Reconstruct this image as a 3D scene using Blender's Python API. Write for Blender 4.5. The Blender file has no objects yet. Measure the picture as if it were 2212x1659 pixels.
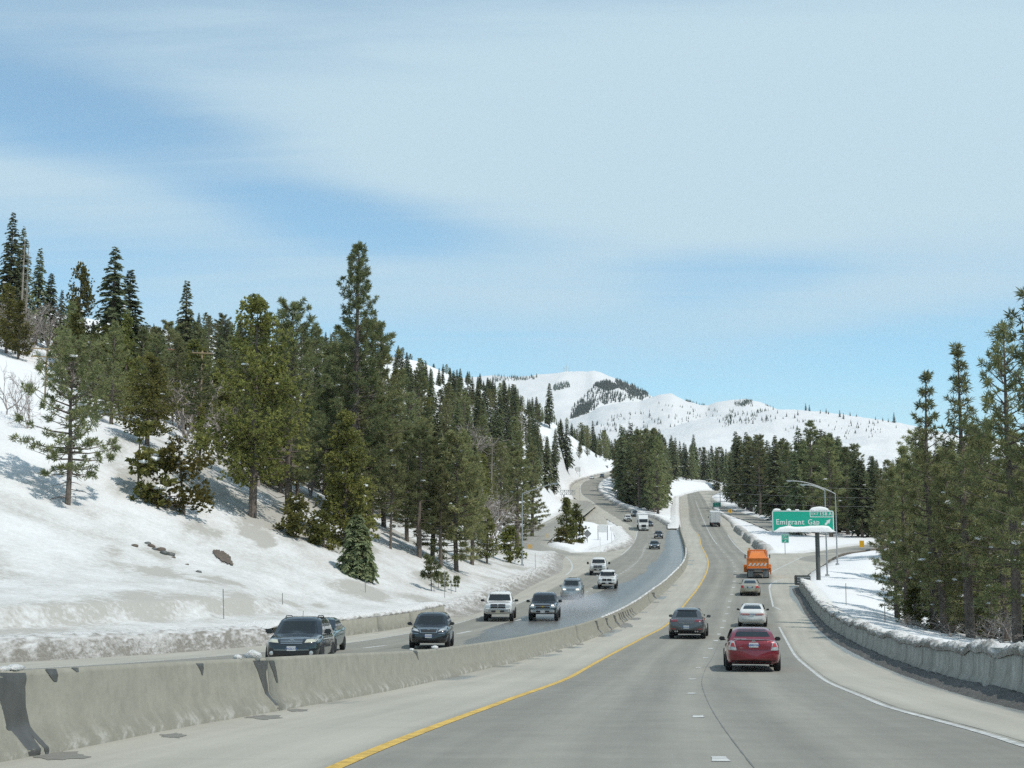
import bpy, bmesh, math, random
import numpy as np
from mathutils import Vector, Matrix, Euler
random.seed(7); rng = np.random.default_rng(11)
sc = bpy.context.scene
COL = sc.collection
R = math.radians

# ------------------------------------------------------------------ camera
F, CX, CY, ZC = 2800., 1106., 829.5, 1.3          # focal length and centre in photo units, eye height
TP = (1200 - CY) / F                               # tangent of the upward pitch
CP = math.cos(math.atan(TP))
cam = bpy.data.cameras.new('camera'); camo = bpy.data.objects.new('camera', cam); COL.objects.link(camo)
cam.sensor_fit = 'HORIZONTAL'; cam.sensor_width = 36; cam.lens = 36 * F / 2212
cam.clip_start = .1; cam.clip_end = 30000
camo.location = (0, 0, ZC); camo.rotation_euler = (R(90) + math.atan(TP), 0, 0)
sc.camera = camo

# ------------------------------------------------------------------ world, sun, exposure
SUN_EL, SUN_AZ = R(57), R(124)                     # azimuth clockwise from +Y (ahead)
world = bpy.data.worlds.new('World'); sc.world = world; world.use_nodes = True
nt = world.node_tree; nt.nodes.clear()
def N(t, **k):
    n = nt.nodes.new(t)
    for a, b in k.items(): setattr(n, a, b)
    return n
L = lambda a, b: nt.links.new(a, b)
wo = N('ShaderNodeOutputWorld'); bg = N('ShaderNodeBackground'); bg.inputs[1].default_value = .13
sky = N('ShaderNodeTexSky', sky_type='NISHITA'); sky.sun_disc = False; sky.sun_elevation = SUN_EL; sky.sun_rotation = SUN_AZ
sky.altitude = 1600; sky.air_density = 1.0; sky.dust_density = .6; sky.ozone_density = 1.4
tc = N('ShaderNodeTexCoord')
sep = N('ShaderNodeSeparateXYZ'); L(tc.outputs['Generated'], sep.inputs[0])
# project the direction on a high flat layer so the cirrus streaks keep their perspective
mz = N('ShaderNodeMath', operation='ADD'); L(sep.outputs[2], mz.inputs[0]); mz.inputs[1].default_value = .16
dx = N('ShaderNodeMath', operation='DIVIDE'); L(sep.outputs[0], dx.inputs[0]); L(mz.outputs[0], dx.inputs[1])
dy = N('ShaderNodeMath', operation='DIVIDE'); L(sep.outputs[1], dy.inputs[0]); L(mz.outputs[0], dy.inputs[1])
cmb = N('ShaderNodeCombineXYZ'); L(dx.outputs[0], cmb.inputs[0]); L(dy.outputs[0], cmb.inputs[1])
mp = N('ShaderNodeMapping'); L(cmb.outputs[0], mp.inputs[0])
mp.inputs['Location'].default_value = (.35, 1.9, 0); mp.inputs['Rotation'].default_value = (0, 0, R(-22)); mp.inputs['Scale'].default_value = (.62, 1.25, 1)
n1 = N('ShaderNodeTexNoise'); L(mp.outputs[0], n1.inputs['Vector'])
n1.inputs['Scale'].default_value = .8; n1.inputs['Detail'].default_value = 6; n1.inputs['Roughness'].default_value = .42; n1.inputs['Distortion'].default_value = .35
mp2 = N('ShaderNodeMapping'); L(cmb.outputs[0], mp2.inputs[0]); mp2.inputs['Rotation'].default_value = (0, 0, R(-30)); mp2.inputs['Scale'].default_value = (.55, 4.2, 1)
n2 = N('ShaderNodeTexNoise'); L(mp2.outputs[0], n2.inputs['Vector']); n2.inputs['Scale'].default_value = 1.6; n2.inputs['Detail'].default_value = 9; n2.inputs['Roughness'].default_value = .6; n2.inputs['Distortion'].default_value = .6
ad = N('ShaderNodeMath', operation='MULTIPLY_ADD'); L(n2.outputs[0], ad.inputs[0]); ad.inputs[1].default_value = .34; L(n1.outputs[0], ad.inputs[2])
# broad pale sheets and clearer blue lanes: (photo u, v, half length, half width, tilt in degrees, weight)
dirp = N('ShaderNodeCombineXYZ'); L(sep.outputs[0], dirp.inputs[0]); L(sep.outputs[2], dirp.inputs[1])
acc = ad.outputs[0]
def sky_dir(u, v):
    d = Vector(((u - 1106) / 2800 * 1.01, 1, (1200 - v) / 2800)).normalized(); return d.x, d.z
for u, v, hl, hw, tilt, w in ((150,225,560,120,-7,-.23),(760,468,460,95,-9,-.24),(1590,600,420,95,4,-.2),(1950,770,700,120,3,-.20),(1000,730,500,80,0,-.10),(60,640,300,90,0,-.12),(1500,250,1500,420,0,.17),(250,440,600,90,-4,.10),(1120,610,420,80,2,.10),(2050,620,520,70,2,.08)):
    m_ = N('ShaderNodeMapping', vector_type='TEXTURE'); L(dirp.outputs[0], m_.inputs[0]); x_, z_ = sky_dir(u, v)
    m_.inputs['Location'].default_value = (x_, z_, 0); m_.inputs['Rotation'].default_value = (0, 0, R(tilt)); m_.inputs['Scale'].default_value = (hl / 2800, hw / 2800, 1)
    vl = N('ShaderNodeVectorMath', operation='LENGTH'); L(m_.outputs[0], vl.inputs[0])
    fr = N('ShaderNodeMapRange', interpolation_type='SMOOTHERSTEP'); L(vl.outputs['Value'], fr.inputs[0]); fr.inputs[1].default_value = 0; fr.inputs[2].default_value = 1.25; fr.inputs[3].default_value = w; fr.inputs[4].default_value = 0
    a_ = N('ShaderNodeMath', operation='ADD'); L(acc, a_.inputs[0]); L(fr.outputs[0], a_.inputs[1]); acc = a_.outputs[0]
rp = N('ShaderNodeMapRange'); L(acc, rp.inputs[0])
rp.inputs[1].default_value = .40; rp.inputs[2].default_value = .86; rp.inputs[3].default_value = .2; rp.inputs[4].default_value = .93; rp.interpolation_type = 'SMOOTHSTEP'
# thin out towards the horizon
hz = N('ShaderNodeMapRange'); L(sep.outputs[2], hz.inputs[0]); hz.inputs[1].default_value = .08; hz.inputs[2].default_value = .24; hz.inputs[3].default_value = .38; hz.inputs[4].default_value = 1
mu = N('ShaderNodeMath', operation='MULTIPLY'); L(rp.outputs[0], mu.inputs[0]); L(hz.outputs[0], mu.inputs[1])
gain = N('ShaderNodeMixRGB', blend_type='MULTIPLY'); gain.inputs[0].default_value = 1; L(sky.outputs[0], gain.inputs[1]); gain.inputs[2].default_value = (.80, 1.10, 1.05, 1)
mixc = N('ShaderNodeMixRGB'); L(mu.outputs[0], mixc.inputs[0]); L(gain.outputs[0], mixc.inputs[1]); mixc.inputs[2].default_value = (3.42, 4.46, 5.05, 1)
L(mixc.outputs[0], bg.inputs[0]); L(bg.outputs[0], wo.inputs[0])

sl = bpy.data.lights.new('sun', 'SUN'); so = bpy.data.objects.new('sun', sl); COL.objects.link(so)
sl.energy = 2.9; sl.angle = R(.53); sl.color = (1, .955, .88)
sd = Vector((math.sin(SUN_AZ) * math.cos(SUN_EL), math.cos(SUN_AZ) * math.cos(SUN_EL), math.sin(SUN_EL)))
so.rotation_euler = sd.to_track_quat('Z', 'Y').to_euler(); so.location = sd * 200
vs = sc.view_settings; vs.view_transform = 'Standard'; vs.look = 'None'; vs.exposure = .36; vs.gamma = 1; vs.use_curve_mapping = False
sc.cycles.max_bounces = 6; sc.cycles.diffuse_bounces = 3; sc.cycles.transparent_max_bounces = 6
sc.cycles.use_denoising = False; sc.cycles.sample_clamp_indirect = 4

# ------------------------------------------------------------------ geometry of the place
def P(u, v, Y):
    b = (CY - v) / F; k = 1 - TP * b
    return Vector((Y * ((u - CX) / F) / (CP * k), Y, ZC + Y * (TP + b) / k))
def pchip(pts):
    xs = np.array([p[0] for p in pts], float); ys = np.array([p[1] for p in pts], float)
    h = np.diff(xs); d = np.diff(ys) / h; m = np.zeros_like(xs); m[0] = d[0]; m[-1] = d[-1]
    for i in range(1, len(xs) - 1):
        if d[i-1] * d[i] > 0:
            w1 = 2*h[i] + h[i-1]; w2 = h[i] + 2*h[i-1]; m[i] = (w1 + w2) / (w1/d[i-1] + w2/d[i])
    def f(x):
        x = np.asarray(x, float); xx = np.clip(x, xs[0], xs[-1])
        i = np.clip(np.searchsorted(xs, xx) - 1, 0, len(xs) - 2); t = (xx - xs[i]) / h[i]
        r = ys[i]*(1+2*t)*(1-t)**2 + m[i]*h[i]*t*(1-t)**2 + ys[i+1]*t*t*(3-2*t) + m[i+1]*h[i]*t*t*(t-1)
        return r + np.where(x < xs[0], (x - xs[0]) * m[0], 0) + np.where(x > xs[-1], (x - xs[-1]) * m[-1], 0)
    return f
base_prof = [(-60,2.2),(0,-1.3),(12,-1.98),(26,-2.82),(44.3,-3.88),(61,-4.33),(71,-4.48),(83,-4.53),(100,-4.4),(122,-3.75),(146,-2.6),(239,1.6),(292,4.3)]
zr_ = pchip(base_prof + [(341,7.4),(480,17.1),(620,27.7),(700,33.2),(780,38.6),(900,43),(1300,50)])
zl_ = pchip([q if q[0] not in (26, 44.3, 61) else {26: (26,-2.70), 44.3: (44.3,-3.73), 61: (61,-4.30)}[q[0]] for q in base_prof] + [(341,6.9),(376,9.9),(480,22),(570,33.5),(690,44),(820,55.5),(1000,70),(1400,78)])
ZR = lambda y: zr_(y) + ZC
ZL = lambda y: zl_(y) + ZC
YY = np.concatenate([np.arange(3, 60, .25), np.arange(60, 200, .5), np.arange(200, 780, 2)])
def vof(q):
    b = (q - TP) / (1 + q * TP); return CY - F * b
VR = vof(zr_(YY) / YY); VL = vof(zl_(YY) / YY)
def road_xy(u, v, side):
    vv = VR if side == 'R' else VL
    Y = float(np.interp(-v, -vv, YY)); p = P(u, v, Y); return (Y, p.x)
def line_fn(pts, side, pre=(), post=()):
    q = list(pre) + [road_xy(u, v, side) for u, v in pts] + list(post)
    q.sort(); out = [q[0]]
    for a in q[1:]:
        if a[0] - out[-1][0] > .8: out.append(a)
    return pchip(out)
XBAR = line_fn([(0,1647),(65,1636),(162,1618),(360,1578),(594,1537),(796,1501),(973,1463),(1141,1423),(1290,1375),(1328,1357),(1410,1300),(1453,1263),(1480,1231),(1487,1207),(1485,1190),(1471,1142),(1467,1097)], 'R', [(-40,-8.5)], [(620,80.5),(700,96),(780,118),(860,150)])
XYEL = line_fn([(723,1659),(796,1627),(1120,1504),(1273,1439.5),(1381,1382),(1436,1353),(1475,1311),(1504,1275),(1511,1265),(1525,1239),(1530,1215),(1525,1198),(1515,1179),(1509,1156)], 'R', [(-40,-7.0)], [(340,47),(489,66.5)])
XDASH = line_fn([(1555,1640),(1508,1548),(1494,1498),(1496,1467),(1508,1442.6),(1524,1421),(1535,1401),(1546,1384),(1560,1356),(1569,1326),(1576,1299),(1586,1256),(1588,1234),(1583,1216),(1563,1193.6),(1551,1179)], 'R', [(-40,-2.9)], [(489,70)])
XRL = line_fn([(2212,1612),(2141,1589),(2018,1555),(1926,1530),(1865,1506),(1804,1481),(1758,1452),(1721,1420),(1700,1386),(1684,1356),(1670,1310),(1662,1270),(1661,1239),(1597,1186),(1580,1167),(1572,1155)], 'R', [(-40,1.0)], [(489,74)])
XWALL = line_fn([(2212,1518),(2110,1493),(2018,1466),(1957,1447),(1902,1423),(1853,1399),(1804,1371),(1764,1334),(1742,1300),(1724,1270)], 'R', [(-40,1.5),(0,6.3),(12,7.9)])
XRE = pchip([(-40,1.5),(0,6.3),(12,7.9)] + [(y, float(XWALL(y))) for y in (25,40,54,75,95,115,133)] + [(150,33.6),(180,43.2),(205,51.2),(216,54.6)])
XMO = line_fn([(1652,1194),(1628,1179),(1604,1159),(1586,1143),(1578,1129),(1560,1115)], 'R', [(205,41.0)], [(455,71),(500,77),(620,95),(700,111),(780,133),(860,166)])
XLE = line_fn([(0,1431),(288,1415),(572,1393),(755,1373),(886,1353),(988,1327),(1045,1306),(1117,1268),(1165,1246),(1192,1232),(1199,1208)], 'L', [(-40,-72),(20,-36)], [(214,9.5),(218,15.4),(324,27.5),(350,28.9),(450,23.6),(485,22),(515,23),(545,27),(570,33),(690,54.5),(760,70),(860,110)])
XLW = line_fn([(97,1443),(576,1408),(759,1388),(884,1368),(985,1347),(1043,1330),(1340,1200),(1367,1174),(1376,1150)], 'L', [(-40,-66),(20,-32)], [(340,32.5),(450,28),(485,26),(515,27),(545,30),(570,35.6),(690,57)])
XLD = line_fn([(1278,1272),(1340,1240),(1367,1222),(1386,1202),(1394,1181)], 'L', [(-40,-50),(47,-11.5),(97,1.5)], [(290,32),(340,36.5)])
XLR = pchip([(330,42.9-.9),(337,42.1),(379,42.5),(404,38.6),(434,35.9),(464,33.6),(500,33.3),(526,35.2),(560,41),(575,45),(690,65),(760,81),(860,122)])
def xle(y): return XLE(y)
# exit-loop on the west side and the far on-ramp, given as centre paths (X, Y, Z)
def path_pts(l): return [Vector(P(u, v, y)) for u, v, y in l]
RAMPW = path_pts([(1290,1199,206),(1225,1196,208),(1165,1188,214),(1133,1178,226),(1143,1166,243),(1165,1152,278),(1200,1133,332),(1235,1112,385),(1266,1088,440),(1262,1078,466)])
RAMPE = path_pts([(1700,1222,176),(1745,1203,199),(1790,1196,213),(1835,1189,228),(1890,1180,248),(1960,1172,270)])
RAMPO = path_pts([(1700,1150,305),(1632,1124,385),(1580,1107,440),(1548,1094,500),(1525,1077,600),(1518,1066,680)])
def smooth_path(pts, n=8):
    out = []
    for i in range(len(pts) - 1):
        p0 = pts[max(i-1, 0)]; p1 = pts[i]; p2 = pts[i+1]; p3 = pts[min(i+2, len(pts)-1)]
        for k in range(n):
            t = k / n
            out.append(.5 * ((2*p1) + (-p0+p2)*t + (2*p0-5*p1+4*p2-p3)*t*t + (-p0+3*p1-3*p2+p3)*t**3))
    out.append(pts[-1]); return out
GOREW = [Vector((x, y, float(ZL(y)) - .05)) for x, y in ((20.5,352),(22.4,380),(23.6,410),(23.4,440),(22.2,462))]
RAMPW = smooth_path(RAMPW); GOREW = smooth_path(GOREW, 5); RAMPE = smooth_path(RAMPE); RAMPO = smooth_path(RAMPO)

# ------------------------------------------------------------------ materials
MATS = {}
def newmat(name):
    m = bpy.data.materials.new(name); m.use_nodes = True; MATS[name] = m
    return m, m.node_tree.nodes, m.node_tree.links, m.node_tree.nodes['Principled BSDF']
TONE = .79                                          # base colours were picked at exposure 0; the photograph is exposed a third of a stop brighter
sc3 = lambda c: tuple(x * TONE for x in c)
def pmat(name, col, rough=.6, metal=0., coat=0., spec=.5, noise=0., nscale=8., bump=0., emit=None, alpha=None, trans=None):
    col = sc3(col)
    m, n, l, b = newmat(name)
    b.inputs['Base Color'].default_value = (*col, 1); b.inputs['Roughness'].default_value = rough; b.inputs['Metallic'].default_value = metal
    b.inputs['Coat Weight'].default_value = coat; b.inputs['Coat Roughness'].default_value = .06; b.inputs['Specular IOR Level'].default_value = spec
    if trans: b.inputs['Transmission Weight'].default_value = trans
    if emit: b.inputs['Emission Color'].default_value = (*emit[0], 1); b.inputs['Emission Strength'].default_value = emit[1]
    if noise or bump:
        t = n.new('ShaderNodeTexCoord'); x = n.new('ShaderNodeTexNoise'); x.inputs['Scale'].default_value = nscale; x.inputs['Detail'].default_value = 6
        l.new(t.outputs['Object'], x.inputs['Vector'])
        if noise:
            h = n.new('ShaderNodeMixRGB'); h.blend_type = 'MULTIPLY'; h.inputs[0].default_value = 1; h.inputs[1].default_value = (*col, 1)
            mr = n.new('ShaderNodeMapRange'); mr.inputs[1].default_value = .3; mr.inputs[2].default_value = .7; mr.inputs[3].default_value = 1 - noise; mr.inputs[4].default_value = 1 + noise
            l.new(x.outputs[0], mr.inputs[0]); l.new(mr.outputs[0], h.inputs[2]); l.new(h.outputs[0], b.inputs['Base Color'])
        if bump:
            bp = n.new('ShaderNodeBump'); bp.inputs['Strength'].default_value = bump; bp.inputs['Distance'].default_value = .05
            l.new(x.outputs[0], bp.inputs['Height']); l.new(bp.outputs[0], b.inputs['Normal'])
    return m
def ramp_node(n, pts):
    r = n.new('ShaderNodeValToRGB'); e = r.color_ramp.elements
    while len(e) < len(pts): e.new(.5)
    for i, (p, c) in enumerate(pts): e[i].position = p; e[i].color = (*c, 1) if len(c) == 3 else c
    return r

# snow: clean crystals with grit where the attribute says the plough threw dirt
def snow_mat(name, clean=(.86,.865,.87), grit=(.45,.435,.395), base_dirt=0., fine=3., bump=.65, bdist=.12):
    clean = sc3(clean); grit = sc3(grit)
    m, n, l, b = newmat(name)
    b.inputs['Roughness'].default_value = .7; b.inputs['Specular IOR Level'].default_value = .25
    t = n.new('ShaderNodeTexCoord')
    a = n.new('ShaderNodeAttribute'); a.attribute_name = 'dirt'
    x1 = n.new('ShaderNodeTexNoise'); x1.inputs['Scale'].default_value = .35; x1.inputs['Detail'].default_value = 8; x1.inputs['Roughness'].default_value = .6
    x2 = n.new('ShaderNodeTexNoise'); x2.inputs['Scale'].default_value = fine; x2.inputs['Detail'].default_value = 6; x2.inputs['Roughness'].default_value = .65
    l.new(t.outputs['Object'], x1.inputs['Vector']); l.new(t.outputs['Object'], x2.inputs['Vector'])
    s = n.new('ShaderNodeMath'); s.operation = 'ADD'; l.new(a.outputs['Fac'], s.inputs[0]); s.inputs[1].default_value = base_dirt
    k = n.new('ShaderNodeMath'); k.operation = 'ADD'; l.new(x1.outputs[0], k.inputs[0]); l.new(x2.outputs[0], k.inputs[1])
    k2 = n.new('ShaderNodeMapRange'); l.new(k.outputs[0], k2.inputs[0]); k2.inputs[1].default_value = .7; k2.inputs[2].default_value = 1.3; k2.inputs[3].default_value = .35; k2.inputs[4].default_value = 1.5
    f = n.new('ShaderNodeMath'); f.operation = 'MULTIPLY'; f.use_clamp = True; l.new(s.outputs[0], f.inputs[0]); l.new(k2.outputs[0], f.inputs[1])
    mx = n.new('ShaderNodeMixRGB'); l.new(f.outputs[0], mx.inputs[0]); mx.inputs[1].default_value = (*clean, 1); mx.inputs[2].default_value = (*grit, 1)
    l.new(mx.outputs[0], b.inputs['Base Color'])
    bp = n.new('ShaderNodeBump'); bp.inputs['Strength'].default_value = bump; bp.inputs['Distance'].default_value = bdist
    l.new(k.outputs[0], bp.inputs['Height']); l.new(bp.outputs[0], b.inputs['Normal'])
    return m
snow_mat('snow'); snow_mat('far_snow', clean=(.78,.785,.79), grit=(.36,.37,.36), fine=.05, bump=.5, bdist=3.5); snow_mat('bright_snow', bump=.3)
snow_mat('grey_snow', clean=(.80,.79,.77), grit=(.29,.27,.235), fine=7, bump=.9, bdist=.15)
snow_mat('slush', clean=(.20,.19,.175), grit=(.05,.045,.04), base_dirt=.5, fine=9, bump=1, bdist=.1)

def pavement_mat(name, lane=(.232,.226,.198), side=(.425,.408,.35)):
    lane = sc3(lane); side = sc3(side)
    m, n, l, b = newmat(name)
    t = n.new('ShaderNodeTexCoord')
    at = n.new('ShaderNodeAttribute'); at.attribute_name = 'tone'
    aw = n.new('ShaderNodeAttribute'); aw.attribute_name = 'wet'
    ap = n.new('ShaderNodeAttribute'); ap.attribute_name = 'road_uv'
    def noise(scale, detail=5, rough=.55, src=None, mapscale=None):
        x = n.new('ShaderNodeTexNoise'); x.inputs['Scale'].default_value = scale; x.inputs['Detail'].default_value = detail; x.inputs['Roughness'].default_value = rough
        s = src or t.outputs['Object']
        if mapscale:
            mm = n.new('ShaderNodeMapping'); mm.inputs['Scale'].default_value = mapscale; l.new(s, mm.inputs[0]); s = mm.outputs[0]
        l.new(s, x.inputs['Vector']); return x.outputs[0]
    big = noise(.12, 6); streak = noise(1.0, 5, .6, ap.outputs['Vector'], (1.6, .05, 1)); grain = noise(26, 3, .7); mid = noise(1.3, 6, .6)
    def math_(op, a, b_, c=None, clamp=False):
        x = n.new('ShaderNodeMath'); x.operation = op; x.use_clamp = clamp
        for i, v in enumerate((a, b_, c)):
            if v is None: continue
            if isinstance(v, (int, float)): x.inputs[i].default_value = v
            else: l.new(v, x.inputs[i])
        return x.outputs[0]
    tone = math_('MULTIPLY_ADD', math_('SUBTRACT', mid, .5), .5, at.outputs['Fac'], True)
    mx = n.new('ShaderNodeMixRGB'); l.new(tone, mx.inputs[0]); mx.inputs[1].default_value = (*lane, 1); mx.inputs[2].default_value = (*side, 1)
    v1 = math_('MULTIPLY_ADD', math_('SUBTRACT', streak, .5), .5, 1.0)
    v2 = math_('MULTIPLY_ADD', math_('SUBTRACT', grain, .5), .34, v1)
    v2 = math_('ADD', v2, math_('MULTIPLY', math_('SUBTRACT', noise(55, 2, .5), .66, None, True), 3.2))
    sp_ = n.new('ShaderNodeSeparateXYZ'); l.new(ap.outputs['Vector'], sp_.inputs[0]); jt = math_('ABSOLUTE', math_('SUBTRACT', math_('FRACT', math_('DIVIDE', sp_.outputs[1], 4.6), 0), .5), 0)
    jm = math_('GREATER_THAN', jt, .4945); v2 = math_('SUBTRACT', v2, math_('MULTIPLY', jm, math_('MULTIPLY', mid, .22)))
    v3 = math_('MULTIPLY_ADD', math_('SUBTRACT', big, .5), .45, v2)
    m2 = n.new('ShaderNodeMixRGB'); m2.blend_type = 'MULTIPLY'; m2.inputs[0].default_value = 1; l.new(mx.outputs[0], m2.inputs[1]); l.new(v3, m2.inputs[2])
    # melt water: darkens the aggregate and fills it to a film
    wn = noise(.6, 7, .65, ap.outputs['Vector'], (1.3, .09, 1))
    wet = n.new('ShaderNodeMapRange'); wet.interpolation_type = 'SMOOTHSTEP'
    l.new(math_('MULTIPLY_ADD', math_('SUBTRACT', wn, .5), 1.15, aw.outputs['Fac']), wet.inputs[0]); wet.inputs[1].default_value = .42; wet.inputs[2].default_value = .6
    m3 = n.new('ShaderNodeMixRGB'); m3.blend_type = 'MULTIPLY'; l.new(wet.outputs[0], m3.inputs[0]); l.new(m2.outputs[0], m3.inputs[1]); m3.inputs[2].default_value = (.55, .565, .59, 1)
    l.new(m3.outputs[0], b.inputs['Base Color'])
    rg = n.new('ShaderNodeMapRange'); l.new(wet.outputs[0], rg.inputs[0]); rg.inputs[3].default_value = .85; rg.inputs[4].default_value = .34; l.new(rg.outputs[0], b.inputs['Roughness'])
    sp = n.new('ShaderNodeMapRange'); l.new(wet.outputs[0], sp.inputs[0]); sp.inputs[3].default_value = .3; sp.inputs[4].default_value = .8; l.new(sp.outputs[0], b.inputs['Specular IOR Level'])
    bp = n.new('ShaderNodeBump'); bp.inputs['Distance'].default_value = .01
    bs = n.new('ShaderNodeMapRange'); l.new(wet.outputs[0], bs.inputs[0]); bs.inputs[3].default_value = .3; bs.inputs[4].default_value = .0; l.new(bs.outputs[0], bp.inputs['Strength'])
    l.new(grain, bp.inputs['Height']); l.new(bp.outputs[0], b.inputs['Normal'])
    return m
pavement_mat('pavement'); pavement_mat('ramp_pavement', lane=(.23,.226,.21))

def concrete_mat(name, col, dark, streak=.5, mode='Object'):
    col = sc3(col); dark = sc3(dark)
    m, n, l, b = newmat(name); b.inputs['Roughness'].default_value = .85; b.inputs['Specular IOR Level'].default_value = .25
    a = n.new('ShaderNodeAttribute'); a.attribute_name = 'wall_uv'
    mp_ = n.new('ShaderNodeMapping'); mp_.inputs['Scale'].default_value = (3.4, .16, 1) if name == 'concrete' else (1.5, .3, 1); l.new(a.outputs['Vector'], mp_.inputs[0])
    x = n.new('ShaderNodeTexNoise'); x.inputs['Scale'].default_value = 1.5; x.inputs['Detail'].default_value = 7; x.inputs['Roughness'].default_value = .65; l.new(mp_.outputs[0], x.inputs['Vector'])
    y = n.new('ShaderNodeTexNoise'); y.inputs['Scale'].default_value = 3.; y.inputs['Detail'].default_value = 8; y.inputs['Roughness'].default_value = .7; l.new(a.outputs['Vector'], y.inputs['Vector'])
    s = n.new('ShaderNodeMath'); s.operation = 'MULTIPLY_ADD'; l.new(x.outputs[0], s.inputs[0]); s.inputs[1].default_value = streak; l.new(y.outputs[0], s.inputs[2])
    r_ = n.new('ShaderNodeMapRange'); l.new(s.outputs[0], r_.inputs[0]); r_.inputs[1].default_value = .35 + streak * .35; r_.inputs[2].default_value = .65 + streak * .62
    mx = n.new('ShaderNodeMixRGB'); l.new(r_.outputs[0], mx.inputs[0]); mx.inputs[1].default_value = (*dark, 1); mx.inputs[2].default_value = (*col, 1)
    sz = n.new('ShaderNodeSeparateXYZ'); l.new(a.outputs['Vector'], sz.inputs[0]); ef = n.new('ShaderNodeMapRange'); l.new(sz.outputs[1], ef.inputs[0]); ef.inputs[1].default_value = .05; ef.inputs[2].default_value = .26; ef.inputs[3].default_value = 1; ef.inputs[4].default_value = 0
    en = n.new('ShaderNodeMapRange'); l.new(y.outputs[0], en.inputs[0]); en.inputs[1].default_value = .5; en.inputs[2].default_value = .6; em = n.new('ShaderNodeMath'); em.operation = 'MULTIPLY'; l.new(ef.outputs[0], em.inputs[0]); l.new(en.outputs[0], em.inputs[1]); e2 = n.new('ShaderNodeMath'); e2.operation = 'MULTIPLY'; l.new(em.outputs[0], e2.inputs[0]); e2.inputs[1].default_value = .55
    mx2 = n.new('ShaderNodeMixRGB'); l.new(e2.outputs[0], mx2.inputs[0]); l.new(mx.outputs[0], mx2.inputs[1]); mx2.inputs[2].default_value = (.46, .45, .42, 1); mx = mx2
    l.new(mx.outputs[0], b.inputs['Base Color'])
    bp = n.new('ShaderNodeBump'); bp.inputs['Strength'].default_value = .5; bp.inputs['Distance'].default_value = .03; l.new(y.outputs[0], bp.inputs['Height']); l.new(bp.outputs[0], b.inputs['Normal'])
    return m
concrete_mat('concrete', (.36,.345,.285), (.26,.25,.205)); concrete_mat('grimy_concrete', (.56,.535,.48), (.26,.245,.205), 1.0)
pmat('wet_concrete', (.085,.082,.075), .45, noise=.2, nscale=5)
pmat('yellow_paint', (.62,.40,.07), .6, noise=.35, nscale=5); pmat('damp_pavement', (.215,.205,.18), .6, noise=.15, nscale=6)
pmat('white_paint', (.54,.54,.52), .6, noise=.35, nscale=5)
pmat('crack_seal', (.17,.166,.155), .7)

def leaf_mat(name, ca, cb, trans=.4, hue=.018, val=.36):
    m, n, l, b = newmat(name); n.remove(b); out = n['Material Output']
    a = n.new('ShaderNodeAttribute'); a.attribute_name = 'tint'
    oi = n.new('ShaderNodeObjectInfo')
    mx = n.new('ShaderNodeMixRGB'); l.new(a.outputs['Fac'], mx.inputs[0]); mx.inputs[1].default_value = (*ca, 1); mx.inputs[2].default_value = (*cb, 1)
    hs = n.new('ShaderNodeHueSaturation'); l.new(mx.outputs[0], hs.inputs['Color'])
    h = n.new('ShaderNodeMapRange'); l.new(oi.outputs['Random'], h.inputs[0]); h.inputs[3].default_value = .5 - hue; h.inputs[4].default_value = .5 + hue; l.new(h.outputs[0], hs.inputs['Hue'])
    v = n.new('ShaderNodeMath'); v.operation = 'FRACT'; v2 = n.new('ShaderNodeMath'); v2.operation = 'MULTIPLY'; l.new(oi.outputs['Random'], v2.inputs[0]); v2.inputs[1].default_value = 7.31; l.new(v2.outputs[0], v.inputs[0])
    v3 = n.new('ShaderNodeMapRange'); l.new(v.outputs[0], v3.inputs[0]); v3.inputs[3].default_value = 1 - val; v3.inputs[4].default_value = 1 + val; l.new(v3.outputs[0], hs.inputs['Value'])
    d = n.new('ShaderNodeBsdfDiffuse'); tr = n.new('ShaderNodeBsdfTranslucent'); ms = n.new('ShaderNodeMixShader'); ms.inputs[0].default_value = trans
    l.new(hs.outputs[0], d.inputs[0]); l.new(hs.outputs[0], tr.inputs[0]); l.new(d.outputs[0], ms.inputs[1]); l.new(tr.outputs[0], ms.inputs[2]); l.new(ms.outputs[0], out.inputs[0])
    return m
leaf_mat('pine_needles', (.14,.16,.075), (.28,.28,.135)); leaf_mat('fir_needles', (.115,.145,.082), (.235,.255,.135))
leaf_mat('cedar_sprays', (.115,.125,.042), (.24,.23,.075)); leaf_mat('rusty_sprays', (.115,.12,.04), (.235,.21,.065))
leaf_mat('far_needles', (.06,.08,.07), (.12,.14,.12), 0)
pmat('bark', (.15,.12,.098), .9, noise=.4, nscale=4, bump=.6); pmat('grey_bark', (.34,.295,.265), .9, noise=.3, nscale=4)
pmat('dead_wood', (.30,.26,.215), .9, noise=.3, nscale=3)

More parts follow.
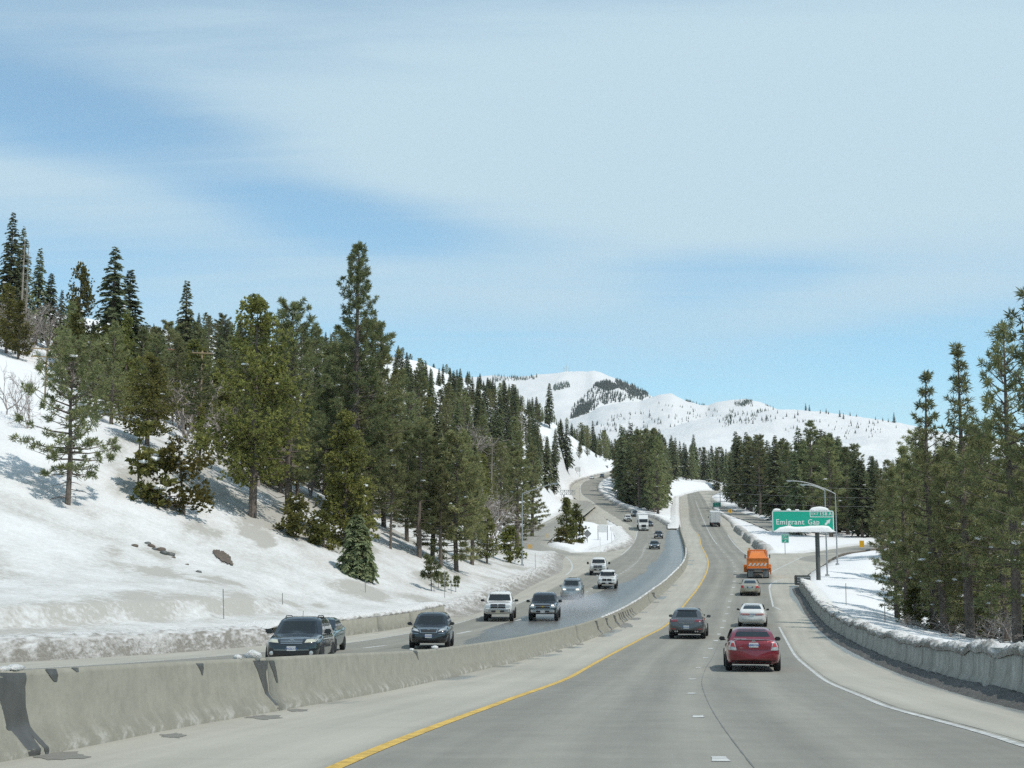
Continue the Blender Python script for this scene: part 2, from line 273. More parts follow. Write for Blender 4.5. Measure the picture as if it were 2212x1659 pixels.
# ------------------------------------------------------------------ mesh helpers
def link(o, parent=None):
    COL.objects.link(o)
    if parent is not None: o.parent = parent
    return o
def mesh_np(name, V, faces, mat=None, smooth=False, attrs=None):
    """faces: int array (n,3) or (n,4), or a list of such arrays / tuples"""
    me = bpy.data.meshes.new(name)
    V = np.asarray(V, np.float32).reshape(-1, 3)
    if isinstance(faces, np.ndarray): faces = [faces]
    arrs = [np.asarray(f, np.int32) for f in faces if len(f)]
    loops = np.concatenate([a.ravel() for a in arrs]); tot = np.concatenate([np.full(len(a), a.shape[1], np.int32) for a in arrs])
    start = np.concatenate([[0], np.cumsum(tot)[:-1]]).astype(np.int32)
    me.vertices.add(len(V)); me.vertices.foreach_set('co', V.ravel())
    me.loops.add(len(loops)); me.loops.foreach_set('vertex_index', loops)
    me.polygons.add(len(tot)); me.polygons.foreach_set('loop_start', start); me.polygons.foreach_set('loop_total', tot)
    if smooth: me.polygons.foreach_set('use_smooth', np.ones(len(tot), bool))
    for k, a in (attrs or {}).items():
        a = np.asarray(a, np.float32)
        if a.ndim == 2:
            at = me.attributes.new(k, 'FLOAT_VECTOR', 'POINT'); at.data.foreach_set('vector', a.ravel())
        else:
            at = me.attributes.new(k, 'FLOAT', 'POINT'); at.data.foreach_set('value', a)
    me.update(calc_edges=True)
    if mat: me.materials.append(MATS[mat] if isinstance(mat, str) else mat)
    return me
def obj(name, me, parent=None, loc=None, rot=None, scale=None):
    o = bpy.data.objects.new(name, me); link(o, parent)
    if loc is not None: o.location = loc
    if rot is not None: o.rotation_euler = rot
    if scale is not None: o.scale = scale
    return o
def tag(o, label=None, cat=None, group=None, kind=None):
    if label: o['label'] = label
    if cat: o['category'] = cat
    if group: o['group'] = group
    if kind: o['kind'] = kind
    return o
def empty(name, loc=(0,0,0), rz=0., label=None, cat=None, group=None):
    o = bpy.data.objects.new(name, None); link(o); o.location = loc; o.rotation_euler = (0, 0, rz)
    return tag(o, label, cat, group)
class MB:
    """collects shapes for one mesh"""
    def __init__(s): s.v = []; s.f = []
    def add(s, V, Fs):
        n = len(s.v); s.v += [tuple(p) for p in V]; s.f += [tuple(i + n for i in f) for f in Fs]; return s
    def box(s, c, size, rz=0., bev=0., M=None):
        bm = bmesh.new(); bmesh.ops.create_cube(bm, size=1)
        for v in bm.verts: v.co = Vector((v.co.x*size[0], v.co.y*size[1], v.co.z*size[2]))
        if bev: bmesh.ops.bevel(bm, geom=bm.edges[:], offset=bev, segments=2, affect='EDGES')
        T = Matrix.Translation(c) @ Matrix.Rotation(rz, 4, 'Z')
        if M: T = M @ T
        bm.transform(T); bm.verts.index_update()
        s.add([v.co[:] for v in bm.verts], [[v.index for v in f.verts] for f in bm.faces]); bm.free(); return s
    def tube(s, pts, r, n=8, caps=True):
        pts = [Vector(p) for p in pts]; rs = r if isinstance(r, (list, tuple)) else [r] * len(pts)
        V = []; Fs = []; up = Vector((0, 0, 1)); prev = None
        for i, p in enumerate(pts):
            d = (pts[min(i+1, len(pts)-1)] - pts[max(i-1, 0)]).normalized()
            if prev is None:
                a = d.cross(up if abs(d.z) < .95 else Vector((1, 0, 0))).normalized()
            else: a = (prev - d * prev.dot(d)).normalized()
            prev = a; b = d.cross(a)
            for k in range(n):
                t = 2 * math.pi * k / n; V.append(p + (a * math.cos(t) + b * math.sin(t)) * rs[i])
        for i in range(len(pts) - 1):
            for k in range(n): Fs.append((i*n + k, i*n + (k+1) % n, (i+1)*n + (k+1) % n, (i+1)*n + k))
        if caps: Fs.append(tuple(range(n))[::-1]); Fs.append(tuple((len(pts)-1)*n + k for k in range(n)))
        return s.add(V, Fs)
    def lathe(s, prof, c=(0,0,0), axis='X', n=24):
        V = []; Fs = []
        for a, r in prof:
            for k in range(n):
                t = 2*math.pi*k/n; q = {'X': (a, r*math.cos(t), r*math.sin(t)), 'Y': (r*math.cos(t), a, r*math.sin(t)), 'Z': (r*math.cos(t), r*math.sin(t), a)}[axis]
                V.append((q[0]+c[0], q[1]+c[1], q[2]+c[2]))
        for i in range(len(prof) - 1):
            for k in range(n): Fs.append((i*n+k, i*n+(k+1) % n, (i+1)*n+(k+1) % n, (i+1)*n+k))
        Fs.append(tuple(range(n))[::-1]); Fs.append(tuple((len(prof)-1)*n+k for k in range(n)))
        return s.add(V, Fs)
    def prism(s, poly, thick, M=None):
        """poly in XZ plane, extruded along +Y by thick"""
        n = len(poly); V = [Vector((x, 0, z)) for x, z in poly] + [Vector((x, thick, z)) for x, z in poly]
        if M: V = [M @ p for p in V]
        Fs = [tuple(range(n)), tuple(range(2*n-1, n-1, -1))] + [(i, i+n, (i+1) % n + n, (i+1) % n) for i in range(n)]
        return s.add(V, Fs)
    def mesh(s, name, mat, smooth=False):
        me = bpy.data.meshes.new(name); me.from_pydata(s.v, [], s.f); me.update()
        bm = bmesh.new(); bm.from_mesh(me); bmesh.ops.recalc_face_normals(bm, faces=bm.faces[:]); bm.to_mesh(me); bm.free()
        if smooth:
            me.polygons.foreach_set('use_smooth', [True] * len(me.polygons))
            try: me.set_sharp_from_angle(angle=R(42))
            except Exception: pass
        me.materials.append(MATS[mat] if isinstance(mat, str) else mat); return me
    def build(s, name, mat, parent=None, smooth=False, loc=None, rot=None):
        return obj(name, s.mesh(name, mat, smooth), parent, loc, rot)
def text_mesh(txt, size, mat, extrude=.004, align='CENTER', bold=0., space=1.0):
    c = bpy.data.curves.new('lettering', 'FONT'); c.body = txt; c.size = size; c.extrude = extrude; c.align_x = align; c.align_y = 'CENTER'; c.offset = bold; c.space_character = space; c.resolution_u = 3
    o = bpy.data.objects.new('lettering', c); COL.objects.link(o)
    dg = bpy.context.evaluated_depsgraph_get(); me = bpy.data.meshes.new_from_object(o.evaluated_get(dg))
    bpy.data.objects.remove(o); bpy.data.curves.remove(c); me.name = 'lettering'
    me.materials.clear(); me.materials.append(MATS[mat]); return me
def fbm(x, y, z=0., sc_=1., octv=4, seed=0.):
    """cheap value noise on arrays"""
    x = np.asarray(x, float) * sc_; y = np.asarray(y, float) * sc_; r = np.zeros(np.broadcast(x, y).shape); a = .5; 
    for o in range(octv):
        xi = np.floor(x); yi = np.floor(y); fx = x - xi; fy = y - yi; fx = fx*fx*(3-2*fx); fy = fy*fy*(3-2*fy)
        def h(i, j):
            q = np.sin(i * 127.1 + j * 311.7 + seed * 17.3 + o * 71.9) * 43758.5453; return q - np.floor(q)
        r = r + a * ((h(xi, yi)*(1-fx) + h(xi+1, yi)*fx)*(1-fy) + (h(xi, yi+1)*(1-fx) + h(xi+1, yi+1)*fx)*fy - .5)
        x = x * 2.03 + 11.3; y = y * 2.03 + 5.7; a *= .5
    return r
sstep = lambda e0, e1, x: (lambda t: t*t*(3-2*t))(np.clip((x - e0) / (e1 - e0), 0, 1))

# ------------------------------------------------------------------ terrain
AY = 80.                                            # apex of the sampling fan, behind the camera
ctrl = []                                           # (u, v, Y)
def cp(*pts): ctrl.extend(P(u, v, y) for u, v, y in pts)
# west bank, its crest and the wooded hill above
cp((-300,1400,48),(-300,1200,70),(-300,900,95),(-300,640,190),(-300,600,330),(-600,1300,60),(-600,900,110),(-600,600,300))
cp((0,1290,64),(0,1140,80),(0,935,100),(145,1100,92),(200,925,108),(320,955,112),(240,918,116),(460,1050,112),(395,1115,100),(565,1125,108),(690,1190,105),(790,1252,102))
cp((300,1250,78),(450,1270,80),(600,1290,88),(860,1190,125),(905,1202,126),(950,1216,128),(1090,1208,160),(1128,1220,155),(1050,1215,145))
cp((0,800,145),(0,700,190),(100,760,190),(200,800,180),(0,650,320),(200,730,320),(340,765,320),(400,900,160),(400,830,240),(480,800,330),(600,1000,170),(600,900,240),(600,805,360))
cp((800,1050,190),(800,930,300),(800,830,430),(1000,1150,200),(1000,1010,330),(1000,900,480),(1000,832,630),(900,774,600),(950,800,610),(1060,848,660),(1100,1100,260),(1100,1010,370),(1100,930,480),(1120,870,640))
cp((700,795,420),(840,790,520),(1196,905,530),(1150,965,470),(1245,945,640),(1200,1010,460),(1290,985,760),(1325,998,900),(1180,898,700))
cp((0,760,900),(400,850,900),(800,850,1000),(1000,880,1100),(1150,930,1200),(1300,1010,1300))
# snow island, western ramp
cp((1285,1152,280),(1298,1142,312),(1295,1130,345),(1283,1108,395),(1265,1150,290),(1270,1128,340))
cp((1230,1180,238),(1268,1178,240),(1310,1160,262),(1330,1140,300),(1180,1184,225),(1160,1126,330),(1120,1150,262))
# wooded island between the carriageways
cp((1345,1088,452),(1390,1098,430),(1440,1108,395),(1465,1120,362),(1400,1070,520),(1450,1078,560),(1350,1040,640),(1400,1030,720),(1470,1050,700),(1400,1020,1000),(1500,1045,1000))
# east side: sign bank, hollow with tall pines, wood, ridge behind
cp((1770,1255,133),(1830,1292,112),(1880,1330,92),(1930,1362,82),(1960,1382,76),(2100,1402,66),(2212,1410,60),(2400,1415,52),(2400,1380,70),(2212,1390,85),(2100,1372,100),(1985,1345,105),(1880,1245,140),(1890,1192,190),(1815,1192,168),(1860,1210,165),(1950,1280,150),(2212,1270,160),(2500,1330,120),(2800,1420,60),(3000,1350,90))
cp((1700,1178,232),(1740,1182,236),(1861,1176,250),(1760,1160,290),(1900,1165,270),(2000,1190,240),(2212,1160,320),(1660,1146,312),(1632,1115,402),(1700,1120,390),(1800,1130,380),(1580,1088,500),(1545,1066,640),(1600,1070,600),(1750,1080,600),(2000,1090,600),(2212,1080,600),(1600,1042,1100),(1800,1010,1100),(2212,1000,1100),(2600,1050,700))
for y in (-30, 0, 20, 40, 60, 80, 100, 130, 160, 190): ctrl.append(Vector((float(XBAR(y)), y, float(ZR(y))))); ctrl.append(Vector((float(xle(y)), y, float(ZL(y))))); ctrl.append(Vector((float(XRE(y)), y, float(ZR(y)))))
for y in (240, 290, 330, 380, 440, 500, 600, 700): ctrl.append(Vector((float(XBAR(y)), y, float(ZR(y))))); ctrl.append(Vector((float(XMO(y)), y, float(ZR(y))))); ctrl.append(Vector((float(xle(y)), y, float(ZL(y)))))
for y in (380, 440, 500, 600, 700): ctrl.append(Vector((float(XLR(y)), y, float(ZL(y)))))
for p in RAMPW[::5] + RAMPO[::6] + RAMPE[::6]: ctrl.append(p)
C_ = np.array([[p.x / (p.y + AY), math.log(p.y + AY), p.z / (p.y + AY)] for p in ctrl])
SA, SW = 1.0, .62
cpt = np.stack([C_[:, 0] * SA, C_[:, 1] * SW], 1)
def phi(d2): return np.sqrt(d2 + 1e-5)
A_ = phi(((cpt[:, None] - cpt[None]) ** 2).sum(-1)); nC = len(cpt)
Mx = np.zeros((nC + 3, nC + 3)); Mx[:nC, :nC] = A_ - np.eye(nC) * .012; Mx[:nC, nC] = 1; Mx[:nC, nC+1:] = cpt; Mx[nC, :nC] = 1; Mx[nC+1:, :nC] = cpt.T
Wc = np.linalg.solve(Mx, np.concatenate([C_[:, 2], np.zeros(3)]))
def rbf(X, Y):
    X = np.asarray(X, float); Y = np.asarray(Y, float); q0 = X / (Y + AY) * SA; q1 = np.log(Y + AY) * SW
    r = Wc[nC] + Wc[nC+1] * q0 + Wc[nC+2] * q1
    for i in range(nC): r = r + Wc[i] * phi((q0 - cpt[i, 0])**2 + (q1 - cpt[i, 1])**2)
    return r * (Y + AY)
def seg_dist(X, Y, path):
    best = np.full(X.shape, 1e9); bz = np.zeros(X.shape)
    for a, b in zip(path[:-1], path[1:]):
        d = b - a; L2 = d.x*d.x + d.y*d.y
        t = np.clip(((X - a.x)*d.x + (Y - a.y)*d.y) / L2, 0, 1)
        D = np.hypot(X - a.x - t*d.x, Y - a.y - t*d.y); z = a.z + t*d.z; k = D < best
        best = np.where(k, D, best); bz = np.where(k, z, bz)
    return best, bz
def corridors(X, Y):
    """distance outside the nearest pavement, its height, and which side"""
    res = []
    slope = lambda f: np.sqrt(1 + ((f(Y + .5) - f(Y - .5)))**2)
    xl = xle(Y); xr = XRE(Y); xb = XBAR(Y)
    dm = np.where(Y < 212, np.maximum((xl - X) / slope(xle), (X - xr) / slope(XRE)), 1e9); res.append((dm, np.where(X < xb, ZL(Y), ZR(Y)), np.where(X < xb, 0, 1)))
    split = Y > 335
    rl = np.where(split, XLR(Y), xb)
    d2 = np.where(Y >= 205, np.maximum((xl - X) / slope(xle), (X - rl)), 1e9); d2 = np.where(Y > 780, 1e9, d2); res.append((d2, ZL(Y), np.zeros_like(X)))
    d3 = np.where(Y >= 205, np.maximum(xb - X, (X - XMO(Y)) / slope(XMO)), 1e9); d3 = np.where(Y > 800, 1e9, d3); res.append((d3, ZR(Y), np.ones_like(X)))
    for pth, w in ((RAMPW, 4.2), (GOREW, 5.2), (RAMPE, 4.6), (RAMPO, 3.4)):
        d, z = seg_dist(X, Y, pth); res.append((d - w, z, np.full_like(X, 2)))
    D = np.stack([r_[0] for r_ in res]); i = D.argmin(0)
    return np.take_along_axis(D, i[None], 0)[0], np.take_along_axis(np.stack([r_[1] for r_ in res]), i[None], 0)[0], np.take_along_axis(np.stack([r_[2] for r_ in res]).astype(float), i[None], 0)[0]
def terrain(X, Y, detail=True):
    X = np.asarray(X, float); Y = np.asarray(Y, float)
    Z0 = rbf(X, Y); d, zr, side = corridors(X, Y); west = (X < xle(Y)) & (Y < 200)
    lift = np.where(west, .5 * sstep(0, 1.2, d), .35 * sstep(0, 1.5, d) * np.where((X > XBAR(Y)) & (Y < 134), 2.2, 1))
    t = sstep(0, 9, d)
    Z = (zr + lift + np.maximum(d, 0) * np.where(west, .18, .0)) * (1 - t) + Z0 * t
    # shelf the snow blower cut into the west bank
    uu = CX + F * X / np.maximum(Y, 1)
    sh = np.exp(-((d - 6.0) / 1.6)**2) * sstep(700, 520, uu) * west * (Y > 20)
    Z = Z + np.where(west, sstep(5.3 + .5 * fbm(Y, Y*0, sc_=.3), 6.1 + .5 * fbm(Y, Y*0, sc_=.3), d) * .75 * sstep(700, 500, uu) * sstep(16, 7, d), 0)
    if detail:
        amp = sstep(.3, 3, d)
        Z = Z + amp * (fbm(X, Y, sc_=.12, octv=4) * .7 * sstep(8, 40, d) + fbm(X, Y, sc_=.7, octv=3, seed=3) * .16 + fbm(X, Y, sc_=2.3, octv=2, seed=5) * .10 * (Y < 160))
    Z = np.where(d < 0, zr - .35 + np.clip(d, -.3, 0) * .0, Z)
    return Z, d, west, sh
na, nr = 620, 560
aa = np.sign(np.linspace(-1, 1, na)) * (np.abs(np.linspace(-1, 1, na)) ** 1.25) * .82
ww = np.exp(np.linspace(math.log(AY - 40), math.log(AY + 1500), nr)) - AY
GX = aa[None] * (ww[:, None] + AY); GY = np.repeat(ww[:, None], na, 1)
GZ, GD, GW, GS = terrain(GX, GY)
UU = CX + F * GX / np.maximum(GY, 1)
# grit thrown on the west bank: streaks that run down the fall line, plus a grimy toe along the roads
stre = fbm(GX * .9 + GY * .25, GY * .5 - GX * .1, sc_=.28, octv=4, seed=9)
dirt = np.where(GW, .30 * sstep(30, 12, GD) + sstep(.0, .17, stre) * 1.35 * sstep(36, 26, GD) * sstep(2, 9, GD) * sstep(180, 330, UU) + sstep(.04, .22, fbm(GX, GY, sc_=.10, seed=21)) * .6 * sstep(36, 20, GD), 0)
dirt = dirt + sstep(2.2, .2, GD) * .55 + GS * np.clip(.25 + 2.4 * fbm(GY, GX, sc_=.55, octv=2, seed=31), 0, .75) * .9
dirt = dirt + .04 + .20 * (GW & (GD < 38)) + .05 * sstep(.0, .2, fbm(GX, GY, sc_=.3, seed=40))
idx = np.arange(na * nr).reshape(nr, na)
quads = np.stack([idx[:-1, :-1], idx[:-1, 1:], idx[1:, 1:], idx[1:, :-1]], -1).reshape(-1, 4)
ter = obj('snowy_ground', mesh_np('snowy_ground', np.stack([GX, GY, GZ], -1), quads, 'snow', True, {'dirt': dirt.ravel()}))
tag(ter, kind='structure')
def gz(x, y): return float(terrain(np.array([x]), np.array([y]))[0][0])
_logw = np.log(ww + AY)
def gzf(x, y):
    """fast lookup in the grid"""
    j = np.clip(np.searchsorted(_logw, np.log(y + AY)) - 1, 0, nr - 2); t = (np.log(y + AY) - _logw[j]) / (_logw[j+1] - _logw[j])
    a = x / (y + AY); i = np.clip(np.searchsorted(aa, a) - 1, 0, na - 2); s = np.clip((a - aa[i]) / (aa[i+1] - aa[i]), 0, 1)
    return (GZ[j, i]*(1-s) + GZ[j, i+1]*s)*(1-t) + (GZ[j+1, i]*(1-s) + GZ[j+1, i+1]*s)*t
def ground_hit(u, v, y0=30, y1=900):
    """first point on the ground behind photo position (u, v)"""
    ys = np.exp(np.linspace(math.log(y0), math.log(y1), 400)); b = (CY - v) / F; k = 1 - TP*b
    xs = ys * ((u - CX) / F) / (CP * k); zs = ZC + ys * (TP + b) / k
    g = np.array([gzf(x, y) for x, y in zip(xs, ys)]); h = np.where(zs <= g)[0]
    i = h[0] if len(h) else int(np.argmin(zs - g))
    return Vector((xs[i], ys[i], g[i]))
def on_ground(u, Y):
    """ground point at distance Y in direction u"""
    x = Y * (u - CX) / F / (CP * 1.01); return Vector((x, Y, gzf(x, Y)))
# the plain all around, far below the eye behind the camera
pl = MB(); pl.add([(-3200,-1200,-30),(3200,-1200,-30),(3200,5300,-30),(-3200,5300,-30)], [(0,1,2,3)])
tag(pl.build('valley_ground', 'far_snow'), kind='structure')
b2 = MB(); yb = float(ww[0]); b2.add([(-400,-700,6),(400,-700,6),(400,yb+1,2.9),(-400,yb+1,2.9)], [(0,1,2,3)])
tag(b2.build('snowfield_ground', 'snow'), kind='structure')

# ------------------------------------------------------------------ far mountains
RIDGES = {}
def ridge(name, sky_pts, Ys, Yf, zb, amp, mat='far_snow', back=1.5, seed=1., power=1.25, dirt0=0.):
    us = np.linspace(sky_pts[0][0], sky_pts[-1][0], 260); sk = pchip(sky_pts)(us)
    ts = np.linspace(0, back, 110)
    U, T = np.meshgrid(us, ts); Yr = Yf + (Ys - Yf) * T
    b = (CY - sk) / F; zs = ZC + Ys * (TP + b) / (1 - TP * b)
    Xr = Yr * (U - CX) / F / (CP * 1.03)
    up = np.where(T < 1, np.clip(T, 0, 1) ** power, np.clip(1 - (T - 1) * 1.1, -1, 1))
    up = np.where(np.abs(T - 1) < .12, 1 - .5*((T-1)/.12)**2*.12 - np.abs(T-1)*.25, up) if False else up
    Zr = zb + (zs[None] - zb) * up
    env = np.clip(np.abs(T - 1) * 2.2, 0, 1)
    Zr = Zr + env * (fbm(Xr, Yr, sc_=4. / (Ys - Yf), octv=5, seed=seed) * amp) + fbm(Xr, Yr, sc_=40. / (Ys - Yf), octv=3, seed=seed + 2) * amp * .08
    i = np.arange(U.size).reshape(U.shape); q = np.stack([i[:-1, :-1], i[:-1, 1:], i[1:, 1:], i[1:, :-1]], -1).reshape(-1, 4)
    o = obj(name, mesh_np(name, np.stack([Xr, Yr, Zr], -1), q, mat, True, {'dirt': np.full(U.size, dirt0)})); tag(o, kind='structure')
    vv = vof((Zr - ZC) / Yr); RIDGES[name] = (us, ts, Xr, Yr, Zr, vv); return o
ridge('mountain', [(300,900),(700,840),(900,822),(1062,810),(1112,815),(1162,809),(1202,804),(1222,800),(1245,801),(1270,802),(1286,797),(1298,799),(1322,810),(1374,832),(1412,852),(1460,875),(1520,900),(1650,930),(1900,960),(2300,1000)], 4200, 2700, 150, 150, seed=4, dirt0=.10)
ridge('hill', [(1050,1020),(1200,925),(1240,906),(1274,893),(1302,878),(1352,868),(1385,866),(1412,858),(1442,850),(1458,849),(1478,858),(1504,868),(1539,875),(1561,867),(1592,863.5),(1623,862),(1652,866),(1695,884),(1760,905),(1900,930),(2300,990)], 2500, 1600, 110, 70, seed=8, dirt0=.14)
ridge('snowy_ridge_hill', [(1250,1010),(1350,960),(1450,925),(1540,902),(1600,895),(1650,888),(1695,884),(1757,885),(1803,890),(1856,897),(1928,906.6),(1971,915),(2050,930),(2212,955),(2500,985),(2900,1010)], 1750, 1150, 70, 45, seed=12, power=1.0, dirt0=.08)
def ridge_pt(name, u, v):
    us, ts, Xr, Yr, Zr, vv = RIDGES[name]; i = int(np.clip(np.searchsorted(us, u) - 1, 0, len(us) - 2)); s = (u - us[i]) / (us[i+1] - us[i]); n = int(np.searchsorted(ts, 1.0)); mixc_ = lambda A: A[:n, i]*(1-s) + A[:n, i+1]*s
    col = mixc_(vv); k = np.where(col <= v)[0]; k = max(k[0] if len(k) else n - 1, 1); f = min(max((col[k-1] - v) / (col[k-1] - col[k] + 1e-9), 0), 1); A = [mixc_(q) for q in (Xr, Yr, Zr)]
    return Vector([a[k-1]*(1-f) + a[k]*f for a in A])
exec_after = []

# ------------------------------------------------------------------ roads
def rows(y0, y1):
    out = [y0]
    while out[-1] < y1: out.append(out[-1] + max(.45, abs(out[-1]) * .007))
    out[-1] = y1; return np.array(out)
XWET = line_fn([(988,1387),(1045,1361),(1141,1325),(1213,1306),(1285,1277),(1357,1253),(1400,1220),(1429,1189),(1438,1150)], 'L', [(20,-3),(52,-.4)], [(345,42)])
def ruled(name, fl, fr, zf, y0, y1, ncol, tone, wet, mat, zoff=0.):
    y = rows(y0, y1); t = np.linspace(0, 1, ncol); xl = fl(y); xr = fr(y)
    X = xl[:, None] + (xr - xl)[:, None] * t[None]; Y = np.repeat(y[:, None], ncol, 1); Z = np.repeat(zf(y)[:, None], ncol, 1) + zoff
    i = np.arange(X.size).reshape(X.shape); q = np.stack([i[:-1, :-1], i[:-1, 1:], i[1:, 1:], i[1:, :-1]], -1).reshape(-1, 4)
    uv = np.stack([X - XYEL(Y), Y, Z*0], -1).reshape(-1, 3)
    o = obj(name, mesh_np(name, np.stack([X, Y, Z], -1), q, mat, True, {'tone': tone(X, Y).ravel(), 'wet': wet(X, Y).ravel(), 'road_uv': uv}))
    return tag(o, kind='structure')
def toneR(X, Y):
    a = sstep(.1, -.5, X - XYEL(Y) - .1); b = sstep(-.2, .5, X - XRL(Y)); w = XRL(Y) - XYEL(Y); l = (X - XYEL(Y)) / w
    mid = .30 * np.exp(-((l - .5) / .05)**2) + .25 * np.exp(-((l - .25) / .06)**2) + .25 * np.exp(-((l - .75) / .06)**2)
    return np.clip(np.maximum(a, b) * .95 + mid + .08, 0, 1)
def wetR(X, Y):
    d = XRE(Y) - X
    w = np.where(Y < 136, .80 * sstep(1.9, .2, d), 0)
    e = X - XBAR(Y)
    w = w + .62 * sstep(1.5, .3, e) * sstep(.02, .2, fbm(Y, Y*0, sc_=.35, seed=5))
    return w + np.where((Y > 330) & (Y < 345), .0, 0)
def toneL(X, Y):
    a = sstep(.3, -.4, X - XLW(Y)); b = sstep(-3.4, -2.4, X - XBAR(Y)) * .7; l = (X - XLW(Y))
    return np.clip(np.maximum(a, b) * .95 + .15 + .2 * np.exp(-((X - XLD(Y)) / .5)**2), 0, 1)
def wetL(X, Y):
    w = sstep(-.9, 1.6, X - XWET(Y)) * sstep(40, 64, Y) * sstep(352, 330, Y)
    d = X - XLE(Y)
    return w * 1.0 + .55 * sstep(1.6, .2, d) * sstep(0, .2, fbm(Y, Y*0, sc_=.2, seed=7))
roadR = ruled('eastbound_road', lambda y: XBAR(y) - .25, lambda y: np.where(y <= 212, XRE(y), XMO(y)), ZR, -40, 212, 70, toneR, wetR, 'pavement')
roadR2 = ruled('eastbound_road', lambda y: XBAR(y) - .25, XMO, ZR, 212, 860, 40, toneR, wetR, 'pavement')
roadL = ruled('westbound_road', XLE, lambda y: np.where(y <= 335, XBAR(y) - .4, XLR(y)), ZL, -40, 335, 70, toneL, wetL, 'pavement')
roadL2 = ruled('westbound_road', XLE, XLR, ZL, 335, 860, 40, toneL, lambda X, Y: X*0, 'pavement')
for o, n in ((roadR, 'road'), (roadR2, 'road'), (roadL, 'road'), (roadL2, 'road')): o.name = n

def path_strip(name, pts, half, mat, drop=.03, ncol=9, tone=.35):
    V = []; nrm = []
    for i, p in enumerate(pts):
        d = (pts[min(i+1, len(pts)-1)] - pts[max(i-1, 0)]); d.z = 0; d.normalize(); nrm.append(Vector((d.y, -d.x, 0)))
    X = np.array([[(p + n * half * s)[:] for s in np.linspace(-1, 1, ncol)] for p, n in zip(pts, nrm)])
    d, z, side = corridors(X[..., 0], X[..., 1])
    inm = (side < 1.5) & (d < 0); X[..., 2] = np.where(inm, z - .04, X[..., 2] + .02)
    i = np.arange(X.shape[0]*ncol).reshape(X.shape[0], ncol); q = np.stack([i[:-1, :-1], i[:-1, 1:], i[1:, 1:], i[1:, :-1]], -1).reshape(-1, 4)
    s = np.linspace(-1, 1, ncol)[None] * np.ones((len(pts), 1)); al = np.arange(len(pts))[:, None] * 2. * np.ones((1, ncol))
    o = obj(name, mesh_np(name, X.reshape(-1, 3), q, mat, True, {'tone': (tone + .5 * np.abs(s)**3).ravel(), 'wet': (s*0).ravel(), 'road_uv': np.stack([s*half, al, s*0], -1).reshape(-1, 3)}))
    return tag(o, kind='structure'), nrm
rampw, RWN = path_strip('ramp_road', RAMPW, 4.0, 'ramp_pavement'); rampe, REN = path_strip('ramp_road', RAMPE, 4.4, 'ramp_pavement'); gorew, _g = path_strip('ramp_road', GOREW, 5.2, 'pavement', tone=.9); rampo, RON = path_strip('ramp_road', RAMPO, 3.2, 'ramp_pavement')

def paint(name, fx, zf, y0, y1, w, mat, parent, dz=.006, off=0., wob=0.):
    y = rows(y0, y1) if y1 - y0 > 3 else np.linspace(y0, y1, 4)
    sl = (fx(y + .2) - fx(y - .2)) / .4; k = np.sqrt(1 + sl*sl)
    jit = wob * np.array([random.uniform(-1, 1) for _ in y])
    V = []
    for i in range(len(y)):
        x = float(fx(y[i])) + off * k[i]; hw = w / 2 * k[i] * (1 + jit[i])
        V += [(x - hw, y[i], float(zf(y[i])) + dz), (x + hw, y[i], float(zf(y[i])) + dz)]
    q = np.array([(2*i, 2*i+1, 2*i+3, 2*i+2) for i in range(len(y) - 1)])
    return obj(name, mesh_np(name, np.array(V), q, mat), parent)
paint('yellow_line', XYEL, ZR, -10, 310, .17, 'yellow_paint', roadR, wob=.03)
paint('white_line', XRL, ZR, -10, 84, .12, 'white_paint', roadR, wob=.05)
paint('white_line', XRL, ZR, 109, 136, .15, 'white_paint', roadR, wob=.1)
paint('white_line', XRL, ZR, 157, 300, .17, 'white_paint', roadR, wob=.1)
paint('lane_line', XDASH, ZR, 250, 560, .15, 'white_paint', roadR2, wob=.2)
def poly_paint(name, pts, w, mat, parent, zf, dz=.007):
    pts = smooth_path(pts, 6); V = []
    for i, p in enumerate(pts):
        d = pts[min(i+1, len(pts)-1)] - pts[max(i-1, 0)]; d.z = 0; d.normalize(); n = Vector((d.y, -d.x, 0)) * w / 2
        for s in (-1, 1): q = p + n * s; V.append((q.x, q.y, float(zf(q.y)) + dz if zf else p.z + dz))
    return obj(name, mesh_np(name, np.array(V), np.array([(2*i, 2*i+1, 2*i+3, 2*i+2) for i in range(len(pts) - 1)]), mat), parent)
def rp_(pts, side): return [Vector((x, y, 0)) for y, x in (road_xy(u, v, side) for u, v in pts)]
poly_paint('white_line', rp_([(1662,1271),(1665,1262),(1676,1256),(1692,1251)], 'R'), .2, 'white_paint', roadR, ZR)
poly_paint('white_line', rp_([(1661,1239),(1680,1229),(1705,1217),(1733,1203)], 'R'), .2, 'white_paint', roadR, ZR)
poly_paint('white_line', rp_([(1671,1311),(1677,1313),(1686,1318)], 'R'), .15, 'white_paint', roadR, ZR)
for u, v in [(1555,1640),(1508,1548),(1494,1498),(1496,1467),(1508,1442.6),(1524,1421),(1535,1401),(1546,1384),(1553,1370),(1560,1356),(1564,1341.6),(1569.5,1326),(1573.6,1311.7),(1576,1299),(1581,1284),(1584,1269),(1586,1255.8),(1588,1244),(1588,1234),(1586,1224.7),(1583.4,1216),(1580,1210),(1573,1202),(1563.5,1193.6),(1558,1187),(1551.5,1179)]:
    Y, x = road_xy(u, v, 'R'); ln = .55 if Y < 60 else .9
    paint('lane_dash', XDASH, ZR, Y - ln/2, Y + ln/2, .15 + .0012*Y, 'white_paint', roadR, off=x - float(XDASH(Y)), wob=.25)
paint('crack_line', XDASH, ZR, 6, 75, .016, 'crack_seal', roadR, off=.28, dz=.004, wob=.7)
paint('crack_line', XRL, ZR, 6, 60, .014, 'crack_seal', roadR, off=.16, dz=.004, wob=.7)
paint('white_line', XLW, ZL, 20, 128, .14, 'white_paint', roadL, wob=.15)
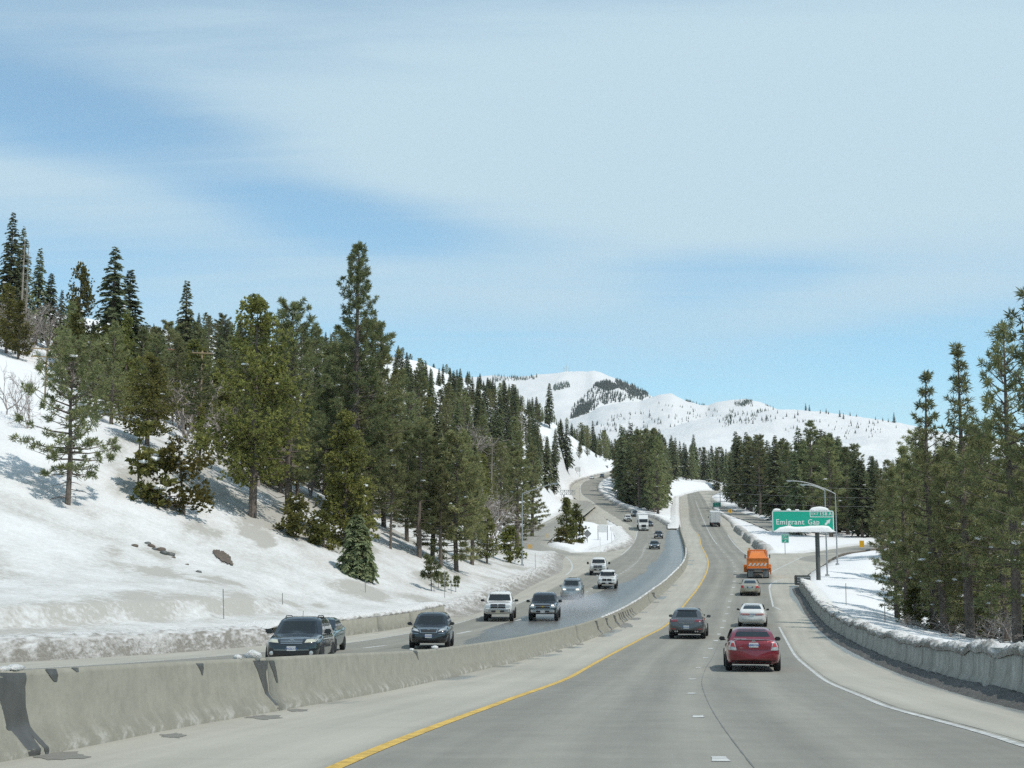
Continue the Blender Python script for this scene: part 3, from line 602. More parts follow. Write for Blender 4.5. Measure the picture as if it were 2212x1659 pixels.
paint('white_line', XLW, ZL, 205, 334, .2, 'white_paint', roadL, wob=.1)
paint('white_line', XLW, ZL, 440, 600, .25, 'white_paint', roadL2)
for Y in list(np.arange(128, 245, 3.4)) + list(np.arange(62, 128, 14.6)):
    paint('lane_dash', XLD, ZL, Y, Y + (.8 if Y > 127 else 3.), .2 + .0004*Y, 'white_paint', roadL, wob=.2)
poly_paint('white_line', rp_([(1222,1243),(1233,1233),(1236,1222),(1231,1211),(1222,1203)], 'L'), .22, 'white_paint', roadL, ZL)
poly_paint('white_line', [p + n * -2.9 for p, n in zip(RAMPW[24:58:4], RWN[24:58:4])], .14, 'white_paint', rampw, None, .03)

# ------------------------------------------------------------------ barriers
def wall_panels(thing, fx, zf, y0, y1, prof, mat, length, gap, side=1, name='panel', jitter=0.):
    """prof: (offset away from the given line, height) outline of the section; panels are separate pieces"""
    y = y0
    while y < y1 - .2:
        ye = min(y + length * (1 + random.uniform(-jitter, jitter)), y1); n = max(2, int((ye - y) / max(.7, y*.012)) + 1)
        ys = np.linspace(y, ye - gap, n); V = []; UV = []
        for a in ys:
            sl = float(fx(a + .2) - fx(a - .2)) / .4; k = math.hypot(1, sl); nx, ny = side / k, -side * sl / k
            for o_, h in prof: V.append((float(fx(a)) + nx*o_, a + ny*o_, float(zf(a)) + h)); UV.append((a * k, h + abs(o_)*.3, 0))
        m = len(prof); f = []
        for i in range(n - 1):
            for j in range(m - 1): f.append((i*m + j, (i+1)*m + j, (i+1)*m + j+1, i*m + j+1))
        f = np.array(f); caps = np.array([list(range(m))[::-1], [(n-1)*m + j for j in range(m)]])
        obj(name, mesh_np(name, np.array(V), [f, caps], mat, False, {'wall_uv': np.array(UV)}), thing)
        y = ye
    return thing
XBC = lambda y: XBAR(y)
med = empty('median_barrier', (float(XBAR(13)), 13, float(ZR(13))), 0, 'long tan concrete median barrier with dark melt stains between the two carriageways', 'barrier')
def rebase(root):
    root.matrix_world = root.matrix_world
    for c in root.children: c.location = -root.location
SEC = [(0,-.1),(0,.07),(-.17,.30),(-.235,.84),(-.26,.90),(-.40,.90),(-.425,.84),(-.49,.30),(-.66,.07),(-.66,-.1)]
SEC = [(o_, h*.98) for o_, h in SEC]
wall_panels(med, XBAR, ZR, -30, 22.55, SEC, 'concrete', 60, .012); wall_panels(med, XBAR, ZR, 22.55, 335, SEC, 'concrete', 45, .012)
def face_off(h):
    hs = [0, .07*.98, .30*.98, .84*.98, .882]; of = [0, 0, -.17, -.235, -.26]; return float(np.interp(h, hs, of))
_ys = np.arange(8, 160, .05); _us = CX + F * CP * (XBAR(_ys) - .2) / _ys
def stain(rows_, zx, zy, fac):
    """rows of (v, left, right) in an enlarged view whose corner is (zx, zy)"""
    pts = []
    for v, a, b_ in rows_:
        vv = (v / fac + zy) * .8848; l, r_ = ((q / fac + zx) * .8848 for q in (a, b_)); pts.append((vv, l, r_))
    V = []; rowsn = []
    vs_ = [p[0] for p in pts]; seq = np.linspace(vs_[0], vs_[-1], 14)
    for v in seq:
        l = np.interp(v, vs_, [p[1] for p in pts]); r_ = np.interp(v, vs_, [p[2] for p in pts])
        if seq[0] < v < seq[-1]: l += random.uniform(-.5, .5); r_ += random.uniform(-.5, .5)
        for u in np.linspace(l, r_, 4):
            Y = float(np.interp(u, _us, _ys)); x0 = float(XBAR(Y)); z0 = float(ZR(Y))
            zz = P(u, v, Y).z; h = min(max(zz - z0, .01), .885); o_ = face_off(h) + .004
            V.append((x0 + o_, Y, z0 + h + (.004 if h > .87 else 0)))
    f = np.array([(i*4+j, i*4+j+1, (i+1)*4+j+1, (i+1)*4+j) for i in range(13) for j in range(3)])
    o = obj('water_stain', mesh_np('water_stain', np.array(V), f, 'wet_concrete'), med)
Z1 = (0, 1300, 2.458); Z3 = (1100, 1300, 3.687); Z2 = (600, 1300, 3.687)
stain([(842,18,262),(870,40,262),(930,60,248),(1050,92,245),(1220,135,268)], *Z1); stain([(1220,135,236),(1290,152,236),(1345,170,238)], *Z1); stain([(1220,237,268),(1280,252,282),(1335,268,290)], *Z1)
stain([(820,380,443),(860,395,443),(893,418,436)], *Z1); stain([(812,530,572),(836,555,566)], *Z1); stain([(785,1245,1287),(820,1262,1285),(855,1272,1277)], *Z1)
stain([(768,1575,1662),(800,1585,1655),(850,1600,1640),(950,1625,1645),(1055,1640,1650)], *Z1); stain([(768,1664,1697),(830,1682,1703),(900,1697,1706)], *Z1)
stain([(1065,1545,1580),(1100,1565,1580),(1145,1578,1583)], *Z2)
stain([(795,1285,1308),(830,1297,1307),(930,1314,1321)], *Z3); stain([(770,1375,1398),(800,1382,1392),(895,1396,1404)], *Z3)
for x, w in ((1445,17),(1490,8),(1507,7),(1521,14),(1545,6),(1562,10),(1586,7),(1603,6)):
    v0 = 745 - (x - 1445) * .42; stain([(v0,x,x+w),(v0+110-(x-1445)*.12,x+20,x+20+w*.7)], *Z3)
stain([(540,1785,1810),(570,1794,1806),(625,1805,1815)], *Z3)
rebase(med)
def damp(x0, x1, y0, y1, zx, zy, fac):
    cu, cv, hu, hv = (x0+x1)/2, (y0+y1)/2, (x1-x0)/2, (y1-y0)/2; V = []; n = 26
    for k in range(n):
        a = 2*math.pi*k/n; rr = .72 + .55*random.random()*abs(math.sin(a*2.5 + x0)); u = (cu + hu*rr*math.cos(a))/fac*.8848 + zx*.8848; v = (cv + hv*rr*math.sin(a))/fac*.8848 + zy*.8848
        Y, x = road_xy(u, v, 'R'); V.append((max(x, float(XBAR(Y)) + .02), Y, float(ZR(Y)) + .004))
    m = MB(); m.add(V, [tuple(range(n))]); m.build('damp_patch', 'damp_pavement', roadR)
for q in ((170,540,1312,1368,*Z1),(1480,1700,1095,1124,*Z1),(1715,1850,1058,1076,*Z1),(960,1130,1205,1235,*Z1),(940,1010,1058,1080,*Z3),(1115,1205,998,1016,*Z3),(1048,1120,1024,1042,*Z3),(1330,1400,922,942,*Z3),(1410,1480,884,900,*Z3),(1480,1650,808,860,*Z3),(1590,1720,764,792,*Z3),(1810,1890,622,634,*Z3)): damp(*q)

# weathered wall at the right with its crust of ploughed snow
WSEC = [(0,-.1),(.02,.10),(.16,.35),(.22,1.0),(.50,1.0),(.62,-.1)]
rw = empty('snow_choked_barrier', (float(XWALL(60)), 60, float(ZR(60))), 0, 'grimy grey concrete roadside barrier capped with lumpy snow beside the pines', 'barrier')
wall_panels(rw, XRE, ZR, 4, 133, WSEC, 'grimy_concrete', 3.4, .014, jitter=.5)
def crust(name, fx, zf, y0, y1, prof, mat, amp, parent=None, freq=2.2, side=1, dirtf=None, step=None, seed=0., spike=0., roll=.35, floor=-.12, taper=2.):
    ys = [y0]
    while ys[-1] < y1: ys.append(ys[-1] + (step or max(.12, ys[-1]*.004)))
    ys = np.array(ys); V = []; D = []
    pr = np.array(prof); tt = np.linspace(0, 1, len(pr)); t2 = np.linspace(0, 1, len(pr)*3 - 2); oo = np.interp(t2, tt, pr[:, 0]); hh = np.interp(t2, tt, pr[:, 1]); mm = len(t2)
    sl = (fx(ys+.2) - fx(ys-.2)) / .4; k = np.hypot(1, sl); fx0 = fx(ys); z0 = zf(ys)
    O = oo[None] * np.ones((len(ys), 1)); H = hh[None] * np.ones((len(ys), 1)); A = (ys*k)[:, None] * np.ones((1, mm)); Tt = t2[None] * np.ones((len(ys), 1))
    nz = fbm(A, O*1.7 + H*1.7, sc_=freq, octv=4, seed=seed); edge = np.clip(np.minimum(Tt, 1 - Tt) * 6, 0, 1)
    nl = fbm(A, A*0, sc_=min(freq*.45, .5), octv=4, seed=seed + 4)
    tp = taper * max(1, ys[-1]/120); env = (sstep(ys[0], ys[0] + tp, ys) * sstep(ys[-1], ys[-1] - tp, ys))[:, None]
    H2 = np.maximum((H - max(floor, 0)) * (1 + nl * roll) + max(floor, 0) + nz * amp * edge + np.abs(nz) * spike * edge, floor); H2 = H2*env + (floor - .03)*(1 - env); O2 = O + nz * amp * .8 * edge
    X = fx0[:, None] + side * O2 / k[:, None]; Y = ys[:, None] - side * sl[:, None] * O2 / k[:, None]; Z = z0[:, None] + H2
    D = dirtf(Tt, H, nz) if dirtf else Tt*0
    i = np.arange(X.size).reshape(X.shape); q = np.stack([i[:-1, :-1], i[:-1, 1:], i[1:, 1:], i[1:, :-1]], -1).reshape(-1, 4)
    return obj(name, mesh_np(name, np.stack([X, Y, Z], -1), q, mat, True, {'dirt': np.asarray(D).ravel()}), parent)
tag(crust('snow_crust', XRE, lambda y: ZR(y), 3, 133.5, [(.18,.84),(.15,.95),(.24,1.03),(.42,1.06),(.65,1.0),(1.0,.9),(1.5,.7),(1.8,.4)], 'grey_snow', .12, rw, 5.2, dirtf=lambda t, h, n: np.clip(1.35 - t*3.0 + n*2.6, 0, 1), seed=2, spike=.16, roll=.6, floor=.3), kind='stuff')
rebase(rw)
tag(crust('slush', XRE, ZR, 3, 133, [(.12,.12),(-.08,.17),(-.28,.09),(-.5,.03),(-.7,-.03)], 'slush', .11, None, 3.5, seed=5, spike=.12), kind='stuff')
# west side: dirty ploughed berm, a stretch of wall, berm again
dfb = lambda t, h, n: np.clip(1.2 - t*1.6 + n*2.2, 0, 1)
BP = [(-.35,-.05),(-.15,.2),(.05,.5),(.3,.75),(.8,.88),(1.5,.9),(2.4,.85),(3.2,.6)]
tag(crust('snow_berm', XLE, ZL, 26, 68, BP, 'grey_snow', .09, None, 5., side=-1, dirtf=dfb, seed=11, spike=.14, roll=.2), kind='stuff')
tag(crust('snow_berm', XLE, ZL, 94, 204, [(-1.3,-.02),(-.7,.12),(-.3,.3),(.1,.52),(.5,.7),(1.2,.78),(2.2,.72),(3.2,.5)], 'grey_snow', .09, None, 3.6, side=-1, dirtf=lambda t, h, n: np.clip(1.6 - t*2.0 + n*2, 0, 1), seed=12, spike=.16), kind='stuff')
lw_ = empty('retaining_wall', (float(XLE(80)), 80, float(ZL(80))), 0, 'low tan concrete wall under the snow bank behind the black crossover', 'wall')
wall_panels(lw_, XLE, ZL, 67, 95, [(-.02,-.1),(0,.1),(.1,.86),(.4,.86),(.45,-.1)], 'concrete', 6, .02, side=-1); rebase(lw_)
tag(crust('snow_berm', XLE, ZL, 66, 96, [(.12,.82),(.1,.93),(.25,1.08),(.8,1.15),(1.6,1.1),(2.6,.9),(3.4,.5)], 'grey_snow', .08, None, 3., side=-1, dirtf=lambda t, h, n: np.clip(1.0 - t*3.2 + n*2, 0, 1), seed=13, spike=.1, floor=.8, taper=1.2), kind='stuff')
tag(crust('snow_berm', XLE, ZL, 216, 345, [(-1.2,-.05),(-.5,.3),(.1,.65),(.8,.8),(1.8,.75),(3,.5)], 'grey_snow', .12, None, 1.6, side=-1, dirtf=lambda t, h, n: np.clip(1.3 - t*2.4 + n*2, 0, 1), seed=14, spike=.2), kind='stuff')
for y0, y1, f, zf, s in ((470, 800, XLE, ZL, -1), (342, 640, XLR, ZL, 1)):
    tag(crust('snow_berm', f, zf, y0, y1, [(-.5,-.05),(-.1,.5),(.3,.95),(1.2,1.0),(2.6,.6),(3.4,.2)], 'grey_snow', .12, None, .7, side=s, dirtf=lambda t, h, n: np.clip(1.4 - t*2.6 + n, 0, 1), seed=15 + s, step=2.), kind='stuff')
tag(crust('snow_berm', XBAR, ZR, 336, 620, [(.4,-.05),(.1,.5),(-.3,.95),(-1.2,1.0),(-2.6,.6),(-3.4,.2)][::1], 'grey_snow', .12, None, .7, side=1, dirtf=lambda t, h, n: np.clip(1.2 - t*2.6 + n, 0, 1), seed=18, step=2.), kind='stuff')
tag(crust('snow_berm', XMO, ZR, 330, 505, [(-.4,-.05),(-.1,.25),(.3,.4),(1.0,.4),(1.8,.25),(2.4,.05)], 'grey_snow', .12, None, .6, side=1, dirtf=lambda t, h, n: np.clip(1.5 - t*2.2 + n, 0, 1), seed=19, step=2.), kind='stuff')
for i, (y0, y1, lb) in enumerate(((215, 247, 'nearest grimy block of ploughed snow at the exit gore'), (251, 287, 'middle grimy block of ploughed snow along the eastbound shoulder'), (291, 329, 'farthest grimy block of ploughed snow along the eastbound shoulder'))):
    o = crust('snow_block', XMO, ZR, y0, y1, [(-.3,-.1),(-.2,.6),(.1,1.15),(.7,1.3),(1.3,1.15),(1.9,.5),(2.1,-.1)], 'grey_snow', .25, None, .9, side=1, dirtf=lambda t, h, n: np.clip(1.25 - t*1.3 + n, 0, 1), seed=22 + i, step=.8)
    tag(o, lb, 'snow block', 'ploughed snow blocks along the shoulder')
tag(crust('snow_strip', XBAR, lambda y: ZR(y) + .86, 76, 215, [(-.23,0),(-.25,.05),(-.33,.08),(-.41,.05),(-.45,0)], 'grey_snow', .07, None, 2.6, side=1, seed=30, floor=-.03, roll=2.6, dirtf=lambda t, h, n: np.clip(.25 + n*2, 0, 1)), kind='stuff')
def blob(c, r, seed, squash=.7, mat='bright_snow', name='snow_clump', parent=None, sub=2):
    bm = bmesh.new(); bmesh.ops.create_icosphere(bm, subdivisions=sub, radius=1)
    for v in bm.verts:
        n = v.co.copy(); d = 1 + .9 * float(fbm(n.x + n.z*1.3, n.y - n.z*.7, sc_=1.6, octv=3, seed=seed)); v.co = Vector((n.x*r[0], n.y*r[1], n.z*r[2]*squash)) * d
    me = bpy.data.meshes.new(name); bm.to_mesh(me); bm.free(); me.polygons.foreach_set('use_smooth', [True]*len(me.polygons)); me.materials.append(MATS[mat])
    o = obj(name, me, parent, c); return o
def on_barrier(u):
    Y = float(np.interp(u, _us, _ys)); return Vector((float(XBAR(Y)) - .33, Y, float(ZR(Y)) + .89))
for k, (u, r, lb) in enumerate(((66, .042, 'lump of old snow on the barrier top just beyond the orange reflector'), (88, .05, 'bigger lump of old snow on the barrier top above the widest stain'), (545, .05, 'small snow lump on the barrier top in front of the dark SUV bumper'), (578, .10, 'pointed snow lump on the barrier top above the forked stain'), (952, .07, 'snow lump on the barrier top below the black crossover'), (905, .045, 'tiny snow lump on the barrier top ahead of the black crossover'))):
    tag(blob(on_barrier(u) + Vector((0, 0, r*.35)), (r*1.5, r*3.4 if u < 100 else r*1.6, r), k + 3, .9, 'grey_snow'), lb, 'snow lump', 'snow lumps on the median barrier')
rb = on_barrier(38); m_ = MB(); m_.box((0, 0, .03), (.11, .22, .055), bev=.015)
pmat('orange_plastic', (.85,.35,.02), .4)
tag(m_.build('barrier_reflector', 'orange_plastic', loc=rb), 'small orange reflector on the barrier top beside the lumps of snow', 'reflector')

# ------------------------------------------------------------------ trees
def diamonds(c, d, w, ln, wd):
    """arrays: centre-base c, direction d, width direction w, length, width -> verts (4n,3)"""
    V = np.empty((len(c), 4, 3)); V[:, 0] = c; V[:, 1] = c + d*(ln*.45)[:, None] + w*(wd*.5)[:, None]; V[:, 2] = c + d*ln[:, None]; V[:, 3] = c + d*(ln*.45)[:, None] - w*(wd*.5)[:, None]
    return V
def unit(a): return a / np.maximum(np.linalg.norm(a, axis=-1, keepdims=True), 1e-6)
def crown_mesh(name, V, tint, mat):
    n = len(V); q = np.arange(n*4).reshape(n, 4)
    return mesh_np(name, V.reshape(-1, 3), q, mat, False, {'tint': np.repeat(tint, 4)})
def limbs_mesh(name, tubes, mat):
    m = MB()
    for pts, r, n in tubes: m.tube(pts, r, n, caps=False)
    return m.mesh(name, mat, True)
PROTO = {}
def snow_bits(rg, spots, k, size=.35):
    m = MB()
    if not len(spots): return None
    for i in rg.choice(len(spots), min(k, len(spots)), replace=False):
        c = spots[i]; bm = bmesh.new(); bmesh.ops.create_icosphere(bm, subdivisions=1, radius=1); s = size * rg.uniform(.5, 1.2)
        V = [(c[0] + v.co.x*s*rg.uniform(.8,1.3), c[1] + v.co.y*s*rg.uniform(.8,1.3), c[2] + .1 + v.co.z*s*.45) for v in bm.verts]; m.add(V, [[v.index for v in f.verts] for f in bm.faces]); bm.free()
    return m.mesh('snow_clumps', 'bright_snow', True)
def fir(seed, h=20., Rr=3.3, bare=.1, dens=1., mat='fir_needles', droop=.5, power=.8):
    rg = np.random.default_rng(seed); tubes = [([(0,0,-1),(0,0,h*.5),(0,0,h*.98)], [h*.017,h*.010,.02], 7)]
    Cs=[];Ds=[];Ws=[];Ln=[];Wd=[];Ti=[];spots=[]
    z = h*bare
    while z < h*.985:
        hf = (z/h - bare)/(1-bare); Lb = Rr * (1-hf)**power * min(1, .55 + hf*3.2) + .12
        nb = int(rg.integers(5, 8)); ph = rg.uniform(0, 6.28)
        for b in range(nb):
            az = ph + b*6.283/nb + rg.normal(0, .25); Lx = Lb * rg.uniform(.62, 1.15)
            if rg.random() < .10: continue
            dirh = np.array([math.cos(az), math.sin(az), 0]); side = np.array([-math.sin(az), math.cos(az), 0]); zb = z + rg.normal(0, .12)
            up0 = .25 + .5*hf; f = lambda t: dirh*Lx*t + np.array([0,0, zb + Lx*(up0*t - (droop+.25*(1-hf))*t*t*1.1)])
            if Lx > .8: tubes.append(([f(0), f(.5), f(.92)], [.035+.012*Lx*.3, .025, .008], 3))
            n = int((6 + Lx*7) * dens); t = np.sort(rg.uniform(.12, 1, n)); p = np.array([f(a) for a in t]); tn = unit(np.array([f(min(a+.05,1.05)) - f(a-.02) for a in t]))
            ti = rg.uniform(0, 1) * .55
            for s in (-1, 1, 0):
                ang = s * rg.uniform(.6, 1.05, n); dd = tn*np.cos(ang)[:, None] + side[None]*np.sin(ang)[:, None] + np.array([0,0,1])[None]*rg.normal(-.14, .2, n)[:, None]; dd = unit(dd)
                ln = (.26 + .34*Lx*(1 - t*.55)) * rg.uniform(.6, 1.15, n) * (.55 if s == 0 else .8); ln = np.minimum(ln*1.2, 1.15)
                wv = unit(np.cross(dd, rg.normal(0, .45, (n, 3)) + np.array([0,0,1])))
                Cs.append(p); Ds.append(dd); Ws.append(wv); Ln.append(ln); Wd.append(ln*rg.uniform(.3, .5, n)); Ti.append(np.clip(ti + rg.uniform(0, .45, n), 0, 1))
            if Lx > 1.2: spots.append(f(.7))
        z += h * rg.uniform(.015, .026) * (.75 + .5*(1-hf))
    c = np.concatenate(Cs); V = diamonds(c, np.concatenate(Ds), np.concatenate(Ws), np.concatenate(Ln), np.concatenate(Wd))
    return limbs_mesh('trunk', tubes, 'bark'), crown_mesh('crown', V, np.concatenate(Ti), mat), snow_bits(rg, spots, 7), h
def pine(seed, h=18., Rr=3.2, bare=.22, nw=24, mat='pine_needles', open_=1., tuft=.44, prof=.62, lean=0., blades=20, young=False):
    rg = np.random.default_rng(seed); lx = lean*h
    axis = lambda z: np.array([lx*(z/h)**1.5 + .10*math.sin(z*.5+seed), .08*math.cos(z*.4+seed), z])
    tubes = [([axis(z) for z in (-1, h*.3, h*.6, h*.97)], [h*.017, h*.014, h*.008, .025], 8)]
    tc=[];td=[];tt=[];spots=[]
    dead = []
    # dead stubs below the crown, bleached limbs through it
    for k in range(9):
        z = h*rg.uniform(bare*.6, .62); az = rg.uniform(0, 6.28); l = Rr*rg.uniform(.5, 1.05)*(1.1 - z/h); a = axis(z); d = np.array([math.cos(az), math.sin(az), 0])
        dead.append(([a, a + d*l*.5 + [0,0,-.12*l], a + d*l + [0,0,rg.uniform(-.25,.15)*l]], [.045,.03,.012], 4))
    for k in range(int(7*open_)):
        z = h*rg.uniform(.06, bare + .05); az = rg.uniform(0, 6.28); l = Rr*rg.uniform(.25, .6); a = axis(z); d = np.array([math.cos(az), math.sin(az), 0])
        tubes.append(([a, a + d*l*.6 + [0,0,-.1*l], a + d*l + [0,0,-.3*l]], [.035,.022,.008], 3))
    for w in range(nw):
        hf = (w + rg.uniform(0, .8))/nw; z = h*(bare + (1-bare)*hf*.985); a0 = axis(z); Lb = Rr*((1-hf)**prof)*min(1, .5 + 2.2*hf) + .25
        nb = int(rg.integers(3, 6)); ph = rg.uniform(0, 6.28)
        for b in range(nb):
            az = ph + b*6.283/nb + rg.normal(0, .35); Lx = Lb*rg.uniform(.5, 1.2)
            dh = np.array([math.cos(az), math.sin(az), 0]); sd_ = np.array([-math.sin(az), math.cos(az), 0]); up = .05 + .7*hf; dr = .35*(1-hf)
            bend = rg.normal(0, .2)
            f = lambda t: a0 + dh*Lx*t + sd_*bend*Lx*t*t + np.array([0,0, Lx*(up*t - dr*t + .28*t*t)])
            tubes.append(([f(0), f(.4), f(.75), f(1.)], [.03+.014*Lx, .02+.008*Lx, .02, .01], 4))
            nt_ = int((3 + Lx*3.4)/open_**.5)
            for k in range(nt_):
                t = 1 - rg.random()**1.4*.72 if k else 1.; p = f(t); s = rg.choice([-1, 1]) * rg.uniform(0, 1); q = (dh*rg.uniform(.25, .8) + sd_*s*.8 + np.array([0,0,rg.uniform(.0,.55)]))*min(.95, .22*Lx + .12)*(1.15-t*.55)
                if k == 0: q = q*.15
                e = p + q
                if k and rg.random() < .6: tubes.append(([p, e], [.014,.007], 3))
                tc.append(e); td.append(unit(q*.6 + dh*.25 + np.array([0,0,.35]))); tt.append(rg.uniform(0, 1)*.6)
            if Lx > 1.1: spots.append(f(.75))
    for k in range(4): tc.append(axis(h*(.985 - .012*k))); td.append(np.array([0,0,1.])); tt.append(.3)
    tc=np.array(tc); td=np.array(td); n=len(tc)
    dd = rg.normal(0, 1, (n, blades, 3)); dd = unit(unit(dd)*1.0 + td[:, None]*.55); ln = rg.uniform(.6, 1.1, (n, blades))*tuft
    c = np.repeat(tc[:, None], blades, 1) - td[:, None]*rg.uniform(0, .22, (n, blades, 1)); wv = unit(np.cross(dd, rg.normal(0, 1, (n, blades, 3))))
    V = diamonds(c.reshape(-1,3), dd.reshape(-1,3), wv.reshape(-1,3), ln.ravel(), (ln*rg.uniform(.12,.20,(n,blades))).ravel())
    ti = np.clip(np.repeat(np.array(tt)[:, None], blades, 1) + rg.uniform(0, .4, (n, blades)), 0, 1)
    return limbs_mesh('trunk', tubes, 'bark'), crown_mesh('crown', V, ti.ravel(), mat), snow_bits(rg, spots, 6, .28), h, limbs_mesh('dead_limbs', dead, 'dead_wood')
def cedar(seed, h=14., Rr=3., bare=.1, n=2600, mat='cedar_sprays', power=.75, rag=.35, lean=0.):
    rg = np.random.default_rng(seed); axis = lambda z: np.array([lean*z, 0, z]); tubes = [([axis(-1), axis(h*.5), axis(h*.97)], [h*.02, h*.012, .02], 7)]
    # boughs: each a plume that leaves the trunk and turns up
    Cs=[];Ds=[];Ti=[];spots=[]
    nb = int(n/26)
    for b in range(nb):
        hf = rg.random()**1.15; z = h*(bare + (1-bare)*hf); az = rg.uniform(0, 6.28); Rz = (Rr*(1-hf)**power*min(1, .6+2.5*hf) + .2)*(1 + rag*math.sin(az*3 + z*1.1 + seed) * .5)*rg.uniform(.7, 1.15)
        dh = np.array([math.cos(az), math.sin(az), 0]); f = lambda t: axis(z) + dh*Rz*t + np.array([0,0,Rz*(-.18*t + .42*t**2.5)])
        tubes.append(([f(0), f(.5), f(1)], [.05, .03, .01], 3)); k = int(26*(.5 + .5*Rz/Rr)); t = 1 - rg.random(k)**1.3*.78
        p = np.array([f(a) for a in t]) + rg.normal(0, .13 + .05*Rz, (k, 3)) * np.array([1.2, 1.2, 1.1]); Cs.append(p); Ds.append(unit(dh[None]*rg.uniform(.3, 1.1, (k,1)) + rg.normal(0, .5, (k, 3)) + np.array([0,0,.35])))
        Ti.append(np.clip(rg.uniform(0, .5) + rg.uniform(0, .5, k), 0, 1)); spots.append(f(.8))
    c = np.concatenate(Cs); d = np.concatenate(Ds); ti = np.concatenate(Ti); m = len(c); fan = 10
    dd = unit(d[:, None] + rg.normal(0, .55, (m, fan, 3))); ln = rg.uniform(.17, .36, (m, fan)); wv = unit(np.cross(dd, rg.normal(0, 1, (m, fan, 3))))
    V = diamonds(np.repeat(c[:, None], fan, 1).reshape(-1,3), dd.reshape(-1,3), wv.reshape(-1,3), ln.ravel(), (ln*.42).ravel())
    return limbs_mesh('trunk', tubes, 'bark'), crown_mesh('crown', V, np.clip(np.repeat(ti, fan) + rg.normal(0, .1, m*fan), 0, 1), mat), snow_bits(rg, spots, 4, .3), h
def bare_tree(seed, h=8., spread=.5, mat='grey_bark', depth=5, stems=1):
    rg = np.random.default_rng(seed); main=[]; twigs=[]
    def grow(p, d, l, r_, k):
        mid = p + d*l*.5 + rg.normal(0, .05*l, 3); e = p + d*l + rg.normal(0, .05*l, 3); (main if k >= depth-1 else twigs).append(([p, mid, e], [r_, r_*.8, r_*.62], 5 if k > 2 else 3))
        if k <= 0: return
        for _ in range(int(rg.integers(2, 4)) + (k == depth)):
            nd = unit(d + rg.normal(0, spread, 3) + np.array([0,0,.12])); grow(e if rg.random() < .65 else mid, nd, l*rg.uniform(.6, .85), max(r_*.62, .017), k-1)
    for s in range(stems):
        d = unit(np.array([rg.normal(0, .18), rg.normal(0, .18), 1.])); grow(np.array([rg.normal(0,.3)*(stems>1), rg.normal(0,.3)*(stems>1), -.3]), d, h*.27, h*.014, depth)
    return limbs_mesh('trunk', main, mat), limbs_mesh('twigs', twigs, mat), None, h
def snag(seed, h=14.):
    rg = np.random.default_rng(seed); t1 = [([(0,0,-1),(.05,0,h*.5),(0,.1,h)], [h*.012,h*.008,.02], 6)]; t2=[]
    for k in range(60):
        z = h*rg.uniform(.15, .98); az = rg.uniform(0, 6.28); l = 1.7*(1 - z/h)**.7*rg.uniform(.4, 1.1) + .1; d = np.array([math.cos(az), math.sin(az), 0]); p = np.array([0,0,z])
        t2.append(([p, p + d*l*.6 + [0,0,-.05*l], p + d*l + [0,0,-.3*l]], [.03,.018,.006], 3))
    return limbs_mesh('trunk', t1, 'dead_wood'), limbs_mesh('branches', t2, 'dead_wood'), None, h
PROTO['fir'] = [fir(s, 20, r_, b, 1., 'fir_needles', dr, pw) for s, r_, b, dr, pw in ((1,3.4,.05,.5,.85),(2,2.9,.08,.55,.75),(3,3.8,.04,.42,.9),(4,3.1,.14,.5,.7),(5,2.4,.06,.6,.8))]
PROTO['pine'] = [pine(s, 18, r_, b, n_, prof=pf) for s, r_, b, n_, pf in ((11,3.2,.14,26,.7),(12,2.8,.22,24,.6),(13,3.6,.1,28,.8),(14,3.0,.34,20,.55),(15,2.6,.08,28,.85))]
PROTO['cedar'] = [cedar(s, 14, r_, b, n_, power=pw) for s, r_, b, n_, pw in ((21,3.,.08,2600,.75),(22,2.6,.05,2400,.9),(23,3.4,.1,2900,.6))]
PROTO['conifer'] = [fir(s, 20, r_, .05, 1., 'fir_needles', .62, pw) for s, r_, pw in ((6,2.6,.8),(7,2.9,.9))]  # slim drooping firs from the fir shapes, split off as their own kind
PROTO['bare'] = [bare_tree(s, 8, sp, 'grey_bark', 5, st) for s, sp, st in ((31,.5,1),(32,.6,2),(33,.45,2))]
PROTO['snag'] = [snag(41), snag(42)]
KIND = {'conifer': ('spruce_tree', 'spruce tree'), 'fir': ('fir_tree', 'fir tree'), 'pine': ('pine_tree', 'pine tree'), 'cedar': ('cedar_tree', 'cedar tree'), 'bare': ('bare_tree', 'leafless tree'), 'snag': ('dead_tree', 'dead tree')}
def plant(pr, kind, loc, h, label, group=None, wide=1., rz=None, snow=True, tilt=0.):
    tr, cr, sn, h0 = pr[:4]; s = h/h0; nm, cat = KIND[kind]
    r_ = empty(nm, loc, 0, label, cat, group); r_.rotation_euler = (0, tilt, rng.uniform(0, 6.28) if rz is None else rz); r_.scale = (s*wide, s*wide, s)
    obj('trunk', tr, r_); c_ = obj('twigs' if kind == 'bare' else 'branches' if kind == 'snag' else 'crown', cr, r_)
    if kind in ('bare', 'snag'): tag(c_, kind='stuff')
    if len(pr) > 4 and snow: tag(obj('dead_limbs', pr[4], r_), kind='stuff')
    if sn is not None and snow: tag(obj('snow', sn, r_), kind='stuff')
    return r_
def proto_new(kind, fn): return fn
TREEPOS = []
def hero(kind, u, vb, vt, Y, label, pr=None, wide=1., group=None, rz=None, ground=True, tilt=0., snow=True):
    p = P(u, vb, Y); 
    if ground: p.z = min(p.z, gzf(p.x, p.y)) if abs(gzf(p.x, p.y) - p.z) < 6 else gzf(p.x, p.y)
    top = P(u, vt, Y).z; TREEPOS.append((p.x, p.y)); pr = pr or PROTO[kind][int(rng.integers(len(PROTO[kind])))]
    return plant(pr, kind, p, max(top - p.z, .6), label, group, wide, rz, snow, tilt)
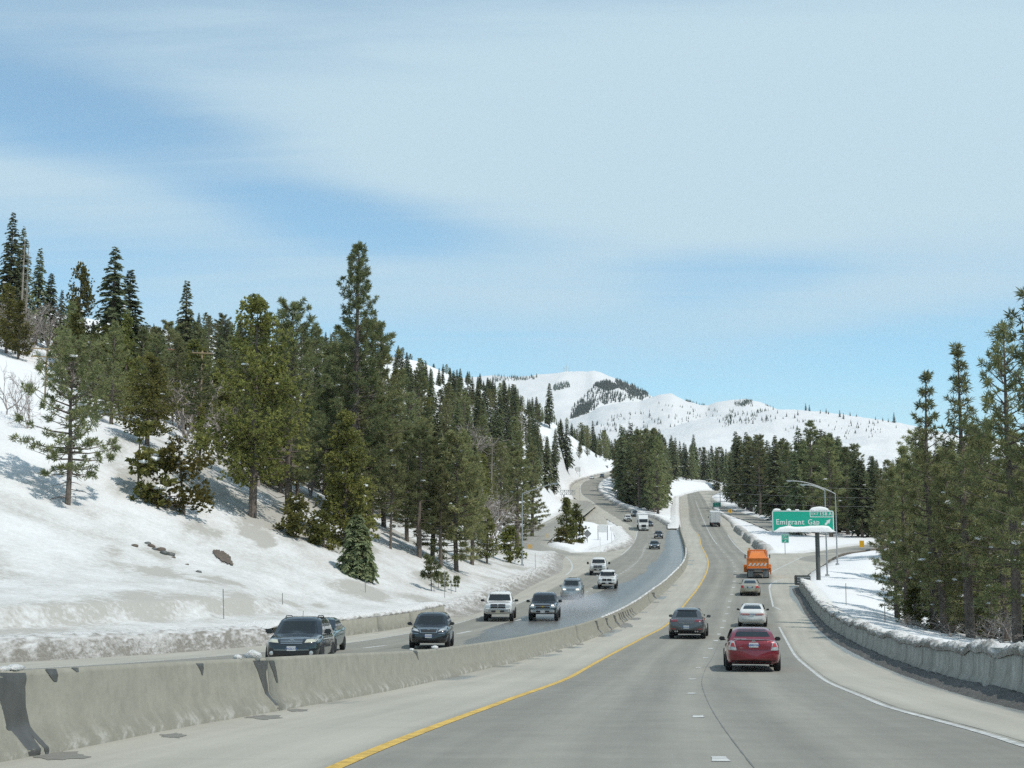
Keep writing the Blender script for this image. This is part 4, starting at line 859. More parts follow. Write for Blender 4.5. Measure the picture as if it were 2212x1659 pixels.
# named trees on the west side
hero('pine', 145, 1100, 737, 92, 'sparse young pine with crooked lower limbs alone on the snow bank', pine(51, 12, 3.4, .2, 20, open_=1.4, tuft=.40, prof=.38, blades=22), 1.0, rz=.4)
hero('cedar', 398, 1118, 940, 100, 'rusty green shrubby cedar leaning on the dirty snow slope', cedar(52, 6.5, 2.0, .07, 800, 'rusty_sprays', .5, .6, -.10), 1.1, rz=0)
hero('cedar', 300, 1000, 930, 99, 'tiny cedar seedling on the snow just above the rusty shrub', cedar(53, 2.6, 1.1, .03, 240, 'cedar_sprays'), 1.0)
hero('cedar', 318, 955, 765, 112, 'dense dark cedar with a forked stem on the bank crest', None, 1.35)
hero('pine', 240, 918, 692, 117, 'pine with a tall bare grey stem behind the crest', None, 1.1); hero('pine', 205, 915, 740, 120, 'bushy pine behind the sparse young pine', None, 1.25)
hero('cedar', 268, 905, 680, 126, 'yellow green cedar spire under the paired tall firs', None, .8)
hero('fir', 237, 850, 532, 168, 'tallest silvery fir of the pair standing above the crest', PROTO['fir'][1], 1.35); hero('fir', 272, 850, 582, 172, 'shorter olive fir of the pair above the crest', PROTO['fir'][0], 1.5)
hero('fir', 396, 850, 604, 182, 'slim pointed fir behind the crossarm pole', PROTO['fir'][4], 1.25); hero('cedar', 166, 810, 570, 172, 'tall ragged cedar between the firs and the brush', None, .8)
hero('cedar', 545, 1128, 645, 108, 'huge olive cedar with a bare lower trunk on the crest', cedar(54, 18.5, 4.2, .18, 4600, power=.62, rag=.6), 1.0)
hero('pine', 622, 1140, 655, 116, 'dark pine pressed against the huge olive cedar', pine(55, 19, 3.9, .2, 30, prof=.5), 1.0)
hero('pine', 765, 1075, 517, 134, 'giant pine towering over every other tree on the west slope', pine(56, 27, 5.2, .12, 44, prof=.95, tuft=.45), 1.0)
hero('pine', 800, 1060, 690, 138, 'broad pine hugging the giant pine on its downhill side', pine(57, 18, 4.4, .2, 30, prof=.7), 1.0); hero('pine', 715, 1060, 745, 140, 'broad dark pine hugging the giant pine on its uphill side', None, 1.35)
hero('cedar', 745, 1205, 892, 113, 'dense conical cedar beside the road cut', cedar(58, 12.6, 2.9, .06, 3800, power=.72, rag=.2), 1.0)
hero('fir', 772, 1252, 1115, 102, 'small drooping blue green fir at the foot of the bank', fir(59, 5.4, 1.9, .04, 1.2, 'fir_needles', .65, .6), 1.0, tilt=R(-4))
hero('cedar', 640, 1165, 1070, 107, 'small bright cedar below the huge olive cedar', cedar(60, 4, 1.9, .1, 700), 1.); hero('cedar', 700, 1190, 1100, 108, 'low ragged cedar beside the conical cedar', cedar(61, 3.8, 1.6, .1, 600), 1.)
hero('pine', 845, 1192, 1000, 124, 'thin pine with pale dead lower limbs near the road bend', pine(62, 9, 2.1, .45, 14, open_=2.2), 1.05); hero('pine', 905, 1203, 925, 126, 'dark pine with twin trunks over the road bend', None, 1.25)
hero('pine', 935, 1200, 945, 131, 'dark straight pine right behind the twin trunked one', None, 1.2); hero('pine', 985, 1205, 938, 129, 'full bushy pine in the roadside clump', pine(63, 12.6, 3.0, .1, 26, prof=.55), 1.1); hero('pine', 952, 1216, 1010, 127, 'pine leaning out of the front of the roadside clump', None, 1.15)
hero('pine', 1020, 1207, 985, 140, 'pine at the downhill end of the roadside clump', None, 1.15); hero('cedar', 1052, 1212, 1100, 146, 'low round cedar at the downhill end of the clump', None, 1.1); hero('cedar', 1103, 1214, 1142, 156, 'small cedar bush next to the lamp post', cedar(64, 4.2, 1.5, .06, 700), 1.1)
hero('bare', 1075, 1190, 1010, 168, 'grey leafless tree behind the roadside clump', None, 1.05); hero('bare', 1060, 1180, 1030, 172, 'brownish leafless tree beside the grey leafless one', None, 1.2)
hero('pine', 1118, 1188, 975, 176, 'slim dark pine with a long bare trunk behind the lamp post', PROTO['pine'][3], 1.1); hero('pine', 1150, 1120, 960, 260, 'pine on the slope above the exit loop', None, 1.2)
hero('cedar', 1224, 1182, 1075, 238, 'taller half of the tree pair on the snow island', cedar(65, 9.2, 2.3, .04, 2200, power=.85, rag=.5), 1.0); hero('cedar', 1246, 1178, 1085, 241, 'shorter half of the tree pair on the snow island', cedar(66, 8.6, 2.0, .04, 1800, 'cedar_sprays', .75, .5), 1.0); hero('cedar', 1212, 1184, 1140, 232, 'shrub at the foot of the tree pair on the snow island', cedar(67, 3.5, 1.5, .02, 600), 1.2)
hero('fir', 1187, 903, 826, 528, 'lone tall tree on the bare snowy knoll', PROTO['fir'][3], .95)
hero('fir', 16, 720, 458, 182, 'tall dark fir at the very edge of the hilltop wood', PROTO['fir'][0], 1.0); hero('fir', 40, 725, 488, 186, 'dark fir leaning behind the hilltop edge fir', PROTO['fir'][2], .9); hero('fir', 78, 735, 535, 190, 'snow dusted fir stepping down from the hilltop', PROTO['fir'][1], 1.0); hero('fir', 104, 745, 588, 192, 'lowest fir of the hilltop group', PROTO['fir'][3], 1.1); hero('fir', 128, 770, 625, 196, 'short blue fir beside the hilltop group', PROTO['fir'][4], 1.1)
hero('snag', 42, 740, 500, 178, 'pale dead spire with twin tops before the hilltop firs'); hero('snag', 52, 742, 520, 179, 'second pale dead spire before the hilltop firs')
for i, (u, vb, vt, Y, w) in enumerate(((30,745,590,172,1.5),(70,755,620,176,1.6),(105,775,650,178,1.5),(150,800,690,170,1.5),(190,800,680,176,1.4),(60,735,640,170,1.5))):
    hero('bare', u, vb, vt, Y, ('leafless brush tree beside the dead spires','leafless brush tree under the snow dusted fir','leafless brush tree below the lowest hilltop fir','leafless brush tree beside the ragged cedar','leafless brush tree farthest from the dead spires','low leafless brush tree between the two bright bushes')[i], None, w, 'leafless brush on the hilltop')
hero('cedar', 14, 745, 615, 165, 'bright green bush at the edge of the hilltop clearing', None, 1.2); hero('cedar', 40, 760, 650, 162, 'second bright green bush below the edge of the clearing', None, 1.2)
hero('bare', 14, 925, 745, 108, 'leafless tree with a dark trunk on the open clearing', None, .9); hero('bare', 38, 925, 770, 106, 'thin leafless tree beside the dark trunked one on the clearing', None, .7); hero('bare', 62, 935, 800, 104, 'leafless sapling on the crest of the bank', None, .6)
hero('bare', 400, 960, 770, 135, 'tangled grey leafless tree below the crossarm poles', None, 1.5); hero('bare', 425, 1000, 830, 128, 'tangled leafless tree against the huge cedar', None, 1.4); hero('cedar', 430, 1040, 880, 118, 'green cedar filling the gap before the huge cedar', None, 1.1)
hero('bare', 160, 800, 690, 165, 'leafless tree in front of the ragged cedar', None, 1.3); hero('bare', 915, 1000, 900, 230, 'pale leafless thicket tree mid slope', None, 1.6); hero('bare', 1000, 960, 880, 300, 'pale leafless tree high on the slope', None, 1.5)
for u, vb, vt, Y, lb in ((930,1268,1205,108,'two stemmed pine sapling on the bank near the marker stakes'),(962,1272,1240,110,'pine sapling with one tuft on the bank'),(985,1276,1246,112,'mop headed pine sapling nearest the road'),(948,1265,1236,111,'leggy pine sapling between the other two')):
    hero('pine', u, vb, vt, Y, lb, pine(int(u), 3, .8, .35, 5, tuft=.42, open_=1.2), 1.0, 'pine saplings on the bank', snow=False)
for i, (u, vb, vt, Y) in enumerate(((1168,975,935,480),(1182,985,945,470),(1200,965,925,510),(1212,950,905,540),(1225,965,915,540),(1196,995,955,450),(1160,1000,965,440))):
    hero('fir', u, vb, vt, Y, 'little fir on the open snowy knoll, ' + ('nearest the woods edge','second up from the woods edge','just under the lone tall tree','highest on the slope','outermost toward the road','in the middle of the slope','lowest beside the woods')[i], None, 1.2, 'little firs on the snowy knoll')
# tall pines at the right
RP = [(2020,1392,797,84,1.),(2097,1398,737,78,1.),(2200,1404,690,72,.95),(2300,1408,560,66,1.0),(1962,1386,960,88,1.1),(1940,1376,1010,92,1.1),(2060,1395,960,88,1.15),(2140,1400,930,82,1.15),(2175,1403,1000,76,1.2),(2040,1392,1000,80,1.3),(1985,1380,1010,100,1.2),(2110,1398,1010,96,1.25),(2215,1405,930,92,1.2),(2075,1380,950,112,1.2),(2155,1385,900,116,1.2),(2005,1365,960,122,1.1),(1930,1290,990,140,1.2),(1965,1290,960,150,1.1),(2050,1290,960,150,1.2),(2130,1290,930,150,1.2),(2200,1290,930,140,1.2),(1910,1230,1010,175,1.2),(1935,1230,1000,185,1.1),(1990,1240,930,180,1.2),(2255,1405,880,78,1.1),(2340,1405,760,70,1.1)]
RL = ['slender pine with upswept top next to the paired tall pines', 'tall pine with a thin spire and tufted whorls', 'tall pine with long tufted limbs reaching left', 'tallest pine cut by the edge of the view']
RX = ['short pine at the snowy edge of the stand behind the capped barrier', 'outermost short pine of the stand, over the open snow slope', 'medium pine filling the gap under the thin spired pine', 'medium pine between the thin spire and the long limbed pine', 'low pine whose trunk stands close to the barrier under the long limbs', 'low broad pine under the slender upswept pine', 'low pine behind the outermost pines of the stand', 'low pine behind the thin spired pine trunk', 'pine closing the back of the stand under the tallest pine', 'pine in the second row behind the medium gap filler', 'taller pine in the second row behind the long limbed pine', 'second row pine near the slender upswept pine', 'pine standing back from the edge of the snow slope', 'pine set back behind the snow slope edge, second from the ramp', 'pine deep in the stand behind the slender pine', 'pine deep in the stand behind the thin spire', 'pine deep in the stand behind the tallest pine', 'pine nearest the exit ramp beyond the snow slope', 'pine next to the one nearest the exit ramp', 'far pine in the stand seen through the second row', 'pine mostly cut off at the edge beyond the tallest pine', 'pine wholly at the edge of the stand, last along the barrier']
pr_big = [pine(71, 19, 2.7, .16, 30, open_=1.8, tuft=.44, prof=1.1, blades=15), pine(72, 20, 2.8, .18, 30, open_=2.2, tuft=.46, prof=1.3, blades=15), pine(73, 19, 3.9, .14, 30, open_=2.0, tuft=.46, prof=.8, blades=16), pine(74, 15, 3.4, .1, 26, open_=1.5, tuft=.42, prof=.7, blades=15)]
for i, (u, vb, vt, Y, w) in enumerate(RP):
    lb = RL[i] if i < 4 else RX[i - 4]
    hero('pine', u, vb, vt, Y, lb, pr_big[[0,1,2,2][i]] if i < 4 else pr_big[i % 4], w, 'pines behind the snow capped barrier' if i > 3 else None)
for u, vb, vt, Y, w_ in ((2000,1386,1290,80,'second from the snow slope'),(2060,1396,1310,76,'under the slender pine'),(2100,1398,1300,80,'under the thin spired pine'),(2180,1405,1290,70,'nearest the eye'),(1955,1384,1310,79,'at the edge of the snow slope')):
    hero('bare', u, vb, vt, Y, 'leafless undergrowth among pine trunks by the capped barrier, ' + w_, None, 1.8, 'leafless undergrowth by the barrier')


for u, vb, vt, Y, w_, k_ in ((1978,1386,1270,84,'at the edge of the snow slope','cedar'),(2035,1392,1255,90,'beside the slender pine trunk','fir'),(2082,1394,1270,92,'left of the thin spired pine trunk','cedar'),(2125,1398,1240,90,'between the thin spire and the long limbs','fir'),(2165,1400,1265,86,'before the long limbed pine','cedar'),(2205,1404,1225,84,'closest to the end of the view','fir'),(2010,1380,1240,110,'in the second row of the stand','fir'),(2100,1385,1230,115,'deep behind the thin spire','cedar'),(2180,1390,1215,112,'deep behind the long limbed pine','fir'),(2050,1380,1225,125,'deepest in the stand','cedar')):
    hero(k_, u, vb, vt, Y, f'young {k_} under the pine stand, ' + w_, None, 1.7, 'young conifers under the pine stand')

# the woods, filled tree by tree
def inside(poly, u, v):
    c = False; j = len(poly) - 1
    for i in range(len(poly)):
        (x1, y1), (x2, y2) = poly[i], poly[j]
        if (y1 > v) != (y2 > v) and u < (x2 - x1) * (v - y1) / (y2 - y1) + x1: c = not c
        j = i
    return c
CLEAR = [[(-60,1600),(-60,930),(0,938),(200,925),(330,960),(460,1052),(560,1118),(690,1188),(790,1248),(860,1196),(960,1214),(1100,1214),(1132,1188),(1145,1165),(1215,1110),(1262,1085),(1300,1090),(1300,1600)],
         [(-60,690),(0,690),(60,700),(110,770),(150,850),(180,930),(-60,945)], [(1150,1005),(1165,960),(1196,900),(1216,920),(1250,962),(1268,1000),(1300,1020),(1262,1092),(1215,1070)],
         [(320,745),(372,745),(372,830),(330,830)], [(878,755),(925,765),(960,790),(950,820),(900,800)]]
LAND = {'w': [(200,'above the lone sparse pine'),(360,'above the rock row'),(480,'above the rusty cedar shrub'),(690,'behind the huge olive cedar'),(880,'around the giant pine'),(1060,'above the roadside clump'),(9999,'above the lamp post')],
 'f': [(1250,'over the truss sign'),(9999,'over the coach')], 'i': [(1370,'over the upper bend'),(1430,'over the semi truck'),(9999,'at the eastbound edge')],
 'e': [(1640,'above the far green sign'),(1700,'over the gore sign'),(1790,'over the big exit sign'),(1900,'over the street lamps'),(9999,'toward the tall pines')]}
SHAPE = {'fir': ('conical','slim','skirted','tufted','narrow'), 'conifer': ('slender','drooping'), 'pine': ('bushy','open','broad','lanky','tapering'), 'cedar': ('dense','narrow','ragged'), 'bare': ('upright','bushy','forked'), 'snag': ('dead grey','dead pale')}
SKYL = {'w': ([0,60,130,200,330,420,600,700,850,900,1000,1100,1180,1270],[470,560,640,692,695,672,688,695,735,765,795,822,862,905]), 'f': ([1180,1270,1340],[862,902,925]), 'i': ([1300,1330,1400,1480,1520,1560],[925,912,905,905,930,960]), 'e': ([1430,1500,1540,1590,1620,1700,1740,1790,1850,1900,1960,2050,2212],[930,925,962,905,925,932,902,915,960,985,980,950,900])}
def fill(n, ur, yr, mix, hr, where, zone, mind, ok=None, tries=9000, widths=(.95, 1.25), clear=True):
    got = 0; ks = list(mix); pr_ = np.array(list(mix.values())) / sum(mix.values())
    for _ in range(tries):
        if got >= n: break
        u = rng.uniform(*ur); Y = math.exp(rng.uniform(math.log(yr[0]), math.log(yr[1]))); x = Y*(u - CX)/F/(CP*1.01); z = gzf(x, Y); v = float(vof((z - ZC)/Y))
        if ok and not ok(u, v, Y, x): continue
        if clear and any(inside(c, u, v) for c in CLEAR): continue
        md = mind * (1 + Y/900)
        if any((x-a)**2 + (Y-b)**2 < md*md for a, b in TREEPOS): continue
        if float(corridors(np.array([x]), np.array([Y]))[0][0]) < (2.6 if zone in 'ei' else 5): continue
        k = rng.choice(ks, p=pr_); TREEPOS.append((x, Y)); got += 1; q = rng.random()
        hh = (hr[0] + (hr[1] - hr[0])*q) * (.55 if k == 'bare' else .8 if k == 'cedar' else 1); pi = int(rng.integers(len(PROTO[k])))
        land = next(t for a, t in LAND[zone] if u < a); size = 'short' if q < .3 else 'medium' if q < .65 else 'tall'; t3 = (math.log(Y/yr[0]) / math.log(yr[1]/yr[0])); dep = 'front' if t3 < .33 else 'middle' if t3 < .67 else 'back'
        lim = float(np.interp(u, *SKYL[zone])) + abs(rng.normal(0, 24))*(1 if rng.random() < .5 else 1.8); zt_ = P(u, lim, Y).z
        if z + hh > zt_: hh = zt_ - z
        if hh < 4.5: got -= 1; continue
        w = rng.uniform(*widths) * (1.12 if hh < hr[0]*.8 else 1)
        plant(PROTO[k][pi], k, (x, Y, z - .2), hh, f'{size} {SHAPE[k][pi]} {KIND[k][1]}, {dep} {where} {land}', f'{KIND[k][1]}s {where}', w)
lab = lambda s: s
WD = dict(widths=(1.0, 1.38)); WL = dict(widths=(1.1, 1.5))
fill(95, (120, 900), (124, 200), {'pine':5,'cedar':2.5,'fir':1.5,'bare':3}, (9, 14), 'of the cut bank wood', 'w', 2.7, **WL)
fill(170, (150, 1130), (180, 420), {'pine':4,'fir':3,'conifer':1.5,'cedar':1.2,'bare':3,'snag':.4}, (11, 17), 'of the high slope', 'w', 3.9, **WL)
fill(110, (300, 1190), (330, 680), {'fir':4,'conifer':2,'pine':3,'bare':.6,'snag':.3}, (12, 18), 'of the hilltop wood', 'w', 5, **WL)
fill(45, (900, 1150), (170, 330), {'pine':4,'fir':2,'cedar':.6,'bare':3,'snag':.6}, (10, 15), 'of the lower slope', 'w', 3.2, **WL)
fill(70, (900, 1190), (470, 700), {'pine':3,'fir':3,'conifer':2}, (11, 16), 'of the ridge top', 'w', 4.2, **WL)
fill(40, (960, 1185), (320, 560), {'pine':3,'fir':3,'conifer':2,'bare':.6,'snag':.3}, (12, 17), 'of the ridge wood', 'w', 4.2, **WL)
fill(55, (1190, 1345), (520, 1250), {'fir':4,'conifer':2,'pine':3}, (13, 19), 'of the far ridge wood', 'f', 5, ok=lambda u, v, Y, x: x < float(XLE(Y)) - 6 and v > 870, **WL)
fill(26, (1185, 1300), (430, 820), {'fir':4,'conifer':2,'pine':2}, (5, 9), 'of the snowy knoll', 'f', 5, ok=lambda u, v, Y, x: x < float(XLE(Y)) - 4 and v > 905, clear=False, widths=(1., 1.4))
isl = lambda u, v, Y, x: Y > 372 and (x > float(XLR(Y)) + 6.5 and x < float(XBAR(Y)) - 6.5 if Y < 700 else True)
fill(70, (1318, 1475), (376, 620), {'fir':4.5,'conifer':2.5,'pine':3}, (19, 31), 'of the island wood', 'i', 3.2, ok=isl, **WD)
fill(40, (1300, 1530), (560, 1100), {'fir':4,'conifer':3,'pine':2}, (22, 28), 'of the wood behind', 'i', 7, ok=lambda u, v, Y, x: (x > float(XLR(min(Y, 760))) + 7 and x < float(XBAR(min(Y, 800))) - 8) if Y < 760 else u > 1330, **WD)
eas = lambda u, v, Y, x: Y > 800 or (x > float(XMO(Y)) + (10 if Y < 430 else 6) and v < np.interp(u, [1540,1570,1632,1700,1740,1860,1890,2300], [1066,1092,1118,1158,1164,1162,1190,1230]))
fill(80, (1540, 1900), (285, 470), {'pine':3,'fir':4.5,'conifer':3}, (18, 31), 'of the exit wood', 'e', 3.4, ok=eas, **WD)
fill(75, (1530, 2100), (430, 780), {'fir':6,'conifer':3.5,'pine':1.5}, (20, 34), 'of the deep wood', 'e', 5, ok=eas, **WD)
fill(40, (1430, 1690), (790, 980), {'fir':4,'conifer':3,'pine':1}, (20, 28), 'of the crest wood', 'e', 7, **WD)
fill(34, (1490, 1650), (640, 960), {'fir':4,'conifer':3,'pine':1}, (22, 32), 'of the wood over the bend', 'e', 4.5, ok=lambda u, v, Y, x: x > float(XMO(min(Y, 860))) + 6 or Y > 860, **WD)
fill(60, (1890, 2350), (115, 330), {'pine':5,'fir':2,'conifer':1}, (15, 21), 'of the stand beyond', 'e', 4., ok=eas, **WD)

# lone trees and woods on the far mountains
tiny = fir(91, 10, 2.2, .02, .32, 'far_needles', .5, .9)
def tiny_tree(p, h, label, group):
    r_ = empty('far_fir_tree', p, 0, label, 'fir tree', group); s = h/10; r_.scale = (s*.9, s*.9, s); r_.rotation_euler = (0, 0, rng.uniform(0, 6))
    obj('trunk', tiny[0], r_); obj('crown', tiny[1], r_)
RT_ = [(1758,886,871),(1766,888,874),(1790,893,884),(1803,893,882),(1808,895,887),(1833,901,886),(1841,905,892),(1856,898,889),(1870,900,893),(1912,907,899),(1928,910,901),(1953,913,892),(1940,912,903),(1917,914,906),(1898,915,906),(1906,916,908),(1872,917,910),(1857,915,906),(1740,897,886),(1715,900,890),(1690,905,897),(1733,903,893),(1680,900,894),(1695,893,885),(1707,905,898),(1660,908,898),(1590,905,895),(1612,908,898),(1640,915,905)]
for u, vb, vt in RT_:
    p = ridge_pt('snowy_ridge_hill', u, vb); hgt = (vb - vt)/F*p.y*1.15
    tiny_tree(p - Vector((0,0,.8)), hgt, 'tiny lone fir dotted along the snowy ridge above the wood', 'lone firs on the snowy ridge')
def far_wood(name, ridge_name, polys, n, hr, label=None):
    V = []; T = []; c = 0
    for _ in range(n*30):
        if c >= n: break
        pl_ = polys[int(rng.integers(len(polys)))]; us_ = [p[0] for p in pl_]; vs_ = [p[1] for p in pl_]; u = rng.uniform(min(us_), max(us_)); v = rng.uniform(min(vs_), max(vs_))
        if not inside(pl_, u, v) or (ridge_name != 'mountain' and float(fbm(u*.07, v*.16, seed=n)) < rng.uniform(-.12, .12)): continue
        p = np.array(ridge_pt(ridge_name, u, v)); h = rng.uniform(*hr); r_ = h*.17; c += 1
        for lv in range(3):
            z0 = h*(.12 + .26*lv); z1 = z0 + h*.38; rr = r_*(1 - .27*lv); ph = rng.uniform(0, 6)
            for k in range(5):
                a, b_ = ph + k*1.2566, ph + (k + .8)*1.2566; V.append([p + [rr*math.cos(a), rr*math.sin(a), z0 - .1*h*rng.random()], p + [rr*math.cos(b_), rr*math.sin(b_), z0 - .1*h*rng.random()], p + [0, 0, z1], p + [0,0,z1]]); T.append(rng.random())
    V = np.array(V); n_ = len(V); q = np.stack([np.arange(n_)*4, np.arange(n_)*4+1, np.arange(n_)*4+2], -1)
    tag(obj(name, mesh_np(name, V.reshape(-1, 3), q, 'far_needles', False, {'tint': np.repeat(T, 4)})), kind='stuff')
far_wood('mountain_forest', 'mountain', [[(1240,880),(1262,862),(1285,838),(1296,838),(1330,846),(1360,852),(1408,856),(1395,866),(1350,868),(1300,878),(1272,896),(1235,905)], [(1335,822),(1375,834),(1412,853),(1380,858),(1345,840)], [(1240,905),(1255,880),(1290,868),(1275,892)], [(1288,833),(1318,826),(1345,838),(1320,846)]], 1500, (8, 15))
far_wood('mountain_forest', 'mountain', [[(1060,812),(1130,817),(1165,811),(1160,820),(1065,826)], [(1196,836),(1230,826),(1236,836),(1200,846)], [(1400,853),(1460,876),(1420,872)]], 260, (8, 13))
far_wood('hill_forest', 'hill', [[(1280,910),(1400,885),(1520,890),(1600,905),(1500,930),(1300,935)]], 150, (3, 7)); far_wood('hill_forest', 'hill', [[(1400,868),(1560,886),(1640,890),(1600,896),(1480,884)], [(1480,860),(1540,876),(1500,870)], [(1655,870),(1700,886),(1680,880)], [(1600,866),(1640,866),(1640,880),(1600,880)]], 230, (3, 6))
far_wood('ridge_forest', 'snowy_ridge_hill', [[(1700,915),(1780,905),(1960,925),(1900,950),(1720,945)], [(1560,905),(1690,898),(1690,910),(1560,925)]], 130, (2, 4.5)); far_wood('ridge_forest', 'snowy_ridge_hill', [[(1560,925),(1580,900),(1660,886),(1690,880),(1640,905)]], 60, (3, 6))

# ------------------------------------------------------------------ vehicles
from mathutils.bvhtree import BVHTree
pmat('red_paint', (.25,.014,.028), .3, .35, 1); pmat('graphite_paint', (.10,.103,.108), .32, .55, 1); pmat('white_car_paint', (.74,.74,.72), .35, 0, .8); pmat('champagne_paint', (.46,.42,.33), .32, .5, 1)
pmat('navy_black_paint', (.012,.017,.022), .25, .2, 1); pmat('teal_paint', (.13,.19,.185), .32, .55, 1); pmat('black_paint', (.010,.011,.014), .25, .1, 1); pmat('silver_paint', (.36,.39,.40), .32, .6, 1); pmat('slate_paint', (.045,.055,.068), .28, .4, 1)
pmat('grey_car_paint', (.05,.056,.06), .3, .5, 1); pmat('orange_paint', (.80,.22,.025), .5, 0, .3, noise=.12, nscale=2); pmat('dirty_rubber', (.03,.028,.026), .85); pmat('rubber', (.018,.018,.018), .8)
pmat('car_glass', (.014,.018,.02), .05, 0, 0, .5); pmat('tinted_glass', (.03,.045,.06), .06, 0, 0, .6); pmat('chrome', (.62,.63,.64), .16, 1); pmat('dark_trim', (.015,.015,.016), .5); pmat('grey_trim', (.20,.205,.21), .5); pmat('alloy', (.42,.43,.44), .3, .8)
pmat('headlamp', (.55,.56,.55), .12, .2, 1); pmat('amber_headlamp', (.60,.58,.46), .14, .1, 1); pmat('red_lens', (.50,.02,.02), .2, 0, .8); pmat('dark_red_lens', (.16,.012,.02), .18, 0, .9); pmat('plate_white', (.68,.68,.66), .45); pmat('plate_blue', (.10,.16,.38), .5); pmat('plate_dark', (.06,.07,.12), .5); pmat('gold', (.60,.42,.10), .3, .8)
pmat('lit_lamp', (.9,.85,.7), .3, emit=((1, .86, .62), 1.0)); pmat('trailer_white', (.70,.70,.69), .5, noise=.05); pmat('plate_cream', (.60,.56,.38), .5); pmat('wet_plough', (.20,.19,.17), .7); pmat('white_stripe', (.72,.70,.68), .5)

TPL = {
 'sedan': dict(L=4.84, W=1.83, H=1.45,
   top=[(2.42,.60),(2.36,.68),(2.15,.77),(1.7,.85),(1.05,.94),(0,.97),(-1.2,1.0),(-1.75,1.05),(-2.2,1.075),(-2.35,1.05),(-2.42,.92)],
   low=[(2.42,.34),(2.2,.24),(1.4,.21),(-1.5,.22),(-2.2,.29),(-2.42,.44)],
   wid=[(2.42,.58),(2.34,.72),(2.1,.83),(1.6,.89),(0,.915),(-1.6,.905),(-2.1,.86),(-2.34,.78),(-2.42,.68)],
   cab=dict(zb=.92, fb=1.10, ft=.28, rb=-1.95, rt=-1.02, w=.80, wt=.60)),
 'suv': dict(L=4.8, W=1.92, H=1.68,
   top=[(2.4,.74),(2.34,.86),(2.1,.96),(1.6,1.03),(1.05,1.10),(-1,1.10),(-2.1,1.10),(-2.32,1.06),(-2.4,.95)],
   low=[(2.4,.40),(2.2,.28),(1.4,.25),(-1.5,.25),(-2.2,.32),(-2.4,.5)],
   wid=[(2.4,.62),(2.32,.77),(2.05,.89),(1.6,.945),(0,.955),(-1.6,.95),(-2.1,.91),(-2.32,.83),(-2.4,.72)],
   cab=dict(zb=1.05, fb=1.18, ft=.32, rb=-2.28, rt=-1.75, w=.86, wt=.66)),
 'coupe_suv': dict(L=4.7, W=1.93, H=1.62,
   top=[(2.35,.72),(2.28,.82),(2.0,.92),(1.5,1.0),(1.0,1.06),(-1,1.07),(-1.95,1.10),(-2.22,1.05),(-2.35,.92)],
   low=[(2.35,.38),(2.1,.27),(1.4,.24),(-1.5,.24),(-2.1,.33),(-2.35,.48)],
   wid=[(2.35,.62),(2.26,.77),(2.0,.89),(1.5,.95),(0,.955),(-1.5,.965),(-2.0,.94),(-2.25,.86),(-2.35,.74)],
   cab=dict(zb=1.02, fb=1.12, ft=.25, rb=-2.1, rt=-1.1, w=.85, wt=.62)),
 'pickup': dict(L=5.8, W=2.0, H=1.92,
   top=[(2.9,1.02),(2.86,1.14),(2.6,1.21),(1.9,1.25),(1.25,1.29),(-.8,1.30),(-2.8,1.30),(-2.9,1.24)],
   low=[(2.9,.62),(2.7,.50),(1.9,.46),(-1.9,.48),(-2.7,.56),(-2.9,.66)],
   wid=[(2.9,.80),(2.85,.90),(2.6,.96),(1.9,.99),(0,.99),(-2.6,.98),(-2.9,.93)],
   cab=dict(zb=1.24, fb=1.30, ft=.62, rb=-.92, rt=-.78, w=.88, wt=.72)),
}
